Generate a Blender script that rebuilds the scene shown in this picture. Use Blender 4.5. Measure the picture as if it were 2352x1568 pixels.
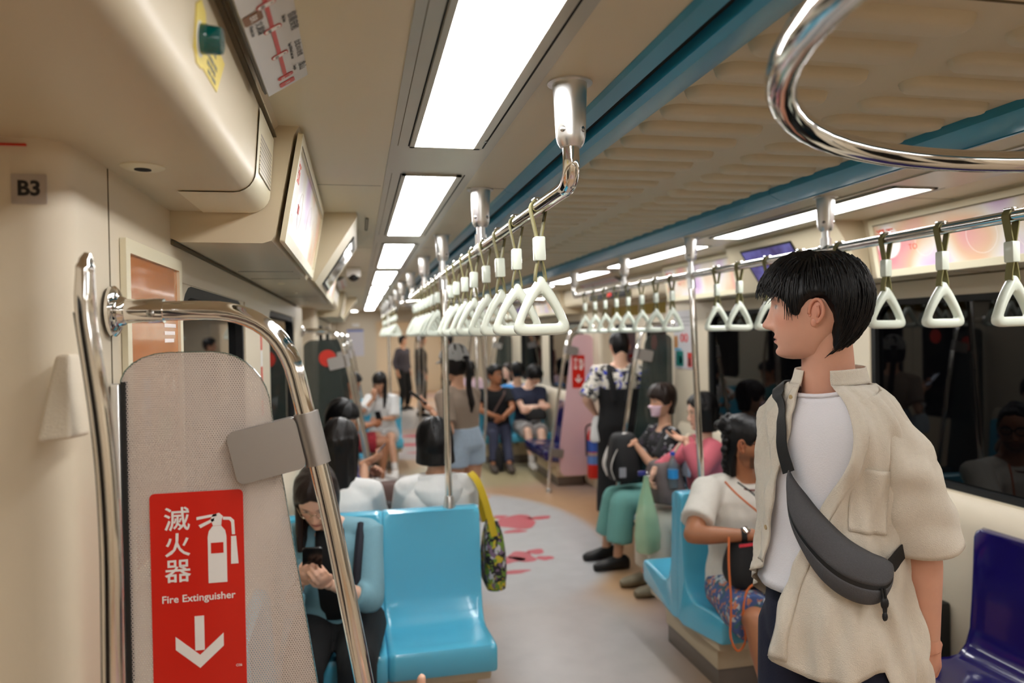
import bpy, bmesh, math, random
import numpy as np
from mathutils import Vector, Matrix

random.seed(7)
RNG = np.random.default_rng(11)
SC = bpy.context.scene
COL = SC.collection
for o in list(bpy.data.objects):
    bpy.data.objects.remove(o)

# ------------------------------------------------------------------ camera
FPX = 1700.0
YAW = math.atan(356 / 1700.0)
PITCH = -math.atan(17.4 / 1700.0)
ROLL = 0.018
CAMZ = 1.70


def cam_basis():
    F = np.array([math.sin(YAW) * math.cos(PITCH), math.cos(YAW) * math.cos(PITCH), math.sin(PITCH)])
    R = np.array([math.cos(YAW), -math.sin(YAW), 0.0])
    U = np.cross(R, F)
    return F, R * math.cos(ROLL) - U * math.sin(ROLL), U * math.cos(ROLL) + R * math.sin(ROLL)


CF, CR, CU = cam_basis()
cam_data = bpy.data.cameras.new('camera')
cam = bpy.data.objects.new('camera', cam_data)
COL.objects.link(cam)
cam.matrix_world = Matrix(((CR[0], CU[0], -CF[0], 0), (CR[1], CU[1], -CF[1], 0), (CR[2], CU[2], -CF[2], CAMZ), (0, 0, 0, 1)))
cam_data.sensor_width = 36.0
cam_data.sensor_fit = 'HORIZONTAL'
cam_data.lens = 36.0 * FPX / 2352.0
cam_data.clip_start = 0.02
cam_data.dof.use_dof = True
cam_data.dof.focus_distance = 1.62
cam_data.dof.aperture_fstop = 2.6
SC.camera = cam

# ------------------------------------------------------------------ world, exposure
world = bpy.data.worlds.new('tunnel')
SC.world = world
world.use_nodes = True
world.node_tree.nodes['Background'].inputs[0].default_value = (0.012, 0.012, 0.014, 1)
world.node_tree.nodes['Background'].inputs[1].default_value = 0.2
SC.view_settings.view_transform = 'Standard'
SC.view_settings.look = 'None'
SC.view_settings.exposure = 0.0
SC.view_settings.gamma = 1.0
SC.view_settings.use_curve_mapping = False
LAMP = 19.5               # radiance of the ceiling light diffusers
LAMP_COL = (1.0, 0.99, 0.985)
SC.cycles.max_bounces = 10
SC.cycles.diffuse_bounces = 6
SC.cycles.glossy_bounces = 5
SC.cycles.transparent_max_bounces = 12
SC.cycles.use_denoising = True
SC.cycles.caustics_reflective = False
SC.cycles.caustics_refractive = False
SC.cycles.sample_clamp_indirect = 6.0


def at_y(u, v, Y):
    r = CF + (u - 1176) / FPX * CR - (v - 784) / FPX * CU
    return Vector(np.array([0, 0, CAMZ]) + r * (Y / r[1]))


def at_d(u, v, d):
    r = CF + (u - 1176) / FPX * CR - (v - 784) / FPX * CU
    return Vector(np.array([0, 0, CAMZ]) + r * d)


# ------------------------------------------------------------------ materials
MATS = {}
TS = bpy.data.scenes.new('mesh_bench')          # empty side scene for evaluating text and remeshed shapes quickly


def bench(o):
    TS.collection.objects.link(o)
    with bpy.context.temp_override(scene=TS, view_layer=TS.view_layers[0]):
        return bpy.context.evaluated_depsgraph_get()



def srgb(r, g, b):
    f = lambda c: (c / 255 / 12.92) if c / 255 <= 0.04045 else ((c / 255 + 0.055) / 1.055) ** 2.4
    return (f(r), f(g), f(b))


def mat(name, col, rough=0.5, metal=0.0, var=0.0, vscale=8.0, bump=0.0, bscale=200.0, coat=0.0, sub=0.0,
        emit=0.0, stretch=None, spec=0.5, sheen=0.0, attr=None, trans=0.0, alpha=1.0, vcol=None):
    """one principled material with procedural colour variation and relief"""
    if name in MATS:
        return MATS[name]
    m = bpy.data.materials.new(name)
    MATS[name] = m
    m.use_nodes = True
    nt = m.node_tree
    b = nt.nodes['Principled BSDF']
    L = nt.links
    b.inputs['Base Color'].default_value = (*col, 1)
    b.inputs['Roughness'].default_value = rough
    b.inputs['Metallic'].default_value = metal
    b.inputs['Specular IOR Level'].default_value = spec
    b.inputs['Coat Weight'].default_value = coat
    b.inputs['Coat Roughness'].default_value = 0.05
    b.inputs['Sheen Weight'].default_value = sheen
    b.inputs['Transmission Weight'].default_value = trans
    b.inputs['Alpha'].default_value = alpha
    if sub:
        b.inputs['Subsurface Weight'].default_value = sub
        b.inputs['Subsurface Radius'].default_value = (0.012, 0.005, 0.003)
        b.inputs['Subsurface Scale'].default_value = 1.0
    if emit:
        b.inputs['Emission Color'].default_value = (*col, 1)
        b.inputs['Emission Strength'].default_value = emit
    tc = nt.nodes.new('ShaderNodeTexCoord')
    mp = nt.nodes.new('ShaderNodeMapping')
    L.new(tc.outputs['Object'], mp.inputs['Vector'])
    if stretch:
        mp.inputs['Scale'].default_value = stretch
    src = None
    if attr:
        a = nt.nodes.new('ShaderNodeAttribute')
        a.attribute_name = attr
        src = a.outputs['Color']
    if var or attr:
        n = nt.nodes.new('ShaderNodeTexNoise')
        n.inputs['Scale'].default_value = vscale
        n.inputs['Detail'].default_value = 4
        L.new(mp.outputs['Vector'], n.inputs['Vector'])
        mr = nt.nodes.new('ShaderNodeMapRange')
        mr.inputs[3].default_value = 1 - var
        mr.inputs[4].default_value = 1 + var
        L.new(n.outputs['Fac'], mr.inputs[0])
        mx = nt.nodes.new('ShaderNodeMix')
        mx.data_type = 'RGBA'
        mx.blend_type = 'MULTIPLY'
        mx.inputs[0].default_value = 1
        mx.inputs[6].default_value = (*col, 1)
        if src:
            L.new(src, mx.inputs[6])
        L.new(mr.outputs[0], mx.inputs[7])
        L.new(mx.outputs[2], b.inputs['Base Color'])
    if bump:
        n2 = nt.nodes.new('ShaderNodeTexNoise')
        n2.inputs['Scale'].default_value = bscale
        n2.inputs['Detail'].default_value = 3
        L.new(mp.outputs['Vector'], n2.inputs['Vector'])
        bp = nt.nodes.new('ShaderNodeBump')
        bp.inputs['Strength'].default_value = bump
        bp.inputs['Distance'].default_value = 0.004
        L.new(n2.outputs['Fac'], bp.inputs['Height'])
        L.new(bp.outputs[0], b.inputs['Normal'])
    return m


def pattern_mat(name, base, cols, scale=18, rough=0.8, thr=0.52, stretch=None, bump=0.2):
    """fabric print: patches of several colours chosen by voronoi cells and noise"""
    if name in MATS:
        return MATS[name]
    m = mat(name, base, rough, bump=bump, bscale=300)
    nt = m.node_tree
    L = nt.links
    b = nt.nodes['Principled BSDF']
    tc = nt.nodes.new('ShaderNodeTexCoord')
    mp = nt.nodes.new('ShaderNodeMapping')
    L.new(tc.outputs['Object'], mp.inputs[0])
    if stretch:
        mp.inputs['Scale'].default_value = stretch
    prev = None
    for i, c in enumerate(cols):
        n = nt.nodes.new('ShaderNodeTexNoise')
        n.inputs['Scale'].default_value = scale * (1 + 0.37 * i)
        n.inputs['Detail'].default_value = 2.5
        mp2 = nt.nodes.new('ShaderNodeMapping')
        mp2.inputs['Location'].default_value = (3.1 * i + 1, 7.7 * i, 1.3 * i)
        L.new(mp.outputs[0], mp2.inputs[0])
        L.new(mp2.outputs[0], n.inputs['Vector'])
        r = nt.nodes.new('ShaderNodeMapRange')
        r.inputs[1].default_value = thr
        r.inputs[2].default_value = thr + 0.025
        L.new(n.outputs['Fac'], r.inputs[0])
        mx = nt.nodes.new('ShaderNodeMix')
        mx.data_type = 'RGBA'
        L.new(r.outputs[0], mx.inputs[0])
        mx.inputs[6].default_value = (*base, 1)
        if prev:
            L.new(prev, mx.inputs[6])
        mx.inputs[7].default_value = (*c, 1)
        prev = mx.outputs[2]
    L.new(prev, b.inputs['Base Color'])
    return m


CREAM = srgb(212, 200, 177)
M_wall = mat('cream_wall_panel', CREAM, 0.42, var=0.03, vscale=1.2, bump=0.05, bscale=160)
M_textured = mat('cream_moulded_plastic', srgb(220, 208, 186), 0.5, var=0.03, vscale=2, bump=0.35, bscale=260)
M_ceil = mat('cream_ceiling_panel', srgb(210, 199, 171), 0.4, var=0.03, vscale=1.0)
M_header = mat('cream_header_moulding', srgb(204, 191, 163), 0.4, var=0.03, vscale=1.0)
M_acpanel = mat('cream_air_panel', srgb(206, 196, 170), 0.6, var=0.03, vscale=1.0)
M_silver = mat('silver_grey_light_frame', srgb(176, 172, 158), 0.3, metal=0.35, var=0.03)
M_blue = mat('blue_painted_channel', srgb(44, 138, 172), 0.28, var=0.04, vscale=2)
M_black = mat('black_rubber', srgb(12, 12, 12), 0.6)
M_gap = mat('dark_gap', srgb(8, 8, 8), 0.9)
M_seam = mat('panel_seam', srgb(96, 84, 60), 0.8)
M_chrome = mat('polished_steel', (0.80, 0.78, 0.75), 0.07, metal=1.0)
M_alu = mat('brushed_aluminium', (0.72, 0.72, 0.71), 0.30, metal=1.0, var=0.04, vscale=60, stretch=(1, 1, 0.05))
M_satin = mat('satin_steel_bracket', (0.42, 0.40, 0.38), 0.42, metal=1.0, bump=0.12, bscale=900)
M_screw = mat('dark_screw_steel', (0.35, 0.34, 0.32), 0.25, metal=1.0)
M_seat = mat('sky_blue_plastic', srgb(88, 184, 216), 0.2, var=0.02, vscale=3, coat=0.3)
M_navy = mat('navy_plastic', srgb(22, 14, 84), 0.16, var=0.02, coat=0.5)
M_base = mat('beige_seat_base', srgb(196, 180, 150), 0.5, var=0.03)
M_plinth = mat('grey_brown_plinth', srgb(112, 102, 92), 0.5, var=0.04)
M_handle = mat('pale_green_white_plastic', srgb(222, 230, 216), 0.22, var=0.01, coat=0.3)
M_strap = mat('olive_strap', srgb(122, 116, 70), 0.6, bump=0.2, bscale=500)
M_glass = mat('tinted_window_glass', srgb(4, 4, 5), 0.02, spec=0.32, var=0.0)
M_red = mat('red_sign_vinyl', srgb(204, 30, 14), 0.35, var=0.02)
M_white = mat('white_print', srgb(232, 230, 226), 0.45, var=0.01)
M_ink = mat('black_print', srgb(26, 26, 28), 0.5)
M_greyplate = mat('grey_plate', srgb(176, 166, 156), 0.35, metal=0.1)
M_frame_cream = mat('cream_poster_frame', srgb(226, 218, 190), 0.4)
M_yellow = mat('yellow_label', srgb(226, 204, 90), 0.5)
M_teal = mat('teal_button_plastic', srgb(0, 84, 82), 0.12, coat=0.5)
M_lamp = mat('lamp_diffuser', LAMP_COL, 0.6, emit=LAMP)


# ------------------------------------------------------------------ mesh tools
class MB:
    def __init__(self):
        self.v = []
        self.f = []

    def add(self, v, f):
        o = len(self.v)
        self.v += [tuple(map(float, p)) for p in v]
        self.f += [tuple(i + o for i in q) for q in f]
        return self

    def box(self, lo, hi):
        x0, y0, z0 = lo
        x1, y1, z1 = hi
        return self.add([(x0, y0, z0), (x1, y0, z0), (x1, y1, z0), (x0, y1, z0), (x0, y0, z1), (x1, y0, z1), (x1, y1, z1), (x0, y1, z1)],
                        [(3, 2, 1, 0), (4, 5, 6, 7), (0, 1, 5, 4), (1, 2, 6, 5), (2, 3, 7, 6), (3, 0, 4, 7)])

    def rbox(self, lo, hi, bev=0.01, seg=2):
        bm = bmesh.new()
        lo, hi = Vector(lo), Vector(hi)
        c, s = (lo + hi) / 2, hi - lo
        bmesh.ops.create_cube(bm, size=1, matrix=Matrix.Translation(c) @ Matrix.Diagonal((s.x, s.y, s.z, 1)))
        bmesh.ops.bevel(bm, geom=bm.edges[:], offset=bev, segments=seg, affect='EDGES', profile=0.5)
        return self.bm(bm)

    def bm(self, bm, M=None):
        bm.verts.index_update()
        v = [(M @ x.co if M else x.co) for x in bm.verts]
        f = [[x.index for x in p.verts] for p in bm.faces]
        bm.free()
        return self.add(v, f)

    def tube(self, pts, r, n=12, closed=False, sx=1.0, up=None, caps=True):
        """sweep a circle (sx: width factor across the frame's first axis) along pts; r a number or a list"""
        P = [Vector(p) for p in pts]
        m = len(P)
        rr = r if isinstance(r, (list, tuple, np.ndarray)) else [r] * m
        T = []
        for i in range(m):
            a = P[(i - 1) % m] if (closed or i > 0) else P[i]
            b = P[(i + 1) % m] if (closed or i < m - 1) else P[i]
            t = (b - a)
            T.append(t.normalized() if t.length > 1e-9 else Vector((0, 0, 1)))
        u = Vector(up) if up else (Vector((0, 0, 1)) if abs(T[0].z) < 0.9 else Vector((1, 0, 0)))
        V = []
        for i in range(m):
            u = (u - T[i] * u.dot(T[i]))
            u = u.normalized() if u.length > 1e-6 else T[i].orthogonal().normalized()
            w = T[i].cross(u)
            for k in range(n):
                a = 2 * math.pi * k / n
                V.append(P[i] + (w * (math.cos(a) * sx) + u * math.sin(a)) * rr[i])
        F = []
        for i in range(m if closed else m - 1):
            j = (i + 1) % m
            for k in range(n):
                l = (k + 1) % n
                F.append((i * n + k, i * n + l, j * n + l, j * n + k))
        if not closed and caps:
            F.append(tuple(range(n - 1, -1, -1)))
            F.append(tuple((m - 1) * n + k for k in range(n)))
        return self.add(V, F)

    def lathe(self, prof, org=(0, 0, 0), axis=(0, 0, 1), n=20):
        """prof: list of (radius, height) along axis"""
        ax = Vector(axis).normalized()
        u = ax.orthogonal().normalized()
        w = ax.cross(u)
        o = Vector(org)
        V, F = [], []
        for (r, h) in prof:
            for k in range(n):
                a = 2 * math.pi * k / n
                V.append(o + ax * h + (u * math.cos(a) + w * math.sin(a)) * max(r, 1e-5))
        for i in range(len(prof) - 1):
            for k in range(n):
                l = (k + 1) % n
                F.append((i * n + k, i * n + l, (i + 1) * n + l, (i + 1) * n + k))
        F.append(tuple(range(n - 1, -1, -1)))
        F.append(tuple((len(prof) - 1) * n + k for k in range(n)))
        return self.add(V, F)

    def loft(self, rings, cap=True, closed_ring=True):
        n = len(rings[0])
        V = [p for r in rings for p in r]
        F = []
        for i in range(len(rings) - 1):
            for k in range(n if closed_ring else n - 1):
                l = (k + 1) % n
                F.append((i * n + k, i * n + l, (i + 1) * n + l, (i + 1) * n + k))
        if cap and closed_ring:
            F.append(tuple(range(n - 1, -1, -1)))
            F.append(tuple((len(rings) - 1) * n + k for k in range(n)))
        return self.add(V, F)

    def prism(self, pts, org, ux, uy, depth):
        """outline pts (2-D) in the plane org + x*ux + y*uy, extruded by the vector depth"""
        o, a, b, d = Vector(org), Vector(ux), Vector(uy), Vector(depth)
        n = len(pts)
        V = [o + a * x + b * y for x, y in pts] + [o + a * x + b * y + d for x, y in pts]
        F = [tuple(range(n - 1, -1, -1)), tuple(range(n, 2 * n))]
        F += [(i, (i + 1) % n, n + (i + 1) % n, n + i) for i in range(n)]
        return self.add(V, F)

    def ball(self, c, r, nu=14, nv=9, R=None):
        r = (r, r, r) if isinstance(r, (int, float)) else r
        V, F = [], []
        for i in range(nv + 1):
            t = math.pi * i / nv
            for k in range(nu):
                a = 2 * math.pi * k / nu
                p = Vector((r[0] * math.sin(t) * math.cos(a), r[1] * math.sin(t) * math.sin(a), r[2] * math.cos(t)))
                if R is not None:
                    p = R @ p
                V.append(p + Vector(c))
        for i in range(nv):
            for k in range(nu):
                l = (k + 1) % nu
                F.append((i * nu + k, (i + 1) * nu + k, (i + 1) * nu + l, i * nu + l))
        return self.add(V, F)


def wloc(p):
    l = Vector((0, 0, 0))
    while p is not None:
        l += Vector(p.location)
        p = p.parent
    return l


def obj(name, mb, m, parent=None, smooth=40, mesh=None):
    """link one mesh object; builder coordinates are world coordinates (local when the parent sits at the origin)"""
    if mesh is None:
        me = bpy.data.meshes.new(name)
        off = wloc(parent)
        V = mb.v if off.length == 0 else [(x - off.x, y - off.y, z - off.z) for x, y, z in mb.v]
        me.from_pydata(V, [], mb.f)
        me.validate()
        bm = bmesh.new()
        bm.from_mesh(me)
        bmesh.ops.remove_doubles(bm, verts=bm.verts, dist=1e-6)
        bmesh.ops.recalc_face_normals(bm, faces=bm.faces)
        bm.to_mesh(me)
        bm.free()
        if smooth:
            me.polygons.foreach_set('use_smooth', [True] * len(me.polygons))
            me.set_sharp_from_angle(angle=math.radians(smooth))
        me.materials.append(m)
    else:
        me = mesh
        if m is not None:
            me.materials.clear()
            me.materials.append(m)
    o = bpy.data.objects.new(name, me)
    COL.objects.link(o)
    if parent is not None:
        o.parent = parent
    return o


def tag(o, label=None, cat=None, group=None, kind=None):
    if label:
        o['label'] = label
    if cat:
        o['category'] = cat
    if group:
        o['group'] = group
    if kind:
        o['kind'] = kind
    return o


def thing(name, label, cat, loc=(0, 0, 0), group=None, kind=None):
    o = bpy.data.objects.new(name, None)
    o.empty_display_size = 0.05
    COL.objects.link(o)
    o.location = loc
    return tag(o, label, cat, group, kind)


def dup(root, loc=None, label=None, rz=None, group=None):
    def cp(o, parent):
        c = o.copy()
        COL.objects.link(c)
        c.parent = parent
        for ch in list(o.children):
            cp(ch, c)
        return c
    r = cp(root, root.parent)
    if loc is not None:
        r.location = loc
    if rz is not None:
        r.rotation_euler = (0, 0, rz)
    if label:
        r['label'] = label
    if group:
        r['group'] = group
    return r


def text(name, body, size, m, org, ux, uy, parent=None, bold=0.0, align='CENTER', lift=0.0015, squeeze=1.0, thick=0.0004):
    """flat lettering as a mesh lying in the plane (ux, uy)"""
    cu = bpy.data.curves.new('tmp', 'FONT')
    cu.body = body
    cu.size = size
    cu.align_x = align
    cu.align_y = 'CENTER'
    cu.offset = bold
    cu.extrude = thick
    cu.resolution_u = 3
    t = bpy.data.objects.new('tmp', cu)
    dg = bench(t)
    me = bpy.data.meshes.new_from_object(t.evaluated_get(dg))
    bpy.data.objects.remove(t)
    bpy.data.curves.remove(cu)
    a, b = Vector(ux).normalized(), Vector(uy).normalized()
    n = a.cross(b)
    a = a * squeeze
    org = Vector(org) + n * lift - wloc(parent)
    M = Matrix(((a.x, b.x, n.x, org.x), (a.y, b.y, n.y, org.y), (a.z, b.z, n.z, org.z), (0, 0, 0, 1)))
    me.transform(M)
    me.name = name
    return obj(name, None, m, parent, mesh=me)


def rrect(w, h, r, n=5):
    """rounded rectangle outline centred on 0"""
    P = []
    for (cx, cy, a0) in ((w / 2 - r, h / 2 - r, 0), (-w / 2 + r, h / 2 - r, 90), (-w / 2 + r, -h / 2 + r, 180), (w / 2 - r, -h / 2 + r, 270)):
        for k in range(n + 1):
            a = math.radians(a0 + 90 * k / n)
            P.append((cx + r * math.cos(a), cy + r * math.sin(a)))
    return P


def arc_pts(c, a0, a1, r, ux, uy, n=8):
    c, ux, uy = Vector(c), Vector(ux), Vector(uy)
    return [c + ux * (r * math.cos(a0 + (a1 - a0) * k / n)) + uy * (r * math.sin(a0 + (a1 - a0) * k / n)) for k in range(n + 1)]


def fillet(pts, r, n=8):
    """polyline with rounded corners"""
    P = [Vector(p) for p in pts]
    out = [P[0]]
    for i in range(1, len(P) - 1):
        a, b, c = P[i - 1], P[i], P[i + 1]
        d1, d2 = (a - b), (c - b)
        rr = min(r, d1.length * 0.49, d2.length * 0.49)
        p, q = b + d1.normalized() * rr, b + d2.normalized() * rr
        for k in range(n + 1):
            t = k / n
            out.append((1 - t) ** 2 * p + 2 * t * (1 - t) * b + t * t * q)
    out.append(P[-1])
    return out


XL, XR, XC, ZC = -0.40, 2.52, 1.06, 2.184     # wall planes, car centre line, ceiling height
Y0, YE = -3.2, 14.4                            # modelled stretch of the car
mx = lambda x: 2 * XC - x                      # mirror across the car's centre
# ================================================================== the car body
def struct(name, mb, m, label, cat, smooth=40):
    return tag(obj(name, mb, m, None, smooth), label, cat, kind='structure')


def ring_mb(outer, inner, org, ux, uy, depth):
    """flat ring between two outlines of equal count, extruded"""
    o, a, b, d = Vector(org), Vector(ux), Vector(uy), Vector(depth)
    n = len(outer)
    P = lambda pts, k: [o + a * x + b * y + d * k for x, y in pts]
    V = P(outer, 0) + P(inner, 0) + P(outer, 1) + P(inner, 1)
    F = []
    for i in range(n):
        j = (i + 1) % n
        F += [(i, j, n + j, n + i), (2 * n + i, 3 * n + i, 3 * n + j, 2 * n + j), (i, 2 * n + i, 2 * n + j, j), (n + i, n + j, 3 * n + j, 3 * n + i)]
    return MB().add(V, F)


# floor with its printed floor covering
def floor_mat():
    m = mat('printed_floor_vinyl', srgb(159, 137, 120), 0.34, bump=0.04, bscale=120)
    nt = m.node_tree
    L = nt.links
    b = nt.nodes['Principled BSDF']
    geo = nt.nodes.new('ShaderNodeNewGeometry')
    sep = nt.nodes.new('ShaderNodeSeparateXYZ')
    L.new(geo.outputs['Position'], sep.inputs[0])
    nz = nt.nodes.new('ShaderNodeTexNoise')
    nz.inputs['Scale'].default_value = 0.55
    nz.inputs['Detail'].default_value = 1
    L.new(geo.outputs['Position'], nz.inputs['Vector'])
    ramp = nt.nodes.new('ShaderNodeValToRGB')
    e = ramp.color_ramp.elements
    e[0].position, e[0].color = 0.34, (*srgb(177, 144, 108), 1)
    e[1].position, e[1].color = 0.66, (*srgb(163, 129, 129), 1)
    for p, c in ((0.47, srgb(182, 153, 125)), (0.56, srgb(177, 159, 153))):
        k = e.new(p)
        k.color = (*c, 1)
    L.new(nz.outputs['Fac'], ramp.inputs[0])
    prev = ramp.outputs[0]

    def disc(cx, cy, rx, ry, soft, col, prev, amt=1.0):
        def ax(out, c, r):
            s = nt.nodes.new('ShaderNodeMath')
            s.operation = 'SUBTRACT'
            L.new(out, s.inputs[0])
            s.inputs[1].default_value = c
            d = nt.nodes.new('ShaderNodeMath')
            d.operation = 'DIVIDE'
            L.new(s.outputs[0], d.inputs[0])
            d.inputs[1].default_value = r
            p = nt.nodes.new('ShaderNodeMath')
            p.operation = 'MULTIPLY'
            L.new(d.outputs[0], p.inputs[0])
            L.new(d.outputs[0], p.inputs[1])
            return p.outputs[0]
        a = nt.nodes.new('ShaderNodeMath')
        a.operation = 'ADD'
        L.new(ax(sep.outputs[0], cx, rx), a.inputs[0])
        L.new(ax(sep.outputs[1], cy, ry), a.inputs[1])
        r = nt.nodes.new('ShaderNodeMapRange')
        r.interpolation_type = 'SMOOTHSTEP'
        r.inputs[1].default_value = 1 - soft
        r.inputs[2].default_value = 1 + soft
        r.inputs[3].default_value = amt
        r.inputs[4].default_value = 0
        L.new(a.outputs[0], r.inputs[0])
        x = nt.nodes.new('ShaderNodeMix')
        x.data_type = 'RGBA'
        L.new(r.outputs[0], x.inputs[0])
        L.new(prev, x.inputs[6])
        x.inputs[7].default_value = (*col, 1)
        return x.outputs[2]
    prev = disc(1.0, 6.35, 1.6, 2.2, 0.5, srgb(184, 147, 108), prev, 0.9)
    prev = disc(1.05, 6.15, 0.93, 1.65, 0.16, srgb(184, 184, 184), prev)
    prev = disc(1.1, 3.9, 0.55, 1.0, 0.7, srgb(175, 170, 168), prev, 0.9)
    prev = disc(1.75, 2.55, 0.55, 0.75, 0.06, srgb(168, 156, 165), prev, 0.45)
    prev = disc(0.35, 8.3, 0.55, 0.9, 0.15, srgb(178, 175, 178), prev, 0.9)
    prev = disc(1.55, 9.0, 1.0, 0.9, 0.5, srgb(168, 168, 129), prev, 0.6)
    prev = disc(0.8, 11.6, 0.8, 1.4, 0.12, srgb(184, 178, 178), prev, 0.8)
    prev = disc(1.06, 15.6, 1.6, 2.0, 0.05, srgb(163, 163, 163), prev, 1.0)
    n2 = nt.nodes.new('ShaderNodeTexNoise')
    n2.inputs['Scale'].default_value = 7
    n2.inputs['Detail'].default_value = 6
    L.new(geo.outputs['Position'], n2.inputs['Vector'])
    r2 = nt.nodes.new('ShaderNodeMapRange')
    r2.inputs[1].default_value = 0.3
    r2.inputs[2].default_value = 0.7
    r2.inputs[3].default_value = 0.93
    r2.inputs[4].default_value = 1.03
    L.new(n2.outputs['Fac'], r2.inputs[0])
    x = nt.nodes.new('ShaderNodeMix')
    x.data_type = 'RGBA'
    x.blend_type = 'MULTIPLY'
    x.inputs[0].default_value = 1
    L.new(prev, x.inputs[6])
    L.new(r2.outputs[0], x.inputs[7])
    L.new(x.outputs[2], b.inputs['Base Color'])
    return m


floor = struct('floor', MB().box((XL - 0.3, Y0, -0.06), (XR + 0.3, 23.0, 0.0)), floor_mat(),
               'printed vinyl floor with a pale disc and red shapes down the aisle', 'floor')
M_print = mat('red_floor_print', srgb(190, 74, 86), 0.4, var=0.04)


def blob(name, pts, z=0.0012, m=M_print):
    mb = MB()
    n = len(pts)
    cx, cy = sum(p[0] for p in pts) / n, sum(p[1] for p in pts) / n
    mb.add([(x, y, z) for x, y in pts] + [(cx, cy, z)], [(i, (i + 1) % n, n) for i in range(n)])
    return obj(name, mb, m, floor, 0)


def wob(cx, cy, rx, ry, seed, n=26, amp=0.28):
    r = random.Random(seed)
    ph = [r.uniform(0, 6.28) for _ in range(4)]
    out = []
    for i in range(n):
        a = 2 * math.pi * i / n
        k = 1 + amp * (0.5 * math.sin(2 * a + ph[0]) + 0.35 * math.sin(3 * a + ph[1]) + 0.25 * math.sin(5 * a + ph[2]))
        out.append((cx + rx * k * math.cos(a), cy + ry * k * math.sin(a)))
    return out


for i, q in enumerate([(1.38, 6.53, 0.20, 0.22), (1.62, 6.62, 0.10, 0.07), (1.25, 6.75, 0.09, 0.06), (1.30, 6.22, 0.09, 0.06), (1.02, 5.44, 0.16, 0.10),
                       (1.20, 5.50, 0.10, 0.13), (1.33, 5.60, 0.08, 0.06), (1.36, 5.42, 0.06, 0.06), (1.05, 5.16, 0.12, 0.05), (0.95, 5.68, 0.08, 0.09),
                       (0.85, 11.6, 0.35, 0.14), (1.0, 10.8, 0.3, 0.1), (0.95, 12.6, 0.25, 0.2)]):
    blob('floor_print', wob(*q, seed=i))
blob('floor_print', wob(1.27, 7.62, 0.07, 0.05, seed=77), m=mat('orange_floor_print', srgb(216, 110, 50), 0.4))

# ceiling slab, cross seams
ceil = struct('ceiling', MB().box((-0.18, Y0, ZC), (0.497, YE, ZC + 0.05)).box((1.623, Y0, ZC), (2.30, YE, ZC + 0.05)).box((0.497, Y0, ZC + 0.04), (1.623, YE, ZC + 0.06)),
              M_ceil, 'flat cream ceiling panels beside the light strips', 'ceiling')
for ys in (0.75, 2.42, 4.1, 5.75, 7.4, 9.1, 10.75, 12.4):
    for (a, b) in ((-0.135, 0.085), (0.365, 0.49), (1.63, 1.755), (2.035, 2.255)):
        obj('panel_seam', MB().box((a, ys, ZC - 0.0006), (b, ys + 0.003, ZC + 0.001)), M_seam, ceil, 0)

# central air panel with oblong pads
PER = 1.56
acp = struct('ceiling_center_panel', MB().box((0.648, Y0, ZC + 0.022), (1.472, YE, ZC + 0.04)), M_acpanel,
             'central cream ceiling panel moulded with two rows of oblong pads', 'ceiling panel')
pad_me = None
for col, (xa, xb) in enumerate(((0.683, 1.012), (1.111, 1.435))):
    for k in range(-12, 100):
        y = 1.185 + 0.1305 * k + (0.015 if col else 0)
        if y > 14.0 or y < -0.6 or any(abs(y - (0.975 + 3.34 * j)) < 0.07 for j in range(-1, 5)):
            continue
        if pad_me is None:
            rings = []
            for (s, dz) in ((1.0, 0.0), (0.92, -0.010), (0.78, -0.017), (0.5, -0.020)):
                o = rrect(0.326 - (1 - s) * 0.08, 0.074 * s, 0.0365 * s, 4)
                rings.append([(x, yy, dz) for x, yy in o])
            p = obj('oblong_pad', MB().loft(rings), M_acpanel, acp, 60)
            pad_me = p.data
        else:
            p = bpy.data.objects.new('oblong_pad', pad_me)
            COL.objects.link(p)
            p.parent = acp
        p.location = ((xa + xb) / 2, y, ZC + 0.022)
for j in range(-1, 5):
    obj('panel_seam', MB().box((0.65, 0.975 + 3.34 * j, ZC + 0.0195), (1.47, 0.979 + 3.34 * j, ZC + 0.024)), M_seam, acp, 0)

# blue slotted air channels either side of the central panel
for side, nm in ((0, 'trim_1'), (1, 'trim_2')):
    q = (lambda x: x) if side == 0 else mx
    t = thing(nm, ('blue slotted air channel above the strap rail over the vacant seat', 'blue slotted air channel above the strap rail over the standing man')[side], 'ceiling trim', kind='structure')
    for j in range(-2, 4):
        ya, yb = max(Y0, 2.425 + 3.34 * (j - 1)), min(YE, 2.422 + 3.34 * j)
        if yb <= ya:
            continue
        for nm2, prof in (('inner_strip', [(0.492, 2.182), (0.498, 2.174), (0.528, 2.168), (0.534, 2.19), (0.534, 2.21), (0.492, 2.21)]),
                          ('outer_strip', [(0.556, 2.205), (0.558, 2.164), (0.575, 2.158), (0.618, 2.166), (0.655, 2.184), (0.655, 2.21)])):
            r0 = [(q(x), ya, z) for x, z in prof]
            r1 = [(q(x), yb, z) for x, z in prof]
            obj(nm2, MB().loft([r0, r1]), M_blue, t, 25)
    a, b = sorted((q(0.53), q(0.56)))
    obj('air_slot', MB().box((a, Y0, 2.186), (b, YE, 2.212)), M_gap, t, 0)

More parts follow.
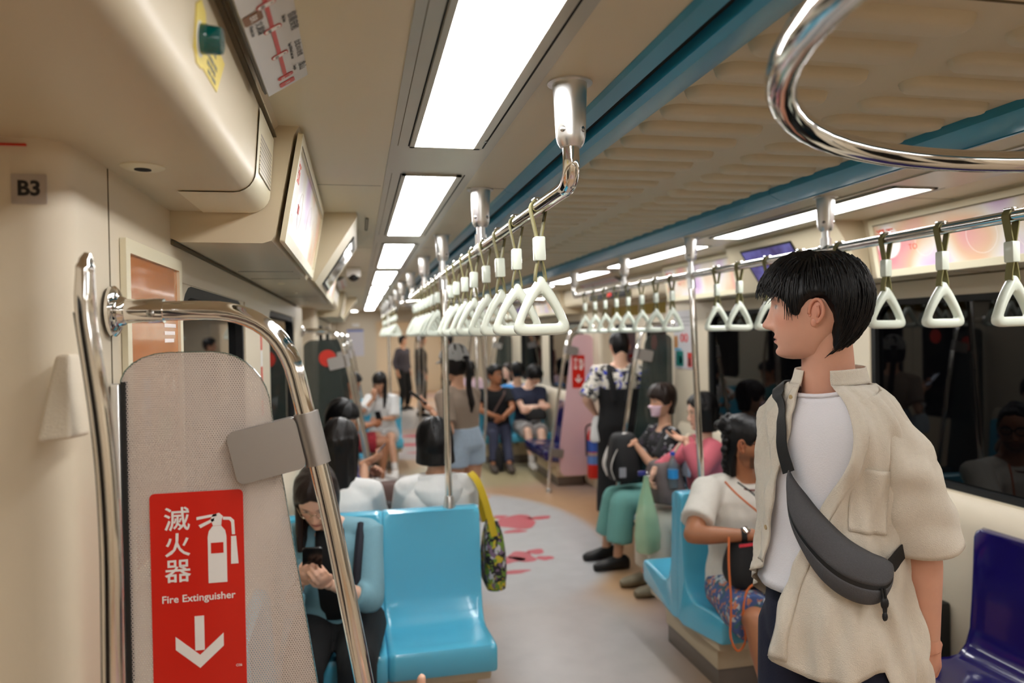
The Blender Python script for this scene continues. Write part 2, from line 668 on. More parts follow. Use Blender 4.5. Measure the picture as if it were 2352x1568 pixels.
# silver light strips and the lights in them
light_labels = {}
ord_w = ['first', 'second', 'third', 'fourth', 'fifth', 'sixth', 'seventh', 'eighth', 'ninth', 'tenth', 'eleventh', 'twelfth']
for side, nm in ((0, 'trim_3'), (1, 'trim_4')):
    q = (lambda x: x) if side == 0 else mx
    a, b = sorted((q(0.092), q(0.355)))
    strip = struct(nm, MB().box((a, Y0, ZC - 0.004), (b, YE - 0.4, ZC + 0.01)), M_silver,
                   ('silver metal strip carrying the lights above the empty blue seat', 'silver metal strip carrying the lights above the standing man')[side], 'ceiling trim')
    for k in range(-3, 8):
        ya, yb = 0.553 + 1.67 * k, 1.878 + 1.67 * k
        vis = k + 1 if side == 0 else k
        if side == 0:
            lab = 'white ceiling light over the vacant seat side, ' + (ord_w[k] + ' from the route map' if k >= 0 else 'behind the viewpoint')
        else:
            lab = 'white ceiling light on the standing man\'s side, ' + (ord_w[k] + ' along the strip' if k >= 0 else 'behind the viewpoint')
        if k < 0:
            lab += ' %s' % ord_w[-k - 1]
        t = thing('ceiling_light', lab, 'light', (q(0.227), (ya + yb) / 2, ZC), 'ceiling light panels')
        a, b = sorted((q(0.152), q(0.302)))
        obj('diffuser', MB().box((a, ya, ZC - 0.007), (b, yb, ZC - 0.002)), M_lamp, t, 0)
        fr = MB()
        for (u0, u1) in ((0.140, 0.152), (0.302, 0.318)):
            c, d = sorted((q(u0), q(u1)))
            fr.box((c, ya - 0.012, ZC - 0.009), (d, yb + 0.012, ZC - 0.003))
        c, d = sorted((q(0.140), q(0.318)))
        fr.box((c, ya - 0.012, ZC - 0.009), (d, ya, ZC - 0.003)).box((c, yb, ZC - 0.009), (d, yb + 0.012, ZC - 0.003))
        obj('frame', fr, M_silver, t, 0)
        for (u0, u1) in ((0.136, 0.139), (0.325, 0.329), (0.110, 0.1115)):
            c, d = sorted((q(u0), q(u1)))
            obj('shadow_gap', MB().box((c, ya - 0.012, ZC - 0.0046), (d, yb + 0.012, ZC - 0.002)), M_gap if u0 > 0.12 else M_seam, t, 0)
        obj('screw', MB().lathe([(0.005, 0), (0.005, 0.002), (0.003, 0.003)], (q(0.322), yb - 0.06, ZC - 0.004), (0, 0, -1), 10), M_screw, t)
obj('hatch_slot', ring_mb(rrect(0.012, 0.34, 0.005), rrect(0.005, 0.333, 0.002), (0.05, 3.25, ZC - 0.001), (1, 0, 0), (0, 1, 0), (0, 0, -0.003)), M_seam, ceil, 0)

# ---- side walls with windows, doors and the header boxes above them
DOORS = [(-0.55, 1.15), (5.80, 7.50), (12.15, 13.85)]
SECT = [(1.15, 5.80), (7.50, 12.15)]
WIN = {0: [(1.86, 2.86), (3.62, 5.05)], 1: [(1.72, 3.27), (3.66, 5.03)]}
win_n = 0
door_n = 0
wall_lab = ('cream side wall behind the perforated fire extinguisher screen', 'cream side wall with dark windows behind the standing man')
for side in (0, 1):
    sg = 1 if side == 0 else -1                       # inward direction along x
    X = XL if side == 0 else XR
    wall = MB()
    wd = 0.16                                          # wall depth
    def bx(mb, y0, y1, z0, z1, d0=0.0, d1=wd):
        a, b = sorted((X - sg * d0, X - sg * d1))
        mb.box((a, y0, z0), (b, y1, z1))
    for si, (sa, sb) in enumerate(SECT):
        wins = [(a + 6.35 * si, b + 6.35 * si) for a, b in WIN[side]]
        zb, zt = 0.985, 1.835
        # end piers with rounded jamb corners
        for (pa, pb, first) in ((sa, wins[0][0], True), (wins[-1][1], sb, False)):
            rc = 0.05
            c = [(X, pb), (X - sg * wd, pb), (X - sg * wd, pa)] if first else [(X, pa), (X - sg * wd, pa), (X - sg * wd, pb)]
            yc = pa + rc if first else pb - rc
            for k in range(7):
                a = math.pi / 2 * k / 6
                c.append((X - sg * rc + sg * rc * math.sin(a), yc - rc * math.cos(a) if first else yc + rc * math.cos(a)))
            wall.prism(c, (0, 0, 0), (1, 0, 0), (0, 1, 0), (0, 0, 2.2))
        bx(wall, wins[0][0], wins[-1][1], 0, zb)
        bx(wall, wins[0][0], wins[-1][1], zt, 2.2)
        for (p, n) in zip(wins[:-1], wins[1:]):
            bx(wall, p[1], n[0], zb, zt)
        for (wa, wb) in wins:
            win_n += 1
            w, h = wb - wa, zt - zb
            wt = thing('window_%d' % win_n, '', 'window', (X, (wa + wb) / 2, (zb + zt) / 2), kind='structure')
            wt['label'] = ['large dark window beside the orange poster', 'dark window beyond the striped warning sticker', 'dark window beyond the second door on the poster side', 'farthest dark window on the poster side',
                           'large dark window at the standing man\'s shoulder', 'dark window behind the seated woman in pink', 'dark window behind the seats past the far screen', 'farthest dark window on the standing man\'s side'][win_n - 1]
            c = (X - sg * 0.004, (wa + wb) / 2, (zb + zt) / 2)
            o_ = [(max(-w / 2, min(w / 2, x * 1.0)), y) for x, y in rrect(w, h, 0.002)]
            obj('surround', ring_mb(o_, rrect(w - 0.004, h - 0.004, 0.12), c, (0, 1, 0), (0, 0, 1), (-sg * 0.05, 0, 0)), M_wall, wt, 30)
            obj('gasket', ring_mb(rrect(w - 0.004, h - 0.004, 0.12), rrect(w - 0.06, h - 0.06, 0.095), (X - sg * 0.006, c[1], c[2]), (0, 1, 0), (0, 0, 1), (-sg * 0.04, 0, 0)), M_black, wt, 30)
            obj('pane', MB().prism(rrect(w - 0.05, h - 0.05, 0.1), (X - sg * 0.03, c[1], c[2]), (0, 1, 0), (0, 0, 1), (-sg * 0.008, 0, 0)), M_glass, wt, 0)
    # door bays
    for di, (da, db) in enumerate(DOORS):
        door_n += 1
        xd = X - sg * 0.13
        dt = thing('door_%d' % door_n, '', 'door', (xd, (da + db) / 2, 0), kind='structure')
        dt['label'] = ['closed cream sliding doors beside the viewpoint', 'cream sliding doors past the second row of seats on the poster side', 'cream sliding doors at the far end on the poster side',
                       'closed cream sliding doors across from the viewpoint', 'cream sliding doors in front of the person in patterned shirt', 'cream sliding doors at the far end on the standing man\'s side'][door_n - 1]
        for half in (0, 1):
            a = da + half * (db - da) / 2 + 0.003
            b = a + (db - da) / 2 - 0.006
            zb, zt = 0.80, 1.78
            lf = MB()
            p0, p1 = sorted((xd, xd - sg * 0.03))
            m_ = 0.13
            lf.box((p0, a, 0.0), (p1, b, zb)).box((p0, a, zt), (p1, b, 2.0)).box((p0, a, zb), (p1, a + m_, zt)).box((p0, b - m_, zb), (p1, b, zt))
            leaf = obj('leaf', lf, M_wall, dt, 0)
            w, h = b - a - 2 * m_, zt - zb
            obj('gasket', ring_mb(rrect(w, h, 0.002), rrect(w - 0.05, h - 0.05, 0.09), (xd + sg * 0.002, (a + b) / 2, (zb + zt) / 2), (0, 1, 0), (0, 0, 1), (-sg * 0.03, 0, 0)), M_black, leaf, 30)
            obj('pane', MB().prism(rrect(w - 0.03, h - 0.03, 0.09), (xd - sg * 0.008, (a + b) / 2, (zb + zt) / 2), (0, 1, 0), (0, 0, 1), (-sg * 0.008, 0, 0)), M_glass, leaf, 0)
            if di >= 1:
                cy = (a + b) / 2
                obj('notice', MB().box((min(xd, xd + sg * 0.003), a + 0.06, 1.86), (max(xd, xd + sg * 0.003), b - 0.04, 1.96)), mat('yellow_door_notice', srgb(176, 150, 40), 0.5), leaf, 0)
                obj('round_sticker', MB().lathe([(0.07, 0), (0.07, 0.002)], (xd - sg * 0.005, cy + 0.12, 1.6), (sg, 0, 0), 20), mat('red_sticker', srgb(214, 50, 34), 0.5), leaf, 0)
        mj = MB()
        for yj in (da - 0.001, db + 0.001):
            pass
    w = struct('wall_left' if side == 0 else 'wall_right', wall, M_wall, wall_lab[side], 'wall', 30)
    # behind the viewpoint: plain wall panel up to the first door bay
    a, b = sorted((X, X - sg * wd))
    obj('rear_panel', MB().box((a, Y0, 0), (b, DOORS[0][0], 2.2)), M_wall, w, 0)
    obj('end_panel', MB().box((a, DOORS[2][1], 0), (b, YE, 2.2)), M_wall, w, 0)
    for si, (sa, sb) in enumerate(SECT):
        for yk in (sa + 0.19,):
            obj('panel_seam', MB().box((min(X, X + sg * 0.0008), yk, 0.0), (max(X, X + sg * 0.0008), yk + 0.004, 1.99)), M_seam, w, 0)
        # sloped ledge below the windows
        prof = [(X, 0.98), (X + sg * 0.02, 0.965), (X + sg * 0.05, 0.90), (X + sg * 0.055, 0.86), (X + sg * 0.055, 0.10), (X + sg * 0.03, 0.02), (X, 0.02)]
        obj('ledge_panel', MB().loft([[(x, sa + 0.30, z) for x, z in prof], [(x, sb - 0.30, z) for x, z in prof]]), M_wall, w, 35)

    # header box along each wall section
    for si, (ha, hb) in enumerate(((1.762, 5.19), (8.11, 11.54))):
        prof = [(-0.40, 2.2), (-0.40, 1.925), (-0.38, 1.917), (-0.205, 1.916), (-0.186, 1.922), (-0.178, 1.935), (-0.134, 2.16), (-0.12, 2.184), (-0.12, 2.2)]
        q = (lambda x: x) if side == 0 else mx
        h = struct('trim_%d' % (5 + side * 2 + si), MB().loft([[(q(x), ha, z) for x, z in prof], [(q(x), hb, z) for x, z in prof]]), M_header,
                   [['cream header box under the tilted advert and screen beside the orange poster', 'cream header box past the second door on the poster side'],
                    ['cream header box under the adverts above the standing man', 'cream header box past the second door on the standing man\'s side']][side][si], 'header box', 35)
        for yk in (ha + 0.75, ha + 1.05, ha + 2.3):
            obj('panel_seam', MB().box((min(q(-0.37), q(-0.20)), yk, 1.9155), (max(q(-0.37), q(-0.20)), yk + 0.003, 1.917)), M_seam, h, 0)
        for yk in (ha + 1.3, ha + 1.95, ha + 2.9):
            obj('latch', MB().lathe([(0.014, 0), (0.013, 0.004), (0.004, 0.006)], (q(-0.29), yk, 1.917), (0, 0, -1), 12), M_frame_cream, h)
        obj('shadow_gap', MB().box((min(q(-0.40), q(-0.393)), ha, 1.912), (max(q(-0.40), q(-0.393)), hb, 1.92)), M_seam, h, 0)
    # deep header box above each door bay
    for di, (ha, hb) in enumerate(((-1.16, 1.76), (5.19, 8.11), (11.54, 14.4))):
        q = (lambda x: x) if side == 0 else mx
        prof = [(-0.60, 2.2), (-0.60, 1.986)]
        for k in range(7):
            a = math.pi / 2 * k / 6
            prof.append((-0.230 + 0.042 * math.sin(a), 2.028 - 0.042 * math.cos(a)))
        prof += [(-0.178, 2.17), (-0.165, 2.184), (-0.165, 2.2)]
        h = struct('trim_%d' % (10 + side * 3 + di), MB().loft([[(q(x), ha, z) for x, z in prof], [(q(x), hb, z) for x, z in prof]]), M_header,
                   [['deep cream box above the near door with the teal button', 'deep cream box above the second door on the poster side', 'deep cream box above the last door on the poster side'],
                    ['deep cream box above the door across from the viewpoint', 'deep cream box above the door by the person in patterned shirt', 'deep cream box above the last door on the standing man\'s side']][side][di], 'header box', 30)
        # beaded edge strip along the top of the face
        st = MB()
        n = int((hb - ha) / 0.135)
        for k in range(n):
            st.tube([(q(-0.176), ha + 0.135 * k + 0.002, 2.166), (q(-0.176), ha + 0.135 * (k + 1) - 0.002, 2.166)], 0.006, 8)
        obj('edge_bead', st, M_frame_cream, h)
        obj('shadow_gap', MB().box((min(q(-0.182), q(-0.170)), ha, 2.156), (max(q(-0.182), q(-0.170)), hb, 2.160)), M_seam, h, 0)

# end bulkhead with the gangway opening
bk = MB().box((XL - 0.2, YE, 0), (0.36, YE + 0.12, 2.2)).box((1.76, YE, 0), (XR + 0.2, YE + 0.12, 2.2)).box((0.36, YE, 1.98), (1.76, YE + 0.12, 2.2))
struct('wall_back', bk, M_wall, 'cream end bulkhead with the open gangway to the next car', 'wall', 0)
struct('wall_front', MB().box((XL - 0.2, Y0 - 0.1, 0), (XR + 0.2, Y0, 2.25)), M_wall, 'plain cream partition behind the viewpoint', 'wall', 0)
rd = thing('ceiling_light', 'small round ceiling light by the end bulkhead map', 'light', (-0.05, 13.9, ZC))
obj('rim', MB().lathe([(0.085, 0), (0.085, 0.01), (0.07, 0.012)], (-0.05, 13.9, ZC - 0.003), (0, 0, -1), 20), M_alu, rd)
obj('diffuser', MB().lathe([(0.07, 0), (0.068, 0.016), (0.03, 0.02)], (-0.05, 13.9, ZC - 0.003), (0, 0, -1), 20), M_lamp, rd)
# next car seen through the gangway
nx = MB().box((XL, YE + 0.12, 2.18), (XR, 23.0, 2.24))
struct('ceiling_next_car', nx, M_ceil, 'ceiling of the next car through the gangway', 'ceiling', 0)
nw = MB().box((XL - 0.1, YE + 0.9, 0), (XL, 23, 2.2)).box((XR, YE + 0.9, 0), (XR + 0.1, 23, 2.2)).box((XL, 22.9, 0), (XR, 23.0, 2.2))
nw.box((0.30, YE + 0.12, 0), (0.36, YE + 0.9, 2.2)).box((1.76, YE + 0.12, 0), (1.82, YE + 0.9, 2.2)).box((XL, YE + 0.9, 0), (0.36, YE + 0.96, 2.2)).box((1.76, YE + 0.9, 0), (XR, YE + 0.96, 2.2))
struct('wall_next_car', nw, M_wall, 'cream walls of the next car through the gangway', 'wall', 0)
for k in range(4):
    for side, x in ((0, 0.227), (1, mx(0.227))):
        t = thing('ceiling_light', 'light panel in the next car, %s from the gangway on the %s side' % (ord_w[k], ('poster', 'standing man\'s')[side]), 'light', (x, 16.1 + 1.67 * k, 2.178), 'lights of the next car')
        obj('diffuser', MB().box((x - 0.075, 15.5 + 1.67 * k, 2.172), (x + 0.075, 16.8 + 1.67 * k, 2.178)), M_lamp, t, 0)
# ================================================================== seats
def seat_outline(top=0.885, lip=0.115, zf=0.405, depth=0.47):
    """closed side outline of one moulded seat: y runs from the front lip (0) to the back plane, z up"""
    fr = [(0.012, zf - lip), (0.0, zf - lip + 0.02), (0.0, zf - 0.02), (0.008, zf - 0.004), (0.03, zf)]
    pan = [(0.10, zf - 0.002), (0.20, zf - 0.012), (0.28, zf - 0.02), (0.335, zf - 0.012), (0.375, zf + 0.03), (0.395, zf + 0.09)]
    back = [(0.405, zf + 0.2), (0.413, zf + 0.32), (0.42, top - 0.025), (0.428, top - 0.006), (0.445, top)]
    rear = [(depth - 0.004, top), (depth, top - 0.006), (depth, 0.24), (depth - 0.06, 0.23)]
    return fr + pan + back + rear


def seat_shell(w):
    """seat of width w centred on x=0, front at y=0, facing -y"""
    O = seat_outline()
    rings = []
    for t in (-1, -0.985, -0.95, -0.86, -0.7, -0.4, 0, 0.4, 0.7, 0.86, 0.95, 0.985, 1):
        a = abs(t)
        dish = (1 - a ** 3) * 0.012 if a < 0.87 else 0
        edge = 0.010 * max(0, (a - 0.94) / 0.06) ** 2
        r = []
        for i, (y, z) in enumerate(O):
            yy, zz = y, z
            if 5 <= i <= 9:
                zz -= dish * 1.3
            if 9 <= i <= 13:
                yy += dish
            if edge:
                cy, cz = 0.3, 0.38
                yy += (edge if y < 0.02 else 0) + (-edge if i in (15, 16) else 0) * 0
                zz -= edge if 3 <= i <= 15 else 0
            r.append((t * w / 2, yy, zz))
        rings.append(r)
    return MB().loft(rings)


SEATS = {}


def seat(x, y, facing, m, label, w=0.45, group='moulded plastic seats'):
    """facing: unit 'n' (towards -y), 'f' (+y), 'l' (-x), 'r' (+x); x,y = centre of the seat's back plane"""
    rz = {'n': 0, 'f': math.pi, 'l': -math.pi / 2, 'r': math.pi / 2}[facing]
    t = thing('train_seat', label, 'seat', (0, 0, 0), group)
    key = (m.name, w)
    if key not in SEATS:
        mb = seat_shell(w)
        mb.v = [(a, b - 0.47, c) for a, b, c in mb.v]
        ob = obj('shell', mb, m, t, 50)
        mb2 = MB().rbox((-w / 2 + 0.015, -0.40, 0.2295), (w / 2 - 0.015, -0.02, 0.30), 0.01)
        ob2 = obj('under_frame', mb2, M_base, t)
        SEATS[key] = (ob.data, ob2.data)
    else:
        obj('shell', None, None, t, mesh=SEATS[key][0])
        obj('under_frame', None, None, t, mesh=SEATS[key][1])
    t.location = (x, y, 0)
    t.rotation_euler = (0, 0, rz)
    return t


def seat_base(x0, x1, y0, y1, label):
    t = thing('seat_base', label, 'seat base', ((x0 + x1) / 2, (y0 + y1) / 2, 0))
    obj('box', MB().rbox((x0, y0, 0.10), (x1, y1, 0.228), 0.008), M_base, t)
    obj('plinth', MB().rbox((x0 + 0.01, y0 + 0.01, 0.0), (x1 - 0.01, y1 - 0.01, 0.105), 0.004), M_plinth, t)
    return t


for bi, yc in enumerate((3.50, 9.85)):
    far = '' if bi == 0 else ' in the second seat bay'
    for side in (0, 1):
        q = (lambda x: x) if side == 0 else mx
        nm = ['', ''][side]
        for k, xs in enumerate((0.325, -0.127)):
            pos = ('aisle', 'window')[k]
            if bi == 0:
                la = [['vacant sky blue seat facing the viewer by the aisle', 'sky blue window seat under the woman in glasses with phone'],
                      ['sky blue aisle seat under the man in white t-shirt', 'sky blue window seat beside the man in white t-shirt']][side][k]
                lb = [['sky blue seat under the woman in white hoodie', 'sky blue seat under the long-haired woman in white top'],
                      ['vacant sky blue seat facing away beside the woman with brown bag', 'sky blue window seat facing away by the dark window']][side][k]
            else:
                la = [['sky blue seat under the woman in white blouse far down the car', 'sky blue window seat beside the woman in white blouse'],
                      ['sky blue seat under the man in black t-shirt and glasses', 'sky blue seat under the dozing man in navy t-shirt']][side][k]
                lb = [['sky blue seat facing away behind the woman in white blouse', 'sky blue window seat facing away behind the woman in white blouse'],
                      ['sky blue seat facing away behind the man in black t-shirt', 'sky blue seat under the person in bright blue']][side][k]
            seat(q(xs), yc, 'n', M_seat, la)
            seat(q(xs), yc + 0.004, 'f', M_seat, lb)
        a, b = sorted((q(0.49), q(-0.34)))
        seat_base(a, b, yc - 0.30, yc + 0.30, 'beige pedestal under the ' + [['paired seats with the vacant blue seat', 'paired seats of the man in white t-shirt'],
                                                                     ['far paired seats of the woman in white blouse', 'far paired seats of the man in black t-shirt']][bi][side])
# longitudinal seats
spots = [(4.32, 0), (4.78, 0), (5.24, 0), (1.80, 1), (2.29, 1), (8.15, 1), (8.64, 1), (10.72, 0), (11.18, 0), (11.64, 0)]
names0 = {4.32: 'beside the brown bundle', 4.78: 'under the dark-haired passenger with phone', 5.24: 'by the second screen with red round sticker', 1.80: 'behind the perforated screen', 2.29: 'next to the one behind the perforated screen',
          8.15: 'nearest the second door beyond the screen', 8.64: 'under the passenger in red shorts', 10.72: 'first past the far paired seats', 11.18: 'second past the far paired seats', 11.64: 'third past the far paired seats'}
names1 = {4.32: 'under the woman in pink jacket', 4.78: 'between the woman in pink and the masked woman', 5.24: 'under the masked woman', 1.80: 'out by the edge of the picture', 2.29: 'at the corner of the picture beside the standing man',
          8.15: 'behind the pink fire extinguisher screen', 8.64: 'near the dozing man\'s shoes', 10.72: 'beyond the person in bright blue', 11.18: 'second beyond the person in bright blue', 11.64: 'third beyond the person in bright blue'}
for (y, nv) in spots:
    for side in (0, 1):
        m = M_navy if (nv and side == 1) else M_seat
        c = 'navy' if m is M_navy else 'sky blue'
        seat(-0.345 if side == 0 else 2.465, y, 'r' if side == 0 else 'l', m, c + ' wall seat ' + (names0, names1)[side][y], 0.45 if not nv else 0.48)
for (ya, yb, k) in ((4.1, 5.46, 0), (1.57, 2.52, 1), (7.92, 8.87, 2), (10.5, 11.86, 3)):
    seat_base(-0.34, -0.02, ya, yb, 'beige pedestal under the ' + ['wall seats of the passenger with phone', 'wall seats behind the perforated screen', 'wall seats of the passenger in red shorts', 'farthest wall seats on the poster side'][k])
    seat_base(2.14, 2.46, ya, yb, 'beige pedestal under the ' + ['wall seats of the two seated women', 'near navy wall seats', 'far navy wall seats', 'farthest wall seats on the standing man\'s side'][k])
eb = thing('equipment_box', 'black equipment box on the floor under the window behind the standing man', 'box', (2.38, 2.85, 0))
obj('case', MB().rbox((2.28, 2.70, 0.0), (2.46, 2.98, 0.52), 0.012), mat('black_box_paint', srgb(14, 13, 12), 0.5), eb)

# ================================================================== rails, sockets, poles, straps
SOCK = [1.383, 2.447, 3.577, 4.56, 5.69]
RZ = 1.988


def socket(mb_s, mb_b, x, y, r0=0.034, r1=0.026, drop=0.125):
    mb_s.lathe([(r0 + 0.010, 0.0), (r0 + 0.010, 0.003), (r0, 0.0035), (r0 - 0.002, 0.03), (r1 + 0.003, drop - 0.02), (r1, drop - 0.008), (r1 - 0.005, drop)], (x, y, ZC), (0, 0, -1), 24)
    for a in (0.6, 2.2, 3.9, 5.4):
        d = Vector((math.cos(a), math.sin(a), 0))
        mb_b.lathe([(0.006, 0), (0.006, 0.0025), (0.0035, 0.004)], Vector((x, y, ZC - drop + 0.03)) + d * (r1 + 0.001), d, 10)


def strap_rail(x, off, label):
    S = [s + off for s in SOCK]
    t = thing('grab_rail', label, 'handrail', (x, S[0], RZ))
    pts = fillet([(x, S[0], ZC - 0.10), (x, S[0], RZ), (x, S[-1], RZ), (x, S[-1], ZC - 0.10)], 0.075, 8)
    obj('tube', MB().tube(pts, 0.0165, 16), M_chrome, t)
    for i, s in enumerate(S):
        a, b = MB(), MB()
        socket(a, b, x, s)
        so = obj('ceiling_socket', a, M_alu, t)
        obj('screw', b, M_screw, so)
        if 0 < i < 4:
            j = MB().tube([(x, s, ZC - 0.11), (x, s, RZ)], 0.0145, 14)
            j.tube([(x, s, RZ + 0.045), (x, s, RZ - 0.0)], 0.020, 16)
            j.tube([(x, s - 0.032, RZ), (x, s + 0.032, RZ)], 0.0205, 16)
            obj('tee_joint', j, M_alu, t)
    return t


RAIL_X = (0.413, mx(0.413))
for off in (0.0, 6.35):
    for side in (0, 1):
        strap_rail(RAIL_X[side], off, [['chrome strap rail above the vacant blue seat', 'chrome strap rail running behind the standing man\'s head'],
                                       ['far chrome strap rail on the poster side', 'far chrome strap rail on the standing man\'s side']][off > 1][side])


def make_handle():
    t = thing('strap_handle', '', 'strap handle')
    # clip on the rail
    cl = MB().rbox((-0.012, -0.014, 0.0165), (0.012, 0.014, 0.023), 0.002, 1)
    obj('clip', cl, M_chrome, t)
    # strap loop: one flat band from the ring through the sleeve, over the rail and back
    loop = [(0.0, 0, -0.1785), (0.008, 0, -0.176), (0.0125, 0, -0.165), (0.010, 0, -0.145), (0.004, 0, -0.118), (0.005, 0, -0.068)]
    for k in range(9):
        a = math.radians(-20 + 220 * k / 8)
        loop.append((0.0188 * math.cos(a), 0, 0.0188 * math.sin(a)))
    loop += [(-x, 0, z) for x, _, z in reversed(loop[1:6])]
    st = MB()
    P = [Vector(q) for q in loop]
    rings, w, th = [], 0.011, 0.0016
    for i in range(len(P)):
        d = (P[(i + 1) % len(P)] - P[i - 1]).normalized()
        n = Vector((d.z, 0, -d.x))
        rings.append([P[i] + n * th + Vector((0, -w, 0)), P[i] + n * th + Vector((0, w, 0)), P[i] - n * th + Vector((0, w, 0)), P[i] - n * th + Vector((0, -w, 0))])
    st.loft(rings + [rings[0]], cap=False)
    obj('strap', st, M_strap, t, 30)
    obj('sleeve', MB().rbox((-0.0125, -0.015, -0.122), (0.0125, 0.015, -0.066), 0.004, 2), M_handle, t)
    # rounded triangular ring in the x-z plane
    out = fillet_closed([(0.0, -0.145), (0.080, -0.293), (-0.080, -0.293)], (0.024, 0.044, 0.044), (0.12, 0.0, 0.12))
    inn = fillet_closed([(0.0, -0.190), (0.046, -0.2655), (-0.046, -0.2655)], (0.022, 0.014, 0.014), (0.10, 0.0, 0.10))
    n = len(out)
    rings = []
    hw = 0.0135
    for (s, k) in ((-1, 0.25), (-0.72, 0.06), (0, 0.0), (0.72, 0.06), (1, 0.25)):
        rings.append(([lerp2(o, i, k) for o, i in zip(out, inn)], [lerp2(i, o, k) for o, i in zip(out, inn)], s * hw))
    mb = MB()
    V, F = [], []
    seq = [(r[0], r[2]) for r in rings] + [(r[1], r[2]) for r in reversed(rings)]
    for (ol, y) in seq:
        V += [(p[0], y, p[1]) for p in ol]
    m = len(seq)
    for i in range(m):
        j = (i + 1) % m
        for k in range(n):
            l = (k + 1) % n
            F.append((i * n + k, i * n + l, j * n + l, j * n + k))
    mb.add(V, F)
    obj('ring', mb, M_handle, t, 50)
    return t


def lerp2(a, b, k):
    return (a[0] + (b[0] - a[0]) * k, a[1] + (b[1] - a[1]) * k)


def fillet_closed(P, rad, bow, n=6, m=5):
    """closed polygon with rounded corners and outward-bowed sides; fixed point count"""
    out = []
    N = len(P)
    for i in range(N):
        a, b, c = Vector(P[i - 1]), Vector(P[i]), Vector(P[(i + 1) % N])
        d1, d2 = (a - b).normalized(), (c - b).normalized()
        p, q = b + d1 * rad[i], b + d2 * rad[i]
        for k in range(n + 1):
            t = k / n
            out.append(tuple((1 - t) ** 2 * p + 2 * t * (1 - t) * b + t * t * q))
        nx = P[(i + 1) % N]
        e0, e1 = q, Vector(nx) + (b - Vector(nx)).normalized() * rad[(i + 1) % N]
        d = e1 - e0
        nrm = Vector((d.y, -d.x)).normalized()
        cen = Vector((sum(p[0] for p in P) / N, sum(p[1] for p in P) / N))
        if nrm.dot((e0 + e1) / 2 - cen) < 0:
            nrm = -nrm
        for k in range(1, m):
            t = k / m
            out.append(tuple(e0 + d * t + nrm * (bow[i] * d.length * 0.55 * 4 * t * (1 - t) * 0.55)))
    return out


hy = [1.655, 1.893, 2.131, 2.368, 2.606, 2.845, 3.083, 3.30, 3.822, 4.046, 4.27, 4.495, 4.72, 4.95, 5.18, 5.41]
proto = make_handle()
first = True
for off in (0.0, 6.35):
    for side in (0, 1):
        for k, y in enumerate(hy):
            o = proto if first else dup(proto)
            first = False
            o.location = (RAIL_X[side], y + off, RZ)
            o.rotation_euler = (0, RNG.uniform(-0.02, 0.02), RNG.uniform(-0.06, 0.06))
            if off == 0:
                row = ('over the vacant seat', 'behind the standing man')[side]
                o['label'] = 'white triangular strap handle %s, %s from near end' % (row, (ord_w + ['thirteenth', 'fourteenth', 'fifteenth', 'sixteenth'])[k])
                o['group'] = ('strap handles over the vacant seat', 'strap handles behind the standing man')[side]
            else:
                o['label'] = 'small distant white strap handle on the far rail, %s side' % ('poster', 'standing man\'s')[side]
                o['group'] = ('far strap handles on the poster side', 'far strap handles on the standing man\'s side')[side]

# vertical poles from seat back to ceiling rail
for bi, y in enumerate((3.494, 9.85)):
    for side in (0, 1):
        x = RAIL_X[side]
        t = thing('vertical_pole', [['vertical chrome pole standing on the vacant blue seat\'s back', 'vertical chrome pole in front of the seated woman in pink'],
                                    ['distant vertical pole beside the standing woman in cap', 'distant vertical pole beside the man in black t-shirt']][bi][side], 'pole', (x, y, 0.885))
        yt = SOCK[2] + 6.35 * bi
        obj('tube', MB().tube([(x, y, 0.885), (x, yt, RZ)], 0.0165, 16), M_chrome, t)
        obj('foot_cup', MB().lathe([(0.030, 0), (0.030, 0.006), (0.024, 0.035), (0.019, 0.055), (0.017, 0.056)], (x, y, 0.883), (0, 0, 1), 20), M_alu, t)
        obj('top_sleeve', MB().tube([(x, yt - 0.006, RZ - 0.07), (x, yt, RZ)], 0.0205, 16), M_alu, t)
# three-branched poles standing in the middle of the door bays
for i, (x, y) in enumerate(((1.06, 6.66), (1.06, 13.0))):
    t = thing('branched_pole', ['three-branched chrome pole in the middle of the second door bay', 'distant three-branched pole in the last door bay'][i], 'pole', (x, y, 0))
    obj('foot_cup', MB().lathe([(0.036, 0), (0.036, 0.006), (0.024, 0.05), (0.0185, 0.052)], (x, y, 0), (0, 0, 1), 18), M_alu, t)
    obj('lower_stem', MB().tube([(x, y, 0), (x, y, 0.46)], 0.018, 14), M_chrome, t)
    obj('upper_stem', MB().tube([(x, y, 1.86), (x, y, ZC)], 0.018, 14), M_chrome, t)
    for k in range(3):
        a = 0.4 + 2 * math.pi * k / 3
        P = [(x + math.cos(a) * r, y + math.sin(a) * r, z) for r, z in ((0.006, 0.40), (0.012, 0.48), (0.055, 0.62), (0.085, 0.85), (0.095, 1.10), (0.085, 1.40), (0.055, 1.68), (0.012, 1.84), (0.006, 1.92))]
        obj('branch', MB().tube(fillet(P, 0.06, 3), 0.014, 12), M_chrome, t)

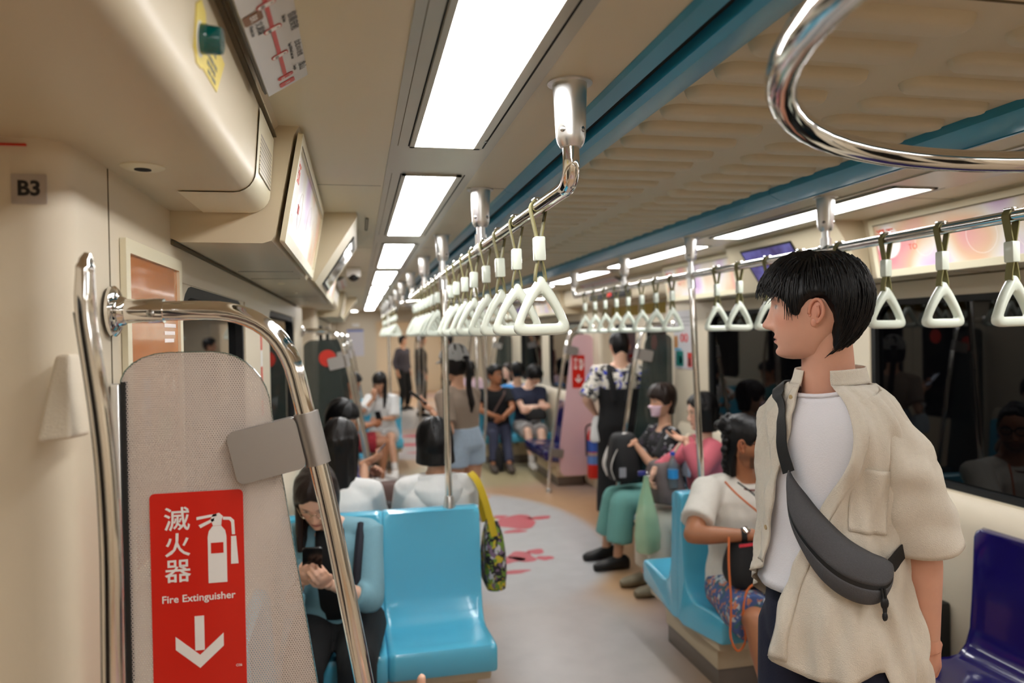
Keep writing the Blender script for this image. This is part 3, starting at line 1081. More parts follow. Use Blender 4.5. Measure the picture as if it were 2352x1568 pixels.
# overhead loop rails in the door bays
for i, yc in enumerate((0.46, 6.72)):
    t = thing('loop_rail', ['large chrome loop rail hanging close overhead by the top corner', 'chrome loop rail hanging in the second door bay'][i], 'handrail', (XC, yc, 1.99))
    P = []
    w, h, r = 1.31, 1.31, 0.655
    for k in range(64):
        P.append((XC + r * math.cos(2 * math.pi * k / 64), yc + r * math.sin(2 * math.pi * k / 64), 1.99))
    obj('tube', MB().tube(P, 0.019, 20, closed=True), M_chrome, t)
    for (sx, sy) in ((-1, 0), (1, 0)):
        x, y = XC + sx * w / 2, yc + sy * h / 2
        a, b = MB(), MB()
        socket(a, b, x, y)
        so = obj('ceiling_socket', a, M_alu, t)
        obj('screw', b, M_screw, so)
        obj('drop_tube', MB().tube([(x, y, ZC - 0.1), (x, y, 1.99)], 0.0145, 14), M_chrome, t)

# ================================================================== draught screens beside the doors
def film_mat(name, cols, holes, base_alpha=1.0, pitch=0.0042):
    """printed window film on glass: soft colour print, with a punched dot grid when holes is true"""
    m = mat(name, cols[0], 0.28, spec=0.5)
    nt = m.node_tree
    L = nt.links
    b = nt.nodes['Principled BSDF']
    out = nt.nodes['Material Output']
    tc = nt.nodes.new('ShaderNodeTexCoord')
    sep = nt.nodes.new('ShaderNodeSeparateXYZ')
    L.new(tc.outputs['Object'], sep.inputs[0])
    nz = nt.nodes.new('ShaderNodeTexNoise')
    nz.inputs['Scale'].default_value = 2.2
    nz.inputs['Detail'].default_value = 0.5
    L.new(tc.outputs['Object'], nz.inputs['Vector'])
    add = nt.nodes.new('ShaderNodeMath')
    add.operation = 'MULTIPLY_ADD'
    L.new(sep.outputs[2], add.inputs[0])
    add.inputs[1].default_value = -0.55
    L.new(nz.outputs['Fac'], add.inputs[2])
    rp = nt.nodes.new('ShaderNodeValToRGB')
    e = rp.color_ramp.elements
    e[0].position, e[0].color = 0.30, (*cols[0], 1)
    e[1].position, e[1].color = 0.95, (*cols[-1], 1)
    for i, c in enumerate(cols[1:-1]):
        k = e.new(0.30 + 0.65 * (i + 1) / (len(cols) - 1))
        k.color = (*c, 1)
    L.new(add.outputs[0], rp.inputs[0])
    L.new(rp.outputs[0], b.inputs['Base Color'])
    tr = nt.nodes.new('ShaderNodeBsdfTransparent')
    mxs = nt.nodes.new('ShaderNodeMixShader')
    L.new(b.outputs[0], mxs.inputs[2])
    L.new(tr.outputs[0], mxs.inputs[1])
    L.new(mxs.outputs[0], out.inputs[0])
    if holes:
        def M(op, a, bb=None, cc=None):
            n = nt.nodes.new('ShaderNodeMath')
            n.operation = op
            for i, v in enumerate((a, bb, cc)):
                if v is None:
                    continue
                if isinstance(v, (int, float)):
                    n.inputs[i].default_value = v
                else:
                    L.new(v, n.inputs[i])
            return n.outputs[0]
        u = M('DIVIDE', sep.outputs[0], pitch)
        v = M('DIVIDE', sep.outputs[2], pitch * 0.866)
        row = M('FLOOR', v)
        par = M('MULTIPLY', M('MODULO', M('ABSOLUTE', row), 2.0), 0.5)
        fu = M('SUBTRACT', M('FRACT', M('ADD', u, par)), 0.5)
        fv = M('MULTIPLY', M('SUBTRACT', M('FRACT', v), 0.5), 0.866)
        d = M('SQRT', M('ADD', M('MULTIPLY', fu, fu), M('MULTIPLY', fv, fv)))
        r = nt.nodes.new('ShaderNodeMapRange')
        r.inputs[1].default_value = 0.275
        r.inputs[2].default_value = 0.335
        L.new(d, r.inputs[0])
        L.new(r.outputs[0], mxs.inputs[0])
    else:
        mxs.inputs[0].default_value = base_alpha
    return m


M_film = film_mat('perforated_cream_film', [srgb(206, 194, 184), srgb(210, 196, 186), srgb(212, 180, 182), srgb(204, 168, 166)], True)
M_filmfar = film_mat('pink_printed_film', [srgb(226, 188, 194), srgb(228, 206, 198), srgb(222, 206, 178), srgb(210, 192, 216)], False, 0.95)
M_dimglass = film_mat('dark_tinted_screen_glass', [srgb(52, 62, 58), srgb(44, 52, 50)], False, 0.72)
M_edge = mat('green_glass_edge', srgb(80, 104, 92), 0.15)


def screen_outline(n=10):
    """glass of a draught screen: x measured from the wall, z absolute"""
    P = [(0.012, 0.16), (0.012, 1.628)]
    P += [(0.012 + 0.075 - 0.075 * math.cos(a) , 1.628 + 0.052 * math.sin(a)) for a in np.linspace(0.15, math.pi / 2, 6)]
    P += [(0.155, 1.680)]
    P += [(0.155 + 0.095 * math.sin(a), 1.575 + 0.105 * math.cos(a)) for a in np.linspace(0.25, math.pi / 2 - 0.05, 8)]
    P += [(0.262, 1.49), (0.318, 1.098), (0.395, 0.55), (0.415, 0.36), (0.40, 0.20), (0.36, 0.16)]
    return P


def screen(y, side, label, film, sign=None, near=False):
    sg = 1 if side == 0 else -1
    X = (XL + 0.003) if side == 0 else (XR - 0.003)
    x = lambda a: X + sg * a
    t = thing('draught_screen', label, 'screen', (X, y, 0))
    O = [(x(a), z) for a, z in screen_outline()]
    mb = MB().prism(O, (0, y, 0), (1, 0, 0), (0, 0, 1), (0, 0.008, 0))
    g = obj('glass', mb, film, t, 0)
    if near:
        n = len(O)
        c = (sum(p[0] for p in O) / n, sum(p[1] for p in O) / n)
        inn = [(px + (c[0] - px) * 0.008, pz + (c[1] - pz) * 0.003) for px, pz in O]
        obj('glass_edge', ring_mb([(px, pz) for px, pz in O], inn, (0, y - 0.0006, 0), (1, 0, 0), (0, 0, 1), (0, 0.0092, 0)), M_edge, t, 0)
        obj('wall_channel', MB().rbox((x(0.0), y - 0.012, 0.2), (x(0.014), y + 0.02, 1.63), 0.003), M_alu, t)
        obj('seal', MB().box((x(0.014), y - 0.006, 0.2), (x(0.021), y + 0.014, 1.632)), M_black, t, 0)
    pts = fillet([(x(0.02), y, 1.749), (x(0.268), y, 1.749), (x(0.345), y, 1.40), (x(0.43), y, 0.90), (x(0.52), y, 0.30), (x(0.535), y, 0.0)], 0.13, 12)
    obj('pole', MB().tube(pts, 0.0165, 20), M_chrome, t)
    fl = obj('wall_flange', MB().lathe([(0.042, 0), (0.042, 0.005), (0.036, 0.010), (0.026, 0.013), (0.023, 0.020), (0.021, 0.022)], (x(0.003), y, 1.749), (sg, 0, 0), 28), M_chrome, t)
    obj('collar', MB().tube([(x(0.02), y, 1.749), (x(0.083), y, 1.749)], 0.0205, 24), M_chrome, t)
    if near:
        obj('screw', MB().lathe([(0.0065, 0), (0.0065, 0.002), (0.004, 0.003)], (x(0.066), y - 0.0195, 1.744), (0, -1, 0), 14), M_screw, t)
        for a in (0.4, 2.5, 4.6):
            obj('screw', MB().lathe([(0.005, 0), (0.005, 0.002), (0.003, 0.004)], (x(0.010), y + 0.032 * math.cos(a), 1.749 + 0.032 * math.sin(a)), (sg, 0, 0), 10), M_chrome, fl)
    obj('floor_cup', MB().lathe([(0.034, 0), (0.034, 0.006), (0.022, 0.04), (0.017, 0.042)], (x(0.535), y, 0), (0, 0, 1), 18), M_alu, t)
    for zc in (1.525, 0.42):
        # clamp: a barrel round the pole and a plate gripping the glass
        def px(z):
            for (a, b) in zip(pts[:-1], pts[1:]):
                if min(a.z, b.z) <= z <= max(a.z, b.z) and abs(a.z - b.z) > 1e-6:
                    return a.x + (b.x - a.x) * (z - a.z) / (b.z - a.z)
            return pts[-1].x
        a, b = Vector((px(zc + 0.045), y, zc + 0.045)), Vector((px(zc - 0.045), y, zc - 0.045))
        br = obj('clamp', MB().tube([a, b], 0.0215, 24), M_satin, t)
        ax = (a - b).normalized()
        perp = Vector((-ax.z, 0, ax.x)) * sg
        if perp.x * sg > 0:
            perp = -perp
        pl = rrect(0.115, 0.090, 0.012, 4)
        o_ = (a + b) / 2 + perp * 0.076 + Vector((0, -0.0165, 0))
        obj('plate', MB().prism(pl, o_, perp, ax, (0, 0.012, 0)), M_satin, br, 40)
        obj('rear_plate', MB().prism(pl, o_ + Vector((0, 0.026, 0)), perp, ax, (0, 0.006, 0)), M_satin, br, 40)
    if sign:
        fire_sign(t, X, y, side, near, film)
    return t


M_signred = M_red


def fire_sign(t, X, y, side, near, film):
    if side == 0:
        cx, cz, w, h = -0.2695, 1.268, 0.148, 0.352
    else:
        cx, cz, w, h = 2.335, 1.28, 0.142, 0.352
    yy = y - 0.0008
    s = obj('fire_sign', MB().prism(rrect(w, h, 0.008), (cx, yy, cz), (1, 0, 0), (0, 0, 1), (0, -0.0012, 0)), M_signred, t, 0)
    ux, uy = (1, 0, 0), (0, 0, 1)
    f = yy - 0.0012
    k = w / 0.148
    P = lambda a, b: (cx + a * k, f, cz + b)
    for i, ch in enumerate('滅火器'):
        text('character', ch, 0.042, M_white, P(-0.032, 0.129 - 0.0435 * i), ux, uy, s, bold=0.0004, lift=0.0004, thick=0.0002)
    if near:
        text('lettering', 'Fire Extinguisher', 0.0172, M_white, P(0.0, -0.003), ux, uy, s, bold=0.00022, lift=0.0004, thick=0.0002)
        text('lettering', 'C06', 0.006, M_white, P(0.062, -0.124), ux, uy, s, lift=0.0004, thick=0.0002)
    ic = MB()
    body = [(-0.015, 0.020), (0.015, 0.020), (0.015, 0.098), (0.013, 0.108), (0.007, 0.116), (-0.007, 0.116), (-0.013, 0.108), (-0.015, 0.098)]
    sc = lambda pts, dx, dz: [(a * k + dx, b + dz) for a, b in pts]
    D = (0, -0.0005, 0)
    O = (cx, f, cz)
    ic.prism(sc(body, 0.031 * k, 0), O, ux, uy, D)
    ic.prism(sc([(-0.006, 0.1165), (0.007, 0.1165), (0.008, 0.126), (0.010, 0.132), (0.004, 0.138), (-0.006, 0.136), (-0.010, 0.128)], 0.031 * k, 0), O, ux, uy, D)
    ic.prism(sc([(-0.032, 0.133), (0.0, 0.137), (0.0, 0.133), (-0.032, 0.128)], 0.031 * k, 0), O, ux, uy, D)
    ic.prism(sc([(-0.029, 0.119), (-0.004, 0.130), (-0.004, 0.125), (-0.026, 0.114)], 0.031 * k, 0), O, ux, uy, D)
    ic.prism(sc([(0.010, 0.131), (0.022, 0.130), (0.028, 0.124), (0.029, 0.100), (0.024, 0.100), (0.023, 0.121), (0.020, 0.125), (0.010, 0.126)], 0.031 * k, 0), O, ux, uy, D)
    ic.prism(sc([(0.0225, 0.097), (0.0305, 0.097), (0.0335, 0.050), (0.0215, 0.050)], 0.031 * k, 0), O, ux, uy, D)
    obj('extinguisher_pictogram', ic, M_white, s, 0)
    obj('pictogram_label', MB().prism(sc([(-0.010, 0.070), (0.010, 0.070), (0.010, 0.088), (-0.010, 0.088)], 0.031 * k, 0), (cx, f - 0.0006, cz), ux, uy, (0, -0.0004, 0)), M_signred, s, 0)
    ar = MB()
    ar.prism(sc([(-0.0075, -0.034), (0.0075, -0.034), (0.0075, -0.092), (-0.0075, -0.092)], 0, 0), O, ux, uy, D)
    ar.prism(sc([(0, -0.122), (0.038, -0.088), (0.038, -0.066), (0.0, -0.100)], 0, 0), O, ux, uy, D)
    ar.prism(sc([(0, -0.122), (0.0, -0.100), (-0.038, -0.066), (-0.038, -0.088)], 0, 0), O, ux, uy, D)
    obj('arrow', ar, M_white, s, 0)


screen(1.33, 0, 'perforated draught screen with chrome arch and fire extinguisher sign, nearest the viewer', M_film, sign=True, near=True)
sc2 = screen(5.62, 0, 'dark tinted draught screen with a red round sticker', M_dimglass)
obj('round_sticker', MB().lathe([(0.062, 0), (0.062, 0.0015)], (-0.215, 5.618, 1.545), (0, -1, 0), 24), mat('red_sticker', srgb(214, 50, 34), 0.5), sc2, 0)
screen(7.68, 0, 'draught screen on the far side of the second door, poster side', M_dimglass)
screen(11.97, 0, 'distant draught screen before the last door, poster side', M_dimglass)
screen(1.33, 1, 'draught screen across from the viewpoint, outside the picture', M_dimglass)
screen(5.62, 1, 'dark tinted draught screen beside the person in patterned shirt', M_dimglass)
screen(7.68, 1, 'pink printed draught screen with fire extinguisher sign by the second door', M_filmfar, sign=True)
screen(11.97, 1, 'distant draught screen before the last door, standing man\'s side', M_dimglass)

# curved grab bar on the near door pillar and its moulded block
t = thing('door_grab_bar', 'curved polished grab bar on the near door pillar', 'grab bar', (-0.345, 1.085, 1.0))
gp = [(-0.349, 1.082, 1.818), (-0.352, 1.081, 1.80), (-0.353, 1.08, 1.74), (-0.347, 1.08, 1.69), (-0.336, 1.08, 1.60), (-0.330, 1.08, 1.52), (-0.327, 1.08, 1.42), (-0.329, 1.08, 1.25), (-0.333, 1.08, 0.9)]
obj('bar', MB().tube(fillet(gp, 0.05, 4), [0.004] + [0.009] * 2 + [0.0115] * 3 + [0.013] * (len(fillet(gp, 0.05, 4)) - 6), 20), M_chrome, t)
obj('backing_strip', MB().tube([(x - 0.011, y + 0.014, z) for x, y, z in fillet(gp[2:], 0.05, 4)], 0.0085, 12), M_black, t)
t = thing('pillar_block', 'cream moulded block on the near door pillar', 'cover', (-0.40, 1.12, 1.56))
bl = MB()
r0 = [(-0.424, 1.152, 1.564), (-0.372, 1.152, 1.568), (-0.372, 1.075, 1.572), (-0.418, 1.085, 1.567)]
r1 = [(-0.410, 1.152, 1.682), (-0.384, 1.152, 1.684), (-0.386, 1.118, 1.684), (-0.406, 1.122, 1.682)]
bl.loft([r0, r1])
bo = obj('moulding', bl, M_textured, t, 0)
md = bo.modifiers.new('bevel', 'BEVEL')
md.width = 0.006
md.segments = 3
t = thing('number_plate', 'small grey plate reading B3 on the cream pillar', 'sign', (-0.443, 1.148, 1.914))
pl = obj('plate', MB().prism(rrect(0.045, 0.042, 0.002), (-0.443, 1.1495, 1.914), (1, 0, 0), (0, 0, 1), (0, -0.0012, 0)), M_greyplate, t, 0)
text('lettering', 'B3', 0.0285, M_ink, (-0.443, 1.1483, 1.914), (1, 0, 0), (0, 0, 1), t, bold=0.0011, lift=0.0003, thick=0.0002)

wl_ = bpy.data.objects['wall_left']
obj('red_edge_strip', MB().box((-0.50, 1.1465, 1.9735), (-0.445, 1.1495, 1.9765)), M_red, wl_, 0)

# ================================================================== header-box fittings
t = thing('door_button', 'teal door button on yellow label above the near door', 'button', (-0.186, 0.985, 2.07))
ux, uy, nn = (0, 1, 0), (0.07, 0, 1), (1, 0, -0.07)
lab = obj('yellow_plate', MB().prism([(-0.030, -0.024), (-0.012, -0.036), (0.014, -0.034), (0.020, -0.030), (0.118, -0.030), (0.165, 0.026), (0.10, 0.03), (0.030, 0.026), (0.022, 0.040), (-0.004, 0.046), (-0.030, 0.03)],
                                     (-0.1846, 0.985, 2.076), ux, uy, (0.0014, 0, 0)), M_yellow, t, 0)
obj('bezel', MB().lathe([(0.023, 0), (0.023, 0.002), (0.019, 0.004)], (-0.186, 0.983, 2.074), nn, 28), M_white, t)
obj('cap', MB().lathe([(0.0185, 0), (0.0185, 0.009), (0.0175, 0.010), (0.017, 0.024), (0.0155, 0.027), (0.0, 0.027)], (-0.184, 0.983, 2.074), nn, 28), M_teal, t)
M_lines = mat('grey_small_print', srgb(120, 118, 92), 0.6)
lines = MB()
for (ya, yb, zc, hh) in ((0.035, 0.088, 0.016, 0.009), (0.030, 0.048, 0.000, 0.006), (0.052, 0.075, 0.000, 0.006), (0.080, 0.098, 0.000, 0.006), (0.034, 0.052, -0.010, 0.006), (0.056, 0.072, -0.010, 0.006), (0.076, 0.088, -0.010, 0.006), (0.040, 0.060, -0.020, 0.005), (0.066, 0.092, -0.020, 0.005)):
    lines.prism([(ya, zc - hh / 2), (yb, zc - hh / 2), (yb, zc + hh / 2), (ya, zc + hh / 2)], (-0.1832, 0.995, 2.073), ux, uy, (0.0004, 0, 0))
obj('small_print', lines, M_lines, lab, 0)


def grille_mat():
    m = mat('perforated_grille', srgb(214, 204, 182), 0.4)
    nt = m.node_tree
    L = nt.links
    b = nt.nodes['Principled BSDF']
    tc = nt.nodes.new('ShaderNodeTexCoord')
    sep = nt.nodes.new('ShaderNodeSeparateXYZ')
    L.new(tc.outputs['Object'], sep.inputs[0])
    fr = []
    for ax, p in ((1, 0.0085), (2, 0.0085)):
        d = nt.nodes.new('ShaderNodeMath')
        d.operation = 'DIVIDE'
        L.new(sep.outputs[ax], d.inputs[0])
        d.inputs[1].default_value = p
        f = nt.nodes.new('ShaderNodeMath')
        f.operation = 'FRACT'
        L.new(d.outputs[0], f.inputs[0])
        s = nt.nodes.new('ShaderNodeMath')
        s.operation = 'SUBTRACT'
        L.new(f.outputs[0], s.inputs[0])
        s.inputs[1].default_value = 0.5
        q = nt.nodes.new('ShaderNodeMath')
        q.operation = 'MULTIPLY'
        L.new(s.outputs[0], q.inputs[0])
        L.new(s.outputs[0], q.inputs[1])
        fr.append(q.outputs[0])
    a = nt.nodes.new('ShaderNodeMath')
    a.operation = 'ADD'
    L.new(fr[0], a.inputs[0])
    L.new(fr[1], a.inputs[1])
    r = nt.nodes.new('ShaderNodeMapRange')
    r.inputs[1].default_value = 0.07
    r.inputs[2].default_value = 0.09
    L.new(a.outputs[0], r.inputs[0])
    x = nt.nodes.new('ShaderNodeMix')
    x.data_type = 'RGBA'
    L.new(r.outputs[0], x.inputs[0])
    x.inputs[6].default_value = (*srgb(40, 36, 30), 1)
    x.inputs[7].default_value = (*srgb(214, 204, 182), 1)
    L.new(x.outputs[2], b.inputs['Base Color'])
    return m


def header_fittings(off, side, names):
    q = (lambda x: x) if side == 0 else mx
    sg = 1 if side == 0 else -1
    t = thing('speaker_grille', names[0], 'grille', (q(-0.186), 1.62 + off, 2.0))
    prof = []
    for k in range(7):
        a = math.pi / 2 * k / 6
        prof.append((-0.230 + 0.0445 * math.sin(a), 2.0278 - 0.0445 * math.cos(a)))
    prof = [(-0.33, 1.9832)] + prof + [(-0.1755, 2.15)]
    obj('cover', MB().loft([[(q(x), 1.515 + off, z) for x, z in prof], [(q(x), 1.757 + off, z) for x, z in prof]], cap=False, closed_ring=False), M_frame_cream, t, 30)
    obj('perforated_field', MB().prism([(-0.085, -0.055), (0.10, -0.055), (0.10, 0.055), (-0.085, 0.055)], (q(-0.1815), 1.635 + off, 2.085), (0, 1, 0), (0.05 * sg, 0, 1), (0.0015 * sg, 0, 0)), grille_mat(), t, 0)
    t = thing('smoke_vent', names[1], 'vent', (q(-0.339), 1.317 + off, 1.986))
    obj('rim', MB().lathe([(0.034, 0), (0.034, 0.002), (0.028, 0.005), (0.0, 0.006)], (q(-0.339), 1.317 + off, 1.9865), (0, 0, -1), 28), M_frame_cream, t)
    obj('hole', MB().lathe([(0.013, 0), (0.013, 0.0012)], (q(-0.339), 1.317 + off, 1.981), (0, 0, -1), 20), M_gap, t)


header_fittings(0, 0, ('cream speaker grille at the end of the near door box', 'round cream vent under the near door box'))


def route_map(far_end, side, label, detail):
    """sloped line-map board over a door; far_end: y of its far edge"""
    q = (lambda x: x) if side == 0 else mx
    sg = 1 if side == 0 else -1
    A, B = Vector((q(-0.148), 0, 2.140)), Vector((q(-0.079), 0, 2.1835))
    uy = (B - A).normalized()
    L = 1.05
    y0 = far_end - L
    t = thing('route_map', label, 'sign', (A.x, y0 + L / 2, 2.15))
    nrm = Vector((0, 1, 0)).cross(uy)                 # for side 0 this points down
    if nrm.z > 0:
        nrm = -nrm
    w = (B - A).length
    o = Vector((A.x, y0, A.z))
    obj('board', MB().prism([(0, 0), (L, 0), (L, w), (0, w)], o, (0, 1, 0), uy, -nrm * 0.008), mat('white_map_board', srgb(206, 206, 206), 0.35), t, 0)
    obj('edge', MB().prism([(-0.004, -0.004), (L + 0.004, -0.004), (L + 0.004, w + 0.002), (-0.004, w + 0.002)], o - nrm * 0.0075, (0, 1, 0), uy, -nrm * 0.010), mat('dark_map_edge', srgb(86, 82, 70), 0.4), t, 0)
    red = mat('route_red', srgb(190, 56, 50), 0.4)
    P = lambda y, v: Vector((A.x, y, A.z)) + uy * v + nrm * 0.0006
    v0 = 0.040
    x0 = Vector((0, 1, 0))
    obj('route_line', MB().prism([(0.02, -0.0035), (L - 0.06, -0.0035), (L - 0.06, 0.0035), (0.02, 0.0035)], P(y0, v0), x0, uy, nrm * 0.0004), red, t, 0)
    st = [(1.359, '02', '象山', 'Xiangshan'), (1.260, '03', '台北101/世貿', 'Taipei 101/World Trade Center'), (1.156, '04', '信義安和', 'Xinyi Anhe'), (1.073, '05', '大安', 'Daan')]
    off = far_end - 1.414
    for (y, num, zh, en) in st:
        obj('station_ring', MB().prism(rrect(0.0145, 0.030, 0.006), P(y + off, v0), x0, uy, nrm * 0.0008), red, t, 0)
        if num != '02':
            obj('station_pill', MB().prism(rrect(0.011, 0.0265, 0.005), P(y + off, v0), x0, uy, nrm * 0.0012), M_white, t, 0)
        if detail:
            text('station_number', num, 0.0095, M_ink if num != '02' else M_white, P(y + off, v0 - 0.006) + nrm * 0.0012, x0, uy, t, lift=0.0003, thick=0.0001)
            text('station_number', 'R', 0.005, M_ink if num != '02' else M_white, P(y + off, v0 + 0.008) + nrm * 0.0012, x0, uy, t, lift=0.0003, thick=0.0001)
            text('station_name', zh, 0.0165 if len(zh) < 6 else 0.0125, M_ink, P(y + off - 0.022, v0 + 0.0335), x0, uy, t, lift=0.0004, thick=0.0001, align='LEFT', squeeze=0.95)
            text('station_name', en, 0.0085, M_ink, P(y + off - 0.026, v0 + 0.0205), x0, uy, t, lift=0.0004, thick=0.0001, align='LEFT', squeeze=0.62)
    obj('line_badge', MB().prism(rrect(0.019, 0.030, 0.004), P(1.391 + off, v0), x0, uy, nrm * 0.0008), red, t, 0)
    br = mat('brown_badge', srgb(120, 76, 36), 0.4)
    obj('line_badge', MB().prism(rrect(0.030, 0.030, 0.005), P(1.092 + off, 0.0165), x0, uy, nrm * 0.0008), br, t, 0)
    if detail:
        text('badge_letter', 'R', 0.014, M_white, P(1.391 + off, v0) + nrm * 0.0008, x0, uy, t, lift=0.0003, thick=0.0001)
        text('badge_letter', 'BR', 0.016, M_white, P(1.092 + off, 0.0165) + nrm * 0.0008, x0, uy, t, lift=0.0003, thick=0.0001)
        text('line_name', '文湖線', 0.014, M_ink, P(1.112 + off, 0.0215), x0, uy, t, align='LEFT', lift=0.0004, thick=0.0001)
        text('line_name', 'Wenhu Line', 0.0088, M_ink, P(1.112 + off, 0.0095), x0, uy, t, align='LEFT', lift=0.0004, thick=0.0001, squeeze=0.8)
    return t


route_map(1.414, 0, 'white route map board with red line above the near door', True)
route_map(7.2, 0, 'grey route map board above the second door, poster side', False)
route_map(7.2, 1, 'grey route map board above the second door, standing man\'s side', False)
t = thing('led_display', 'dark display with red lettering under the far route map', 'display', (2.30, 6.5, 2.06))
obj('casing', MB().rbox((2.285, 6.0, 2.01), (2.31, 7.1, 2.10), 0.004), M_black, t)
text('lettering', '淡水', 0.07, mat('red_led', srgb(230, 40, 30), 0.5, emit=1.5), (2.284, 6.5, 2.053), (0, -1, 0), (0, 0, 1), t)

# tilted adverts, posters, screens
def advert_mat(name, seed, sat=1.0):
    m = mat(name, srgb(230, 220, 214), 0.3)
    nt = m.node_tree
    L = nt.links
    b = nt.nodes['Principled BSDF']
    tc = nt.nodes.new('ShaderNodeTexCoord')
    mp = nt.nodes.new('ShaderNodeMapping')
    mp.inputs['Location'].default_value = (seed * 1.7, seed * 2.3, seed)
    L.new(tc.outputs['Object'], mp.inputs[0])
    n = nt.nodes.new('ShaderNodeTexNoise')
    n.inputs['Scale'].default_value = 4.2
    n.inputs['Detail'].default_value = 0.6
    L.new(mp.outputs[0], n.inputs['Vector'])
    rp = nt.nodes.new('ShaderNodeValToRGB')
    e = rp.color_ramp.elements
    e[0].position, e[0].color = 0.24, (*srgb(204, 166, 214), 1)
    e[1].position, e[1].color = 0.80, (*srgb(226, 110, 140), 1)
    for p, c in ((0.36, srgb(224, 208, 226)), (0.45, srgb(230, 224, 220)), (0.53, srgb(230, 216, 196)), (0.61, srgb(228, 190, 158)), (0.70, srgb(228, 166, 166))):
        k = e.new(p)
        k.color = (*c, 1)
    L.new(n.outputs['Fac'], rp.inputs[0])
    L.new(rp.outputs[0], b.inputs['Base Color'])
    return m


M_adred = mat('advert_red_ink', srgb(226, 84, 54), 0.5)
M_adpink = mat('advert_pale_ink', srgb(246, 236, 232), 0.5)


def advert(ya, yb, side, label, seed, words=True):
    q = (lambda x: x) if side == 0 else mx
    sg = 1 if side == 0 else -1
    A, B = Vector((q(-0.172), 0, 1.928)), Vector((q(-0.128), 0, 2.168))
    up = (B - A).normalized()
    hgt = (B - A).length
    t = thing('advert_panel', label, 'advert', (A.x, (ya + yb) / 2, 2.05))
    ux = Vector((0, 1, 0)) if side == 0 else Vector((0, -1, 0))
    n = ux.cross(up)
    if n.x * sg < 0:
        n = -n
    o = Vector((0, (ya + yb) / 2, 0)) + (A + B) / 2 + n * 0.004
    w = yb - ya
    obj('frame', ring_mb(rrect(w, hgt + 0.012, 0.006), rrect(w - 0.05, hgt - 0.045, 0.004), o, ux, up, n * 0.012), M_frame_cream, t, 30)
    sh = obj('sheet', MB().prism(rrect(w - 0.046, hgt - 0.040, 0.004), o + n * 0.003, ux, up, n * 0.002), advert_mat('advert_print_%d' % seed, seed), t, 0)
    s = o + n * 0.0052
    W = w - 0.05
    obj('pale_disc', MB().prism([(0.07 * math.cos(a), 0.07 * math.sin(a)) for a in np.linspace(0, 2 * math.pi, 28)[:-1]], s + ux * (-W / 2 + 0.075) + up * 0.02, ux, up, n * 0.0004), M_adpink, sh, 0)
    if words:
        text('lettering', '週五', 0.055, M_adred, s + ux * (-W / 2 + 0.065) + up * 0.052 + n * 0.0004, ux, up, sh, bold=0.001, lift=0.0004)
        text('lettering', 'TO', 0.034, M_adred, s + ux * (-W / 2 + 0.21) - up * 0.015, ux, up, sh, lift=0.0004)
    pr = random.Random(seed)
    for k in range(3):
        c = (-W / 2 + 0.30 + 0.25 * k + pr.uniform(-0.05, 0.05))
        if c < W / 2 - 0.1:
            r = 0.05 + 0.02 * k
            obj('ring_print', ring_mb([(r * math.cos(a), r * math.sin(a)) for a in np.linspace(0, 6.2832, 25)[:-1]], [((r - 0.002) * math.cos(a), (r - 0.002) * math.sin(a)) for a in np.linspace(0, 6.2832, 25)[:-1]], s + ux * c - up * 0.01, ux, up, n * 0.0003), M_adpink, sh, 0)
    obj('hinge_gap', MB().prism([(-W / 2, -0.004), (W / 2, -0.004), (W / 2, 0.0), (-W / 2, 0.0)], o + up * (hgt / 2 - 0.018), ux, up, n * 0.0125), M_seam, t, 0)
    return t


advert(1.77, 2.87, 0, 'pastel advert in a tilted frame beside the speaker grille', 1)
advert(4.12, 5.17, 0, 'second pastel advert on the poster side beyond the blank screen', 2)
advert(1.80, 2.90, 1, 'pastel advert above the window behind the standing man', 3)
advert(4.12, 5.17, 1, 'pastel advert above the seated women past the purple screen', 4)
advert(8.2, 9.3, 0, 'distant pastel advert past the second door, poster side', 5, False)
advert(8.2, 9.3, 1, 'distant pastel advert past the second door, standing man\'s side', 6, False)


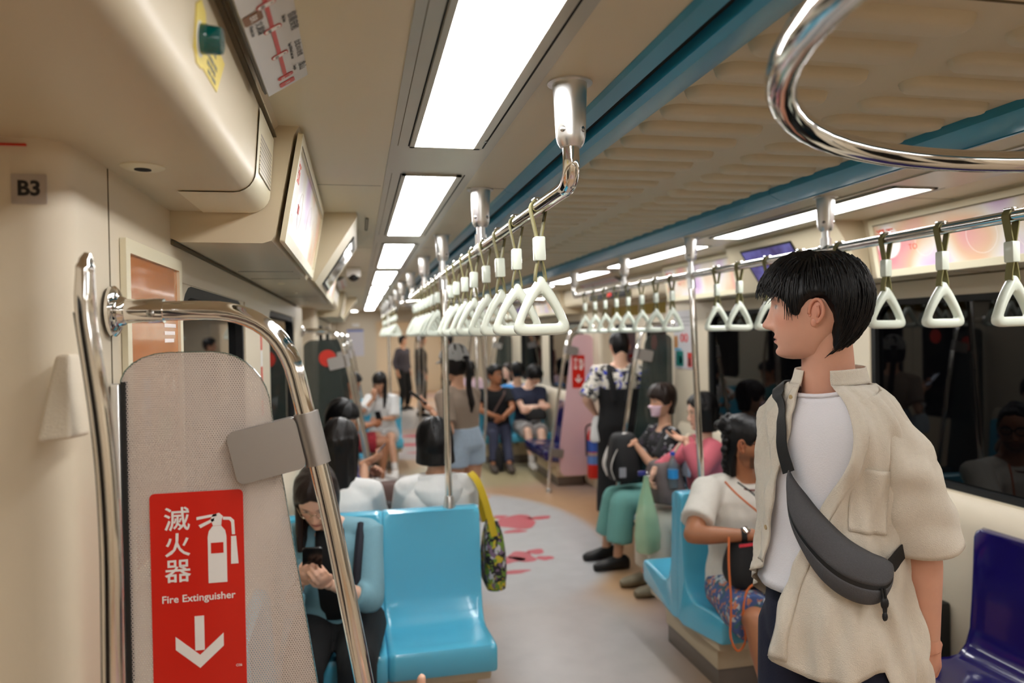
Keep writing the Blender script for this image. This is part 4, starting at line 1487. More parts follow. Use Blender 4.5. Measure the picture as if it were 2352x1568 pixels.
def wedge_screen(side, off, label, lit):
    q = (lambda x: x) if side == 0 else mx
    sg = 1 if side == 0 else -1
    t = thing('display_screen', label, 'screen', (q(-0.1), 3.5 + off, 2.05))
    a, b = 2.955 + off, 4.09 + off
    prof = [(-0.17, 1.925), (-0.155, 1.915), (0.006, 2.160), (0.010, 2.172), (0.006, 2.184), (-0.14, 2.184)]
    ends = [(-0.17, 1.925), (-0.160, 1.918), (-0.10, 2.05), (-0.10, 2.12), (-0.10, 2.184), (-0.14, 2.184)]
    obj('housing', MB().loft([[(q(x), a, z) for x, z in prof], [(q(x), b - 0.12, z) for x, z in prof], [(q(x), b, z) for x, z in ends]]), M_header, t, 30)
    A, B = Vector((q(-0.142), 0, 1.934)), Vector((q(-0.006), 0, 2.141))
    up = (B - A).normalized()
    ux = Vector((0, 1, 0)) if side == 0 else Vector((0, -1, 0))
    n = ux.cross(up)
    o = (A + B) / 2 + Vector((0, 3.58 + off, 0)) - n * 0.0
    h = (B - A).length
    if lit:
        m = mat('purple_video_picture', srgb(86, 74, 160), 0.2)
        nt = m.node_tree
        bb = nt.nodes['Principled BSDF']
        tc = nt.nodes.new('ShaderNodeTexCoord')
        nz = nt.nodes.new('ShaderNodeTexNoise')
        nz.inputs['Scale'].default_value = 9
        nt.links.new(tc.outputs['Object'], nz.inputs['Vector'])
        rp = nt.nodes.new('ShaderNodeValToRGB')
        e = rp.color_ramp.elements
        e[0].position, e[0].color = 0.35, (*srgb(60, 44, 110), 1)
        e[1].position, e[1].color = 0.6, (*srgb(104, 100, 176), 1)
        nt.links.new(nz.outputs['Fac'], rp.inputs[0])
        nt.links.new(rp.outputs[0], bb.inputs['Emission Color'])
        bb.inputs['Emission Strength'].default_value = 0.75
        bb.inputs['Base Color'].default_value = (0.01, 0.01, 0.01, 1)
    else:
        m = mat('blank_display_glass', srgb(14, 14, 16), 0.04, spec=0.8)
    obj('bezel', MB().prism(rrect(0.50, h, 0.004), o, ux, up, n * 0.004), M_black, t, 0)
    obj('picture', MB().prism(rrect(0.47, h - 0.022, 0.002), o + n * 0.0042, ux, up, n * 0.0008), m, t, 0)


wedge_screen(0, 0, 'blank screen seen edge-on in a wedge housing beside the tilted advert', False)
wedge_screen(1, 0, 'purple lit screen in a wedge housing above the standing man\'s head', True)
wedge_screen(0, 6.35, 'distant blank wedge screen on the poster side', False)
wedge_screen(1, 6.35, 'distant wedge screen on the standing man\'s side', True)


def orange_poster():
    t = thing('wall_poster', 'orange poster in a cream frame on the wall behind the chrome arch', 'poster', (XL, 1.605, 1.6))
    w, h = 0.42, 0.62
    c = (XL + 0.001, 1.605, 1.57)
    obj('frame', ring_mb(rrect(w, h, 0.004), rrect(w - 0.05, h - 0.05, 0.003), c, (0, 1, 0), (0, 0, 1), (0.010, 0, 0)), M_frame_cream, t, 30)
    m = mat('orange_poster_print', srgb(196, 120, 66), 0.12, var=0.06, vscale=6, coat=0.6, bump=0.25, bscale=9)
    s = obj('sheet', MB().prism(rrect(w - 0.046, h - 0.046, 0.002), (XL + 0.003, 1.605, 1.57), (0, 1, 0), (0, 0, 1), (0.002, 0, 0)), m, t, 0)
    blu = mat('poster_blue_ink', srgb(72, 132, 190), 0.3)
    for k in range(4):
        obj('blue_mark', MB().prism([(-0.02, -0.014), (0.02, -0.014), (0.024, 0.014), (0.0, 0.008), (-0.022, 0.014)], (XL + 0.0052, 1.53, 1.615 - 0.033 * k), (0, 1, 0), (0, 0, 1), (0.0004, 0, 0)), blu, s, 0)
    grn = mat('poster_green_ink', srgb(120, 150, 96), 0.3)
    obj('green_shape', MB().prism([(-0.04, -0.05), (0.10, -0.05), (0.08, 0.02), (0.03, -0.005), (0.0, 0.03)], (XL + 0.0052, 1.62, 1.54), (0, 1, 0), (0, 0, 1), (0.0004, 0, 0)), grn, s, 0)
    wl = MB()
    for k in range(6):
        wl.prism([(0, 0), (0.10 - 0.01 * (k % 3), 0), (0.10 - 0.01 * (k % 3), 0.008), (0, 0.008)], (XL + 0.0052, 1.67, 1.775 - 0.016 * k), (0, 1, 0), (0, 0, 1), (0.0004, 0, 0))
    obj('small_print', wl, M_adpink, s, 0)
    for k, (yy, zz, r) in enumerate(((1.66, 1.61, 0.014), (1.70, 1.59, 0.012), (1.74, 1.60, 0.013), (1.50, 1.57, 0.012), (1.72, 1.555, 0.014))):
        cc = mat('poster_dab_%d' % k, [srgb(228, 200, 170), srgb(150, 60, 50), srgb(236, 226, 210), srgb(240, 236, 230), srgb(110, 60, 40)][k], 0.3)
        obj('printed_dab', MB().prism([(r * math.cos(a), r * 1.5 * math.sin(a)) for a in np.linspace(0, 6.2832, 15)[:-1]], (XL + 0.0053, yy, zz), (0, 1, 0), (0, 0, 1), (0.0004, 0, 0)), cc, s, 0)


orange_poster()
t = thing('warning_sticker', 'narrow red and white warning sticker on the wall between windows', 'sticker', (XL, 3.31, 1.58))
for k, c in enumerate((M_red, M_white, M_red, mat('sticker_grey', srgb(170, 170, 172), 0.5), M_red)):
    obj('band', MB().box((XL, 3.285, 1.72 - 0.07 * (k + 1)), (XL + 0.001, 3.335, 1.72 - 0.07 * k)), c, t, 0)
t = thing('notice_board', 'grey notice board with small leaflets by the far door', 'notice', (XR, 5.42, 1.6))
obj('board', MB().box((XR - 0.006, 5.26, 1.40), (XR, 5.60, 1.86)), mat('pale_notice_paper', srgb(196, 194, 196), 0.4), t, 0)
for (ya, yb, za, zb, c) in ((5.28, 5.35, 1.42, 1.53, srgb(190, 50, 44)), (5.43, 5.56, 1.42, 1.54, srgb(20, 110, 104)), (5.53, 5.59, 1.565, 1.66, srgb(186, 128, 70)), (5.46, 5.59, 1.545, 1.56, srgb(96, 170, 206)), (5.45, 5.50, 1.44, 1.50, srgb(214, 214, 214)), (5.30, 5.33, 1.43, 1.49, srgb(40, 40, 44))):
    obj('leaflet', MB().box((XR - 0.0085 - (0.001 if c[0] > 0.6 or c[0] < 0.03 else 0), ya, za), (XR - 0.006, yb, zb)), mat('leaflet_%d' % int(ya * 100), c, 0.5), t, 0)
for yy in (5.37, 5.44):
    obj('prohibition_ring', MB().tube([(XR - 0.009, yy + 0.026 * math.cos(a), 1.645 + 0.03 * math.sin(a)) for a in np.linspace(0, 6.2832, 17)[:-1]], 0.005, 6, closed=True), mat('prohibition_red', srgb(210, 70, 70), 0.5), t)
sm = MB()
for k in range(3):
    sm.box((XR - 0.0068, 5.30, 1.80 - 0.03 * k), (XR - 0.006, 5.56, 1.808 - 0.03 * k))
obj('small_print', sm, mat('notice_grey_ink', srgb(150, 150, 152), 0.5), t, 0)
t = thing('line_map_poster', 'pale map poster with blue heading on the end bulkhead', 'poster', (-0.03, YE, 1.6))
obj('sheet', MB().box((-0.19, YE - 0.006, 1.33), (0.13, YE, 1.84)), mat('pale_map_paper', srgb(206, 204, 212), 0.4, var=0.06, vscale=12), t, 0)
obj('heading', MB().box((-0.185, YE - 0.008, 1.80), (0.125, YE - 0.006, 1.835)), mat('map_heading_blue', srgb(56, 90, 180), 0.5), t, 0)
t = thing('exit_light', 'small white lamp above the bulkhead map', 'lamp', (-0.02, YE, 1.92))
obj('body', MB().rbox((-0.09, YE - 0.05, 1.88), (0.05, YE, 1.95), 0.01), M_white, t)
t = thing('security_camera', 'small white dome security camera on the ceiling beyond the screen', 'camera', (0.0, 5.6, ZC))
cp_ = at_y(812, 636, 5.3)
t.location = cp_
obj('bracket', MB().rbox((cp_.x - 0.05, cp_.y - 0.03, cp_.z + 0.0), (cp_.x + 0.05, cp_.y + 0.03, ZC), 0.008), M_white, t)
obj('dome', MB().ball((cp_.x, cp_.y, cp_.z), (0.038, 0.038, 0.03)), M_black, t)
t = thing('fire_extinguisher', 'red fire extinguisher strapped beside the pink screen', 'extinguisher', (2.42, 7.45, 0.25))
fx, fy = 2.44, 7.50
obj('cylinder', MB().lathe([(0.0, 0), (0.07, 0.0), (0.075, 0.02), (0.075, 0.44), (0.06, 0.49), (0.03, 0.52), (0.025, 0.55)], (fx, fy, 0.16), (0, 0, 1), 24), mat('extinguisher_red', srgb(196, 22, 14), 0.3), t)
obj('label', MB().lathe([(0.0756, 0), (0.0756, 0.12)], (fx, fy, 0.44), (0, 0, 1), 24), mat('extinguisher_blue_label', srgb(50, 90, 180), 0.5, var=0.2, vscale=14), t)
obj('label', MB().lathe([(0.0757, 0), (0.0757, 0.09)], (fx, fy, 0.31), (0, 0, 1), 24), mat('extinguisher_pale_label', srgb(90, 130, 200), 0.5), t)
obj('strap', MB().lathe([(0.078, 0), (0.078, 0.025)], (fx, fy, 0.405), (0, 0, 1), 24), M_greyplate, t)
obj('valve', MB().rbox((fx - 0.02, fy - 0.02, 0.70), (fx + 0.02, fy + 0.02, 0.75), 0.006).tube([(fx, fy, 0.74), (fx - 0.03, fy - 0.08, 0.80), (fx - 0.04, fy - 0.11, 0.79)], 0.009, 8).tube([(fx, fy, 0.73), (fx - 0.03, fy - 0.09, 0.75)], 0.008, 8), M_black, t)
obj('hose', MB().tube(fillet([(fx, fy, 0.73), (fx - 0.10, fy - 0.03, 0.72), (fx - 0.095, fy - 0.03, 0.40)], 0.05), 0.009, 8), M_black, t)
# ================================================================== people
def catmull(keys, x):
    """smooth interpolation through (x, y...) keys"""
    K = np.array(keys, float)
    K = K[np.argsort(K[:, 0])]
    x = np.clip(np.asarray(x, float), K[0, 0], K[-1, 0])
    i = np.clip(np.searchsorted(K[:, 0], x) - 1, 0, len(K) - 2)
    i0, i1, i2, i3 = np.maximum(i - 1, 0), i, i + 1, np.minimum(i + 2, len(K) - 1)
    h = K[i2, 0] - K[i1, 0]
    t = (x - K[i1, 0]) / h
    out = []
    for c in range(1, K.shape[1]):
        y0, y1, y2, y3 = K[i0, c], K[i1, c], K[i2, c], K[i3, c]
        m1 = np.where(i0 == i1, (y2 - y1) / h, (y2 - y0) / np.maximum(K[i2, 0] - K[i0, 0], 1e-9)) * h
        m2 = np.where(i2 == i3, (y2 - y1) / h, (y3 - y1) / np.maximum(K[i3, 0] - K[i1, 0], 1e-9)) * h
        out.append((2 * t ** 3 - 3 * t ** 2 + 1) * y1 + (t ** 3 - 2 * t ** 2 + t) * m1 + (-2 * t ** 3 + 3 * t ** 2) * y2 + (t ** 3 - t ** 2) * m2)
    return out if len(out) > 1 else out[0]


HEADK = [(0.1155, 0.003, -0.004, -0.012), (0.112, 0.024, 0.026, -0.040), (0.100, 0.048, 0.054, -0.070), (0.08, 0.064, 0.076, -0.088), (0.055, 0.073, 0.090, -0.097),
         (0.03, 0.0765, 0.095, -0.100), (0.01, 0.0765, 0.094, -0.098), (-0.01, 0.075, 0.092, -0.092), (-0.03, 0.0725, 0.091, -0.083), (-0.05, 0.069, 0.0905, -0.068),
         (-0.07, 0.062, 0.089, -0.048), (-0.085, 0.055, 0.087, -0.026), (-0.10, 0.045, 0.084, -0.008), (-0.110, 0.034, 0.078, 0.012), (-0.116, 0.019, 0.066, 0.03), (-0.118, 0.003, 0.052, 0.044)]
g = lambda v, c, s: np.exp(-((v - c) / s) ** 2)


def head_grid(na, nz, features=True, nose=1.0, jaw=1.0, warp=1.35):
    s = np.linspace(-1, 1, na, endpoint=False)
    a = np.pi * np.sign(s) * np.abs(s) ** warp
    z = -np.cos(np.linspace(0, np.pi, nz)) * 0.117 - 0.0012
    A, Z = np.meshgrid(a, z)
    w, yf, yb = catmull(HEADK, Z)
    w = np.where(Z < -0.03, w * (1 + (jaw - 1) * np.clip((-0.03 - Z) / 0.05, 0, 1)), w)
    ca, sa = np.cos(A), np.sin(A)
    e = 0.86
    X = w * np.sign(sa) * np.abs(sa) ** e
    Y = np.where(ca > 0, yf * np.abs(ca) ** 0.92, yb * np.abs(ca) ** 0.95 * -1 * -1)
    Y = np.where(ca > 0, yf * np.abs(ca) ** 0.92, yb * np.abs(ca) ** 0.95)
    if features:
        f = np.clip(ca * 3, 0, 1)
        x = np.abs(X)
        nh = np.interp(Z, [-0.055, -0.049, -0.0435, -0.037, -0.030, -0.018, 0.0, 0.014, 0.030], [0, 0.004, 0.019, 0.0265, 0.0245, 0.0165, 0.0085, 0.003, 0]) * nose
        ns = np.interp(Z, [-0.05, -0.036, -0.015, 0.02], [0.012, 0.0115, 0.0085, 0.008])
        d = nh * np.exp(-(X / ns) ** 2)
        d += 0.0085 * g(x, 0.0135, 0.0065) * g(Z, -0.0405, 0.0065)
        d += -0.0115 * g(x, 0.031, 0.016) * g(Z, 0.009, 0.0105) + 0.0065 * g(x, 0.031, 0.0115) * g(Z, 0.007, 0.0065)
        d += 0.0035 * g(x, 0.030, 0.022) * g(Z, 0.027, 0.007)
        d += 0.0050 * g(X, 0, 0.017) * g(Z, -0.0645, 0.0040) + 0.0060 * g(X, 0, 0.0145) * g(Z, -0.0755, 0.0048)
        d += -0.0035 * g(X, 0, 0.022) * g(Z, -0.0695, 0.0016) - 0.0045 * g(X, 0, 0.02) * g(Z, -0.0865, 0.006)
        d += 0.0065 * g(X, 0, 0.020) * g(Z, -0.1030, 0.012)
        Y = Y + d * f
        X = X + np.sign(X) * 0.0035 * g(x, 0.06, 0.02) * g(Z, -0.018, 0.02)
    return A, X, Y, Z


def grid_faces(na, nz, o=0):
    F = []
    for i in range(nz - 1):
        for k in range(na):
            l = (k + 1) % na
            F.append((o + i * na + k, o + i * na + l, o + (i + 1) * na + l, o + (i + 1) * na + k))
    F.append(tuple(o + k for k in range(na - 1, -1, -1)))
    F.append(tuple(o + (nz - 1) * na + k for k in range(na)))
    return F


def ear_mb(side):
    mb = MB()
    mb.ball((0.0, -0.002, 0.0), (0.0045, 0.0155, 0.0285), 14, 9)
    hel = [(-0.010, -0.030), (-0.006, -0.022), (0.0, -0.012)]
    hel = []
    for k in range(15):
        a = math.radians(-70 + 265 * k / 14)
        hel.append((0.0045 + 0.001 * math.sin(a), -0.003 - 0.0165 * math.sin(a + 1.57) * (1.0 if math.sin(a) > -0.3 else 0.85), 0.003 + 0.0275 * math.sin(a)))
    mb.tube(hel, 0.0042, 8)
    mb.tube([(0.0035, -0.008, -0.010), (0.0055, -0.010, 0.002), (0.0045, -0.006, 0.016)], 0.0036, 8)
    mb.ball((0.0005, 0.001, -0.022), (0.0045, 0.0085, 0.011), 12, 8)
    mb.ball((0.002, 0.011, -0.006), (0.004, 0.004, 0.006), 10, 7)
    R = Matrix.Rotation(math.radians(18), 3, 'Z') @ Matrix.Rotation(math.radians(8), 3, 'X')
    V = [R @ Vector(p) + Vector((0.0765, -0.008, -0.010)) for p in mb.v]
    mb.v = [(p.x * side, p.y, p.z) for p in V]
    if side < 0:
        mb.f = [tuple(reversed(f)) for f in mb.f]
    return mb


def remesh(mb, voxel, smooth=5, fac=0.5):
    me = bpy.data.meshes.new('tmp')
    me.from_pydata(mb.v, [], mb.f)
    o = bpy.data.objects.new('tmp', me)
    r = o.modifiers.new('r', 'REMESH')
    r.mode = 'VOXEL'
    r.voxel_size = voxel
    if smooth:
        s = o.modifiers.new('s', 'SMOOTH')
        s.iterations = smooth
        s.factor = fac
    dg = bench(o)
    ev = o.evaluated_get(dg)
    m2 = ev.to_mesh()
    n = len(m2.vertices)
    V = np.empty(n * 3)
    m2.vertices.foreach_get('co', V)
    N = np.empty(n * 3)
    m2.vertices.foreach_get('normal', N)
    q = np.empty(len(m2.loops), dtype=np.int64)
    m2.loops.foreach_get('vertex_index', q)
    st = np.empty(len(m2.polygons), dtype=np.int64)
    m2.polygons.foreach_get('loop_start', st)
    tt = np.empty(len(m2.polygons), dtype=np.int64)
    m2.polygons.foreach_get('loop_total', tt)
    F = [tuple(q[a:a + b].tolist()) for a, b in zip(st, tt)]
    ev.to_mesh_clear()
    bpy.data.objects.remove(o)
    bpy.data.meshes.remove(me)
    return V.reshape(-1, 3), F, N.reshape(-1, 3)


def mesh_obj(name, V, F, m, parent, cols=None, smooth=True):
    me = bpy.data.meshes.new(name)
    off = np.array(wloc(parent))
    me.from_pydata((np.asarray(V) - off).tolist(), [], F)
    if smooth:
        me.polygons.foreach_set('use_smooth', [True] * len(me.polygons))
    if cols is not None:
        at = me.color_attributes.new('Col', 'FLOAT_COLOR', 'POINT')
        c = np.ones((len(V), 4), dtype=np.float32)
        c[:, :3] = cols
        at.data.foreach_set('color', c.ravel())
    me.materials.append(m)
    o = bpy.data.objects.new(name, me)
    COL.objects.link(o)
    o.parent = parent
    return o


def folds(V, N, amp, k=26.0, seed=0, vert=0.35):
    """push cloth vertices in and out in soft irregular folds"""
    r = np.random.default_rng(seed)
    d = np.zeros(len(V))
    for i in range(7):
        w = r.normal(size=3)
        w[2] *= vert
        w = w / np.linalg.norm(w) * k * r.uniform(0.5, 1.5)
        w2 = r.normal(size=3) * k * 0.35
        d += np.sin(V @ w + r.uniform(0, 6.28) + 1.3 * np.sin(V @ w2 + r.uniform(0, 6.28)))
    d = d / 4
    d = np.sign(d) * np.abs(d) ** 1.3
    return V + N * (amp * d)[:, None]


def ik(a, b, l1, l2, hint):
    """middle joint of a two-bone chain from a to b bending towards hint"""
    a, b, hint = Vector(a), Vector(b), Vector(hint)
    d = b - a
    L = min(d.length, (l1 + l2) * 0.999)
    u = d.normalized()
    x = (l1 * l1 - l2 * l2 + L * L) / (2 * L)
    h = math.sqrt(max(l1 * l1 - x * x, 0))
    n = hint - u * hint.dot(u)
    n = n.normalized() if n.length > 1e-6 else u.orthogonal().normalized()
    return a + u * x + n * h, a + u * L


def limb(mb, pts, rad, n=14, flat=1.0):
    """rounded limb along pts with radii; extra rounded end caps"""
    P = [Vector(p) for p in pts]
    d0, d1 = (P[0] - P[1]).normalized(), (P[-1] - P[-2]).normalized()
    Q = [P[0] + d0 * rad[0] * 0.85, P[0] + d0 * rad[0] * 0.5] + P + [P[-1] + d1 * rad[-1] * 0.5, P[-1] + d1 * rad[-1] * 0.85]
    R = [rad[0] * 0.45, rad[0] * 0.85] + list(rad) + [rad[-1] * 0.85, rad[-1] * 0.45]
    mb.tube(Q, R, n, sx=flat)


def bone(a, b, keys):
    """points and radii along a straight bone; keys (t, r)"""
    a, b = Vector(a), Vector(b)
    return [a + (b - a) * t for t, r in keys], [r for t, r in keys]


def hand_mb(wrist, d, palm, side, s=1.0, curl=0.5, thumb=0.5, spread=0.06):
    """palm and five bent fingers. d: towards the fingertips, palm: normal out of the palm, side +1 when the thumb lies along d x palm"""
    d = Vector(d).normalized()
    p = Vector(palm)
    p = (p - d * p.dot(d)).normalized()
    t = d.cross(p) * side
    w = Vector(wrist)
    mb = MB()
    R = Matrix((t, d, p)).transposed()
    mb.ball(w + d * 0.045 * s, (0.040 * s, 0.052 * s, 0.0155 * s), 16, 10, R)
    mb.tube([w - d * 0.03 * s, w + d * 0.03 * s], [0.025 * s, 0.027 * s], 12, sx=1.0)
    mb.ball(w + d * 0.03 * s + t * 0.024 * s - p * -0.006 * s, (0.016 * s, 0.028 * s, 0.015 * s), 12, 8, R)
    for i, (off, L, r) in enumerate(((0.029, 0.070, 0.0088), (0.010, 0.079, 0.0090), (-0.0095, 0.074, 0.0086), (-0.027, 0.058, 0.0076))):
        base = w + d * (0.083 - 0.004 * abs(i - 1)) * s + t * off * s
        dirv = (d + t * (off / 0.03) * spread).normalized()
        P = [base - dirv * 0.02 * s, base]
        cur = base
        ang = 0
        for seg, fr in enumerate((0.44, 0.31, 0.25)):
            ang += (curl[i] if isinstance(curl, (list, tuple)) else curl) * (0.55, 0.85, 0.6)[seg] * (1 + 0.10 * i)
            dd = dirv * math.cos(ang) + p * math.sin(ang)
            cur = cur + dd * (L * fr * s)
            P.append(cur)
        limb(mb, P, [r * s * 1.05, r * s * 1.05, r * s, r * s * 0.92, r * s * 0.78], 10)
    tb = w + d * 0.030 * s + t * 0.030 * s
    td = (d * (0.75) + t * (0.75 - 0.5 * thumb) + p * (0.15 + 0.5 * thumb)).normalized()
    td2 = (d * 0.9 + t * (0.3 - 0.6 * thumb) + p * (0.15 + 0.55 * thumb)).normalized()
    limb(mb, [tb - td * 0.01 * s, tb + td * 0.030 * s, tb + td * 0.030 * s + td2 * 0.024 * s, tb + td * 0.030 * s + td2 * 0.043 * s], [0.0125 * s, 0.0112 * s, 0.0100 * s, 0.0085 * s], 10)
    return mb


SKIN = {'light': srgb(222, 178, 152), 'mid': srgb(206, 158, 128), 'tan': srgb(168, 112, 78), 'pale': srgb(228, 188, 164), 'rosy': srgb(208, 156, 132)}


def skin_mat(tone):
    return mat('skin_' + tone, SKIN[tone], 0.48, var=0.06, vscale=30, bump=0.06, bscale=350, sub=0.12, attr='Col')


def hair_mat(name, col):
    return mat('hair_' + name, col, 0.42, var=0.35, vscale=90, bump=0.55, bscale=120, stretch=(1, 1, 0.18), spec=0.28)


M_hair = {'black': hair_mat('black', srgb(11, 9, 9)), 'brown': hair_mat('brown', srgb(34, 22, 16)), 'dark': hair_mat('dark', srgb(22, 17, 15))}


def head_frame(look, up=(0, 0, 1), roll=0.0):
    y = Vector(look).normalized()
    x = y.cross(Vector(up)).normalized()
    z = x.cross(y)
    M = Matrix((x, y, z)).transposed()
    return M @ Matrix.Rotation(roll, 3, 'Y')


def hair_shell(style, na=72, nz=44, seed=1):
    """hair cap hugging the skull. style: zb [(deg, z)] lower hair edge round the head, th thickness, top extra, fringe"""
    A, X, Y, Z = head_grid(na, nz, False, warp=1.0)
    deg = np.abs(np.degrees(A))
    zb = np.interp(deg, [k[0] for k in style['zb']], [k[1] for k in style['zb']])
    r = np.random.default_rng(seed)
    zb = zb + 0.004 * np.sin(A * 17 + r.uniform(0, 6)) * np.sin(A * 7 + 1)
    t = np.clip((Z - zb) / style.get('soft', 0.012) + 0.5, 0, 1)
    t = t * t * (3 - 2 * t)
    th = np.interp(deg, [k[0] for k in style['th']], [k[1] for k in style['th']]) + style.get('top', 0.0) * np.clip((Z - 0.03) / 0.08, 0, 1)
    th = th * (1 + 0.10 * np.sin(9 * A + 25 * Z + r.uniform(0, 6)) + 0.07 * np.sin(23 * A - 40 * Z + r.uniform(0, 6)))
    C = np.array([0, -0.005, 0.005])
    P = np.stack([X, Y, Z], -1)
    n = P - C
    n = n / np.linalg.norm(n, axis=-1, keepdims=True)
    h = t * th - (1 - t) * 0.012
    P = P + n * h[..., None]
    return P.reshape(-1, 3), grid_faces(na, nz)


def curtain(a0, z0, z1, off0, off1, th=0.018, n=26, m=9, front=0.0, gather=0.0, wav=0.004, seed=0):
    """hanging sheet of hair round the back of the head from angle a0 to 360-a0 (degrees from the face), z0 down to z1"""
    r = np.random.default_rng(seed)
    ph = r.uniform(0, 6.28)
    rings = []
    for j in range(m):
        f = j / (m - 1)
        z = z0 + (z1 - z0) * f
        zz = max(z, -0.02)
        w, yf, yb = [float(q) for q in catmull(HEADK, zz)]
        off = off0 + (off1 - off0) * f
        aa = np.radians(np.linspace(a0 + front * f, 360 - a0 - front * f, n))
        out, inn = [], []
        for a in aa:
            wv = wav * math.sin(11 * a + ph + 3 * f) + wav * 0.6 * math.sin(19 * a - 2 * f)
            ca, sa = math.cos(a), math.sin(a)
            yy = (yf * 0.95 if ca > 0 else -yb)
            gx = 1 - gather * f
            k = 1.0
            px, py = (w + off + wv) * sa * gx, (yy + off + wv) * ca
            out.append((px, py, z))
            inn.append((px - sa * th * gx, py - ca * th, z))
        rings.append(out + inn[::-1])
    tip = [(Vector(p) * 0.995) for p in rings[-1]]
    return MB().loft(rings)


STYLES = {
    'short_m': dict(zb=[(0, 0.062), (35, 0.058), (58, 0.03), (72, -0.012), (82, -0.008), (95, 0.012), (108, 0.0), (118, -0.055), (140, -0.085), (180, -0.088)],
                    th=[(0, 0.020), (60, 0.016), (90, 0.012), (140, 0.014), (180, 0.016)], top=0.016),
    'fringe': dict(zb=[(0, 0.030), (35, 0.032), (60, 0.012), (72, -0.02), (85, -0.02), (100, -0.02), (118, -0.07), (180, -0.09)],
                   th=[(0, 0.022), (60, 0.020), (90, 0.018), (180, 0.020)], top=0.014),
    'part': dict(zb=[(0, 0.075), (25, 0.062), (50, 0.035), (65, -0.01), (80, -0.05), (100, -0.07), (180, -0.09)],
                 th=[(0, 0.014), (60, 0.016), (90, 0.018), (180, 0.020)], top=0.010),
    'swept': dict(zb=[(0, 0.082), (30, 0.078), (50, 0.055), (62, 0.02), (74, -0.015), (88, 0.0), (98, 0.01), (112, -0.05), (180, -0.09)],
                  th=[(0, 0.008), (60, 0.006), (90, 0.006), (140, 0.012), (180, 0.016)], top=0.006),
}


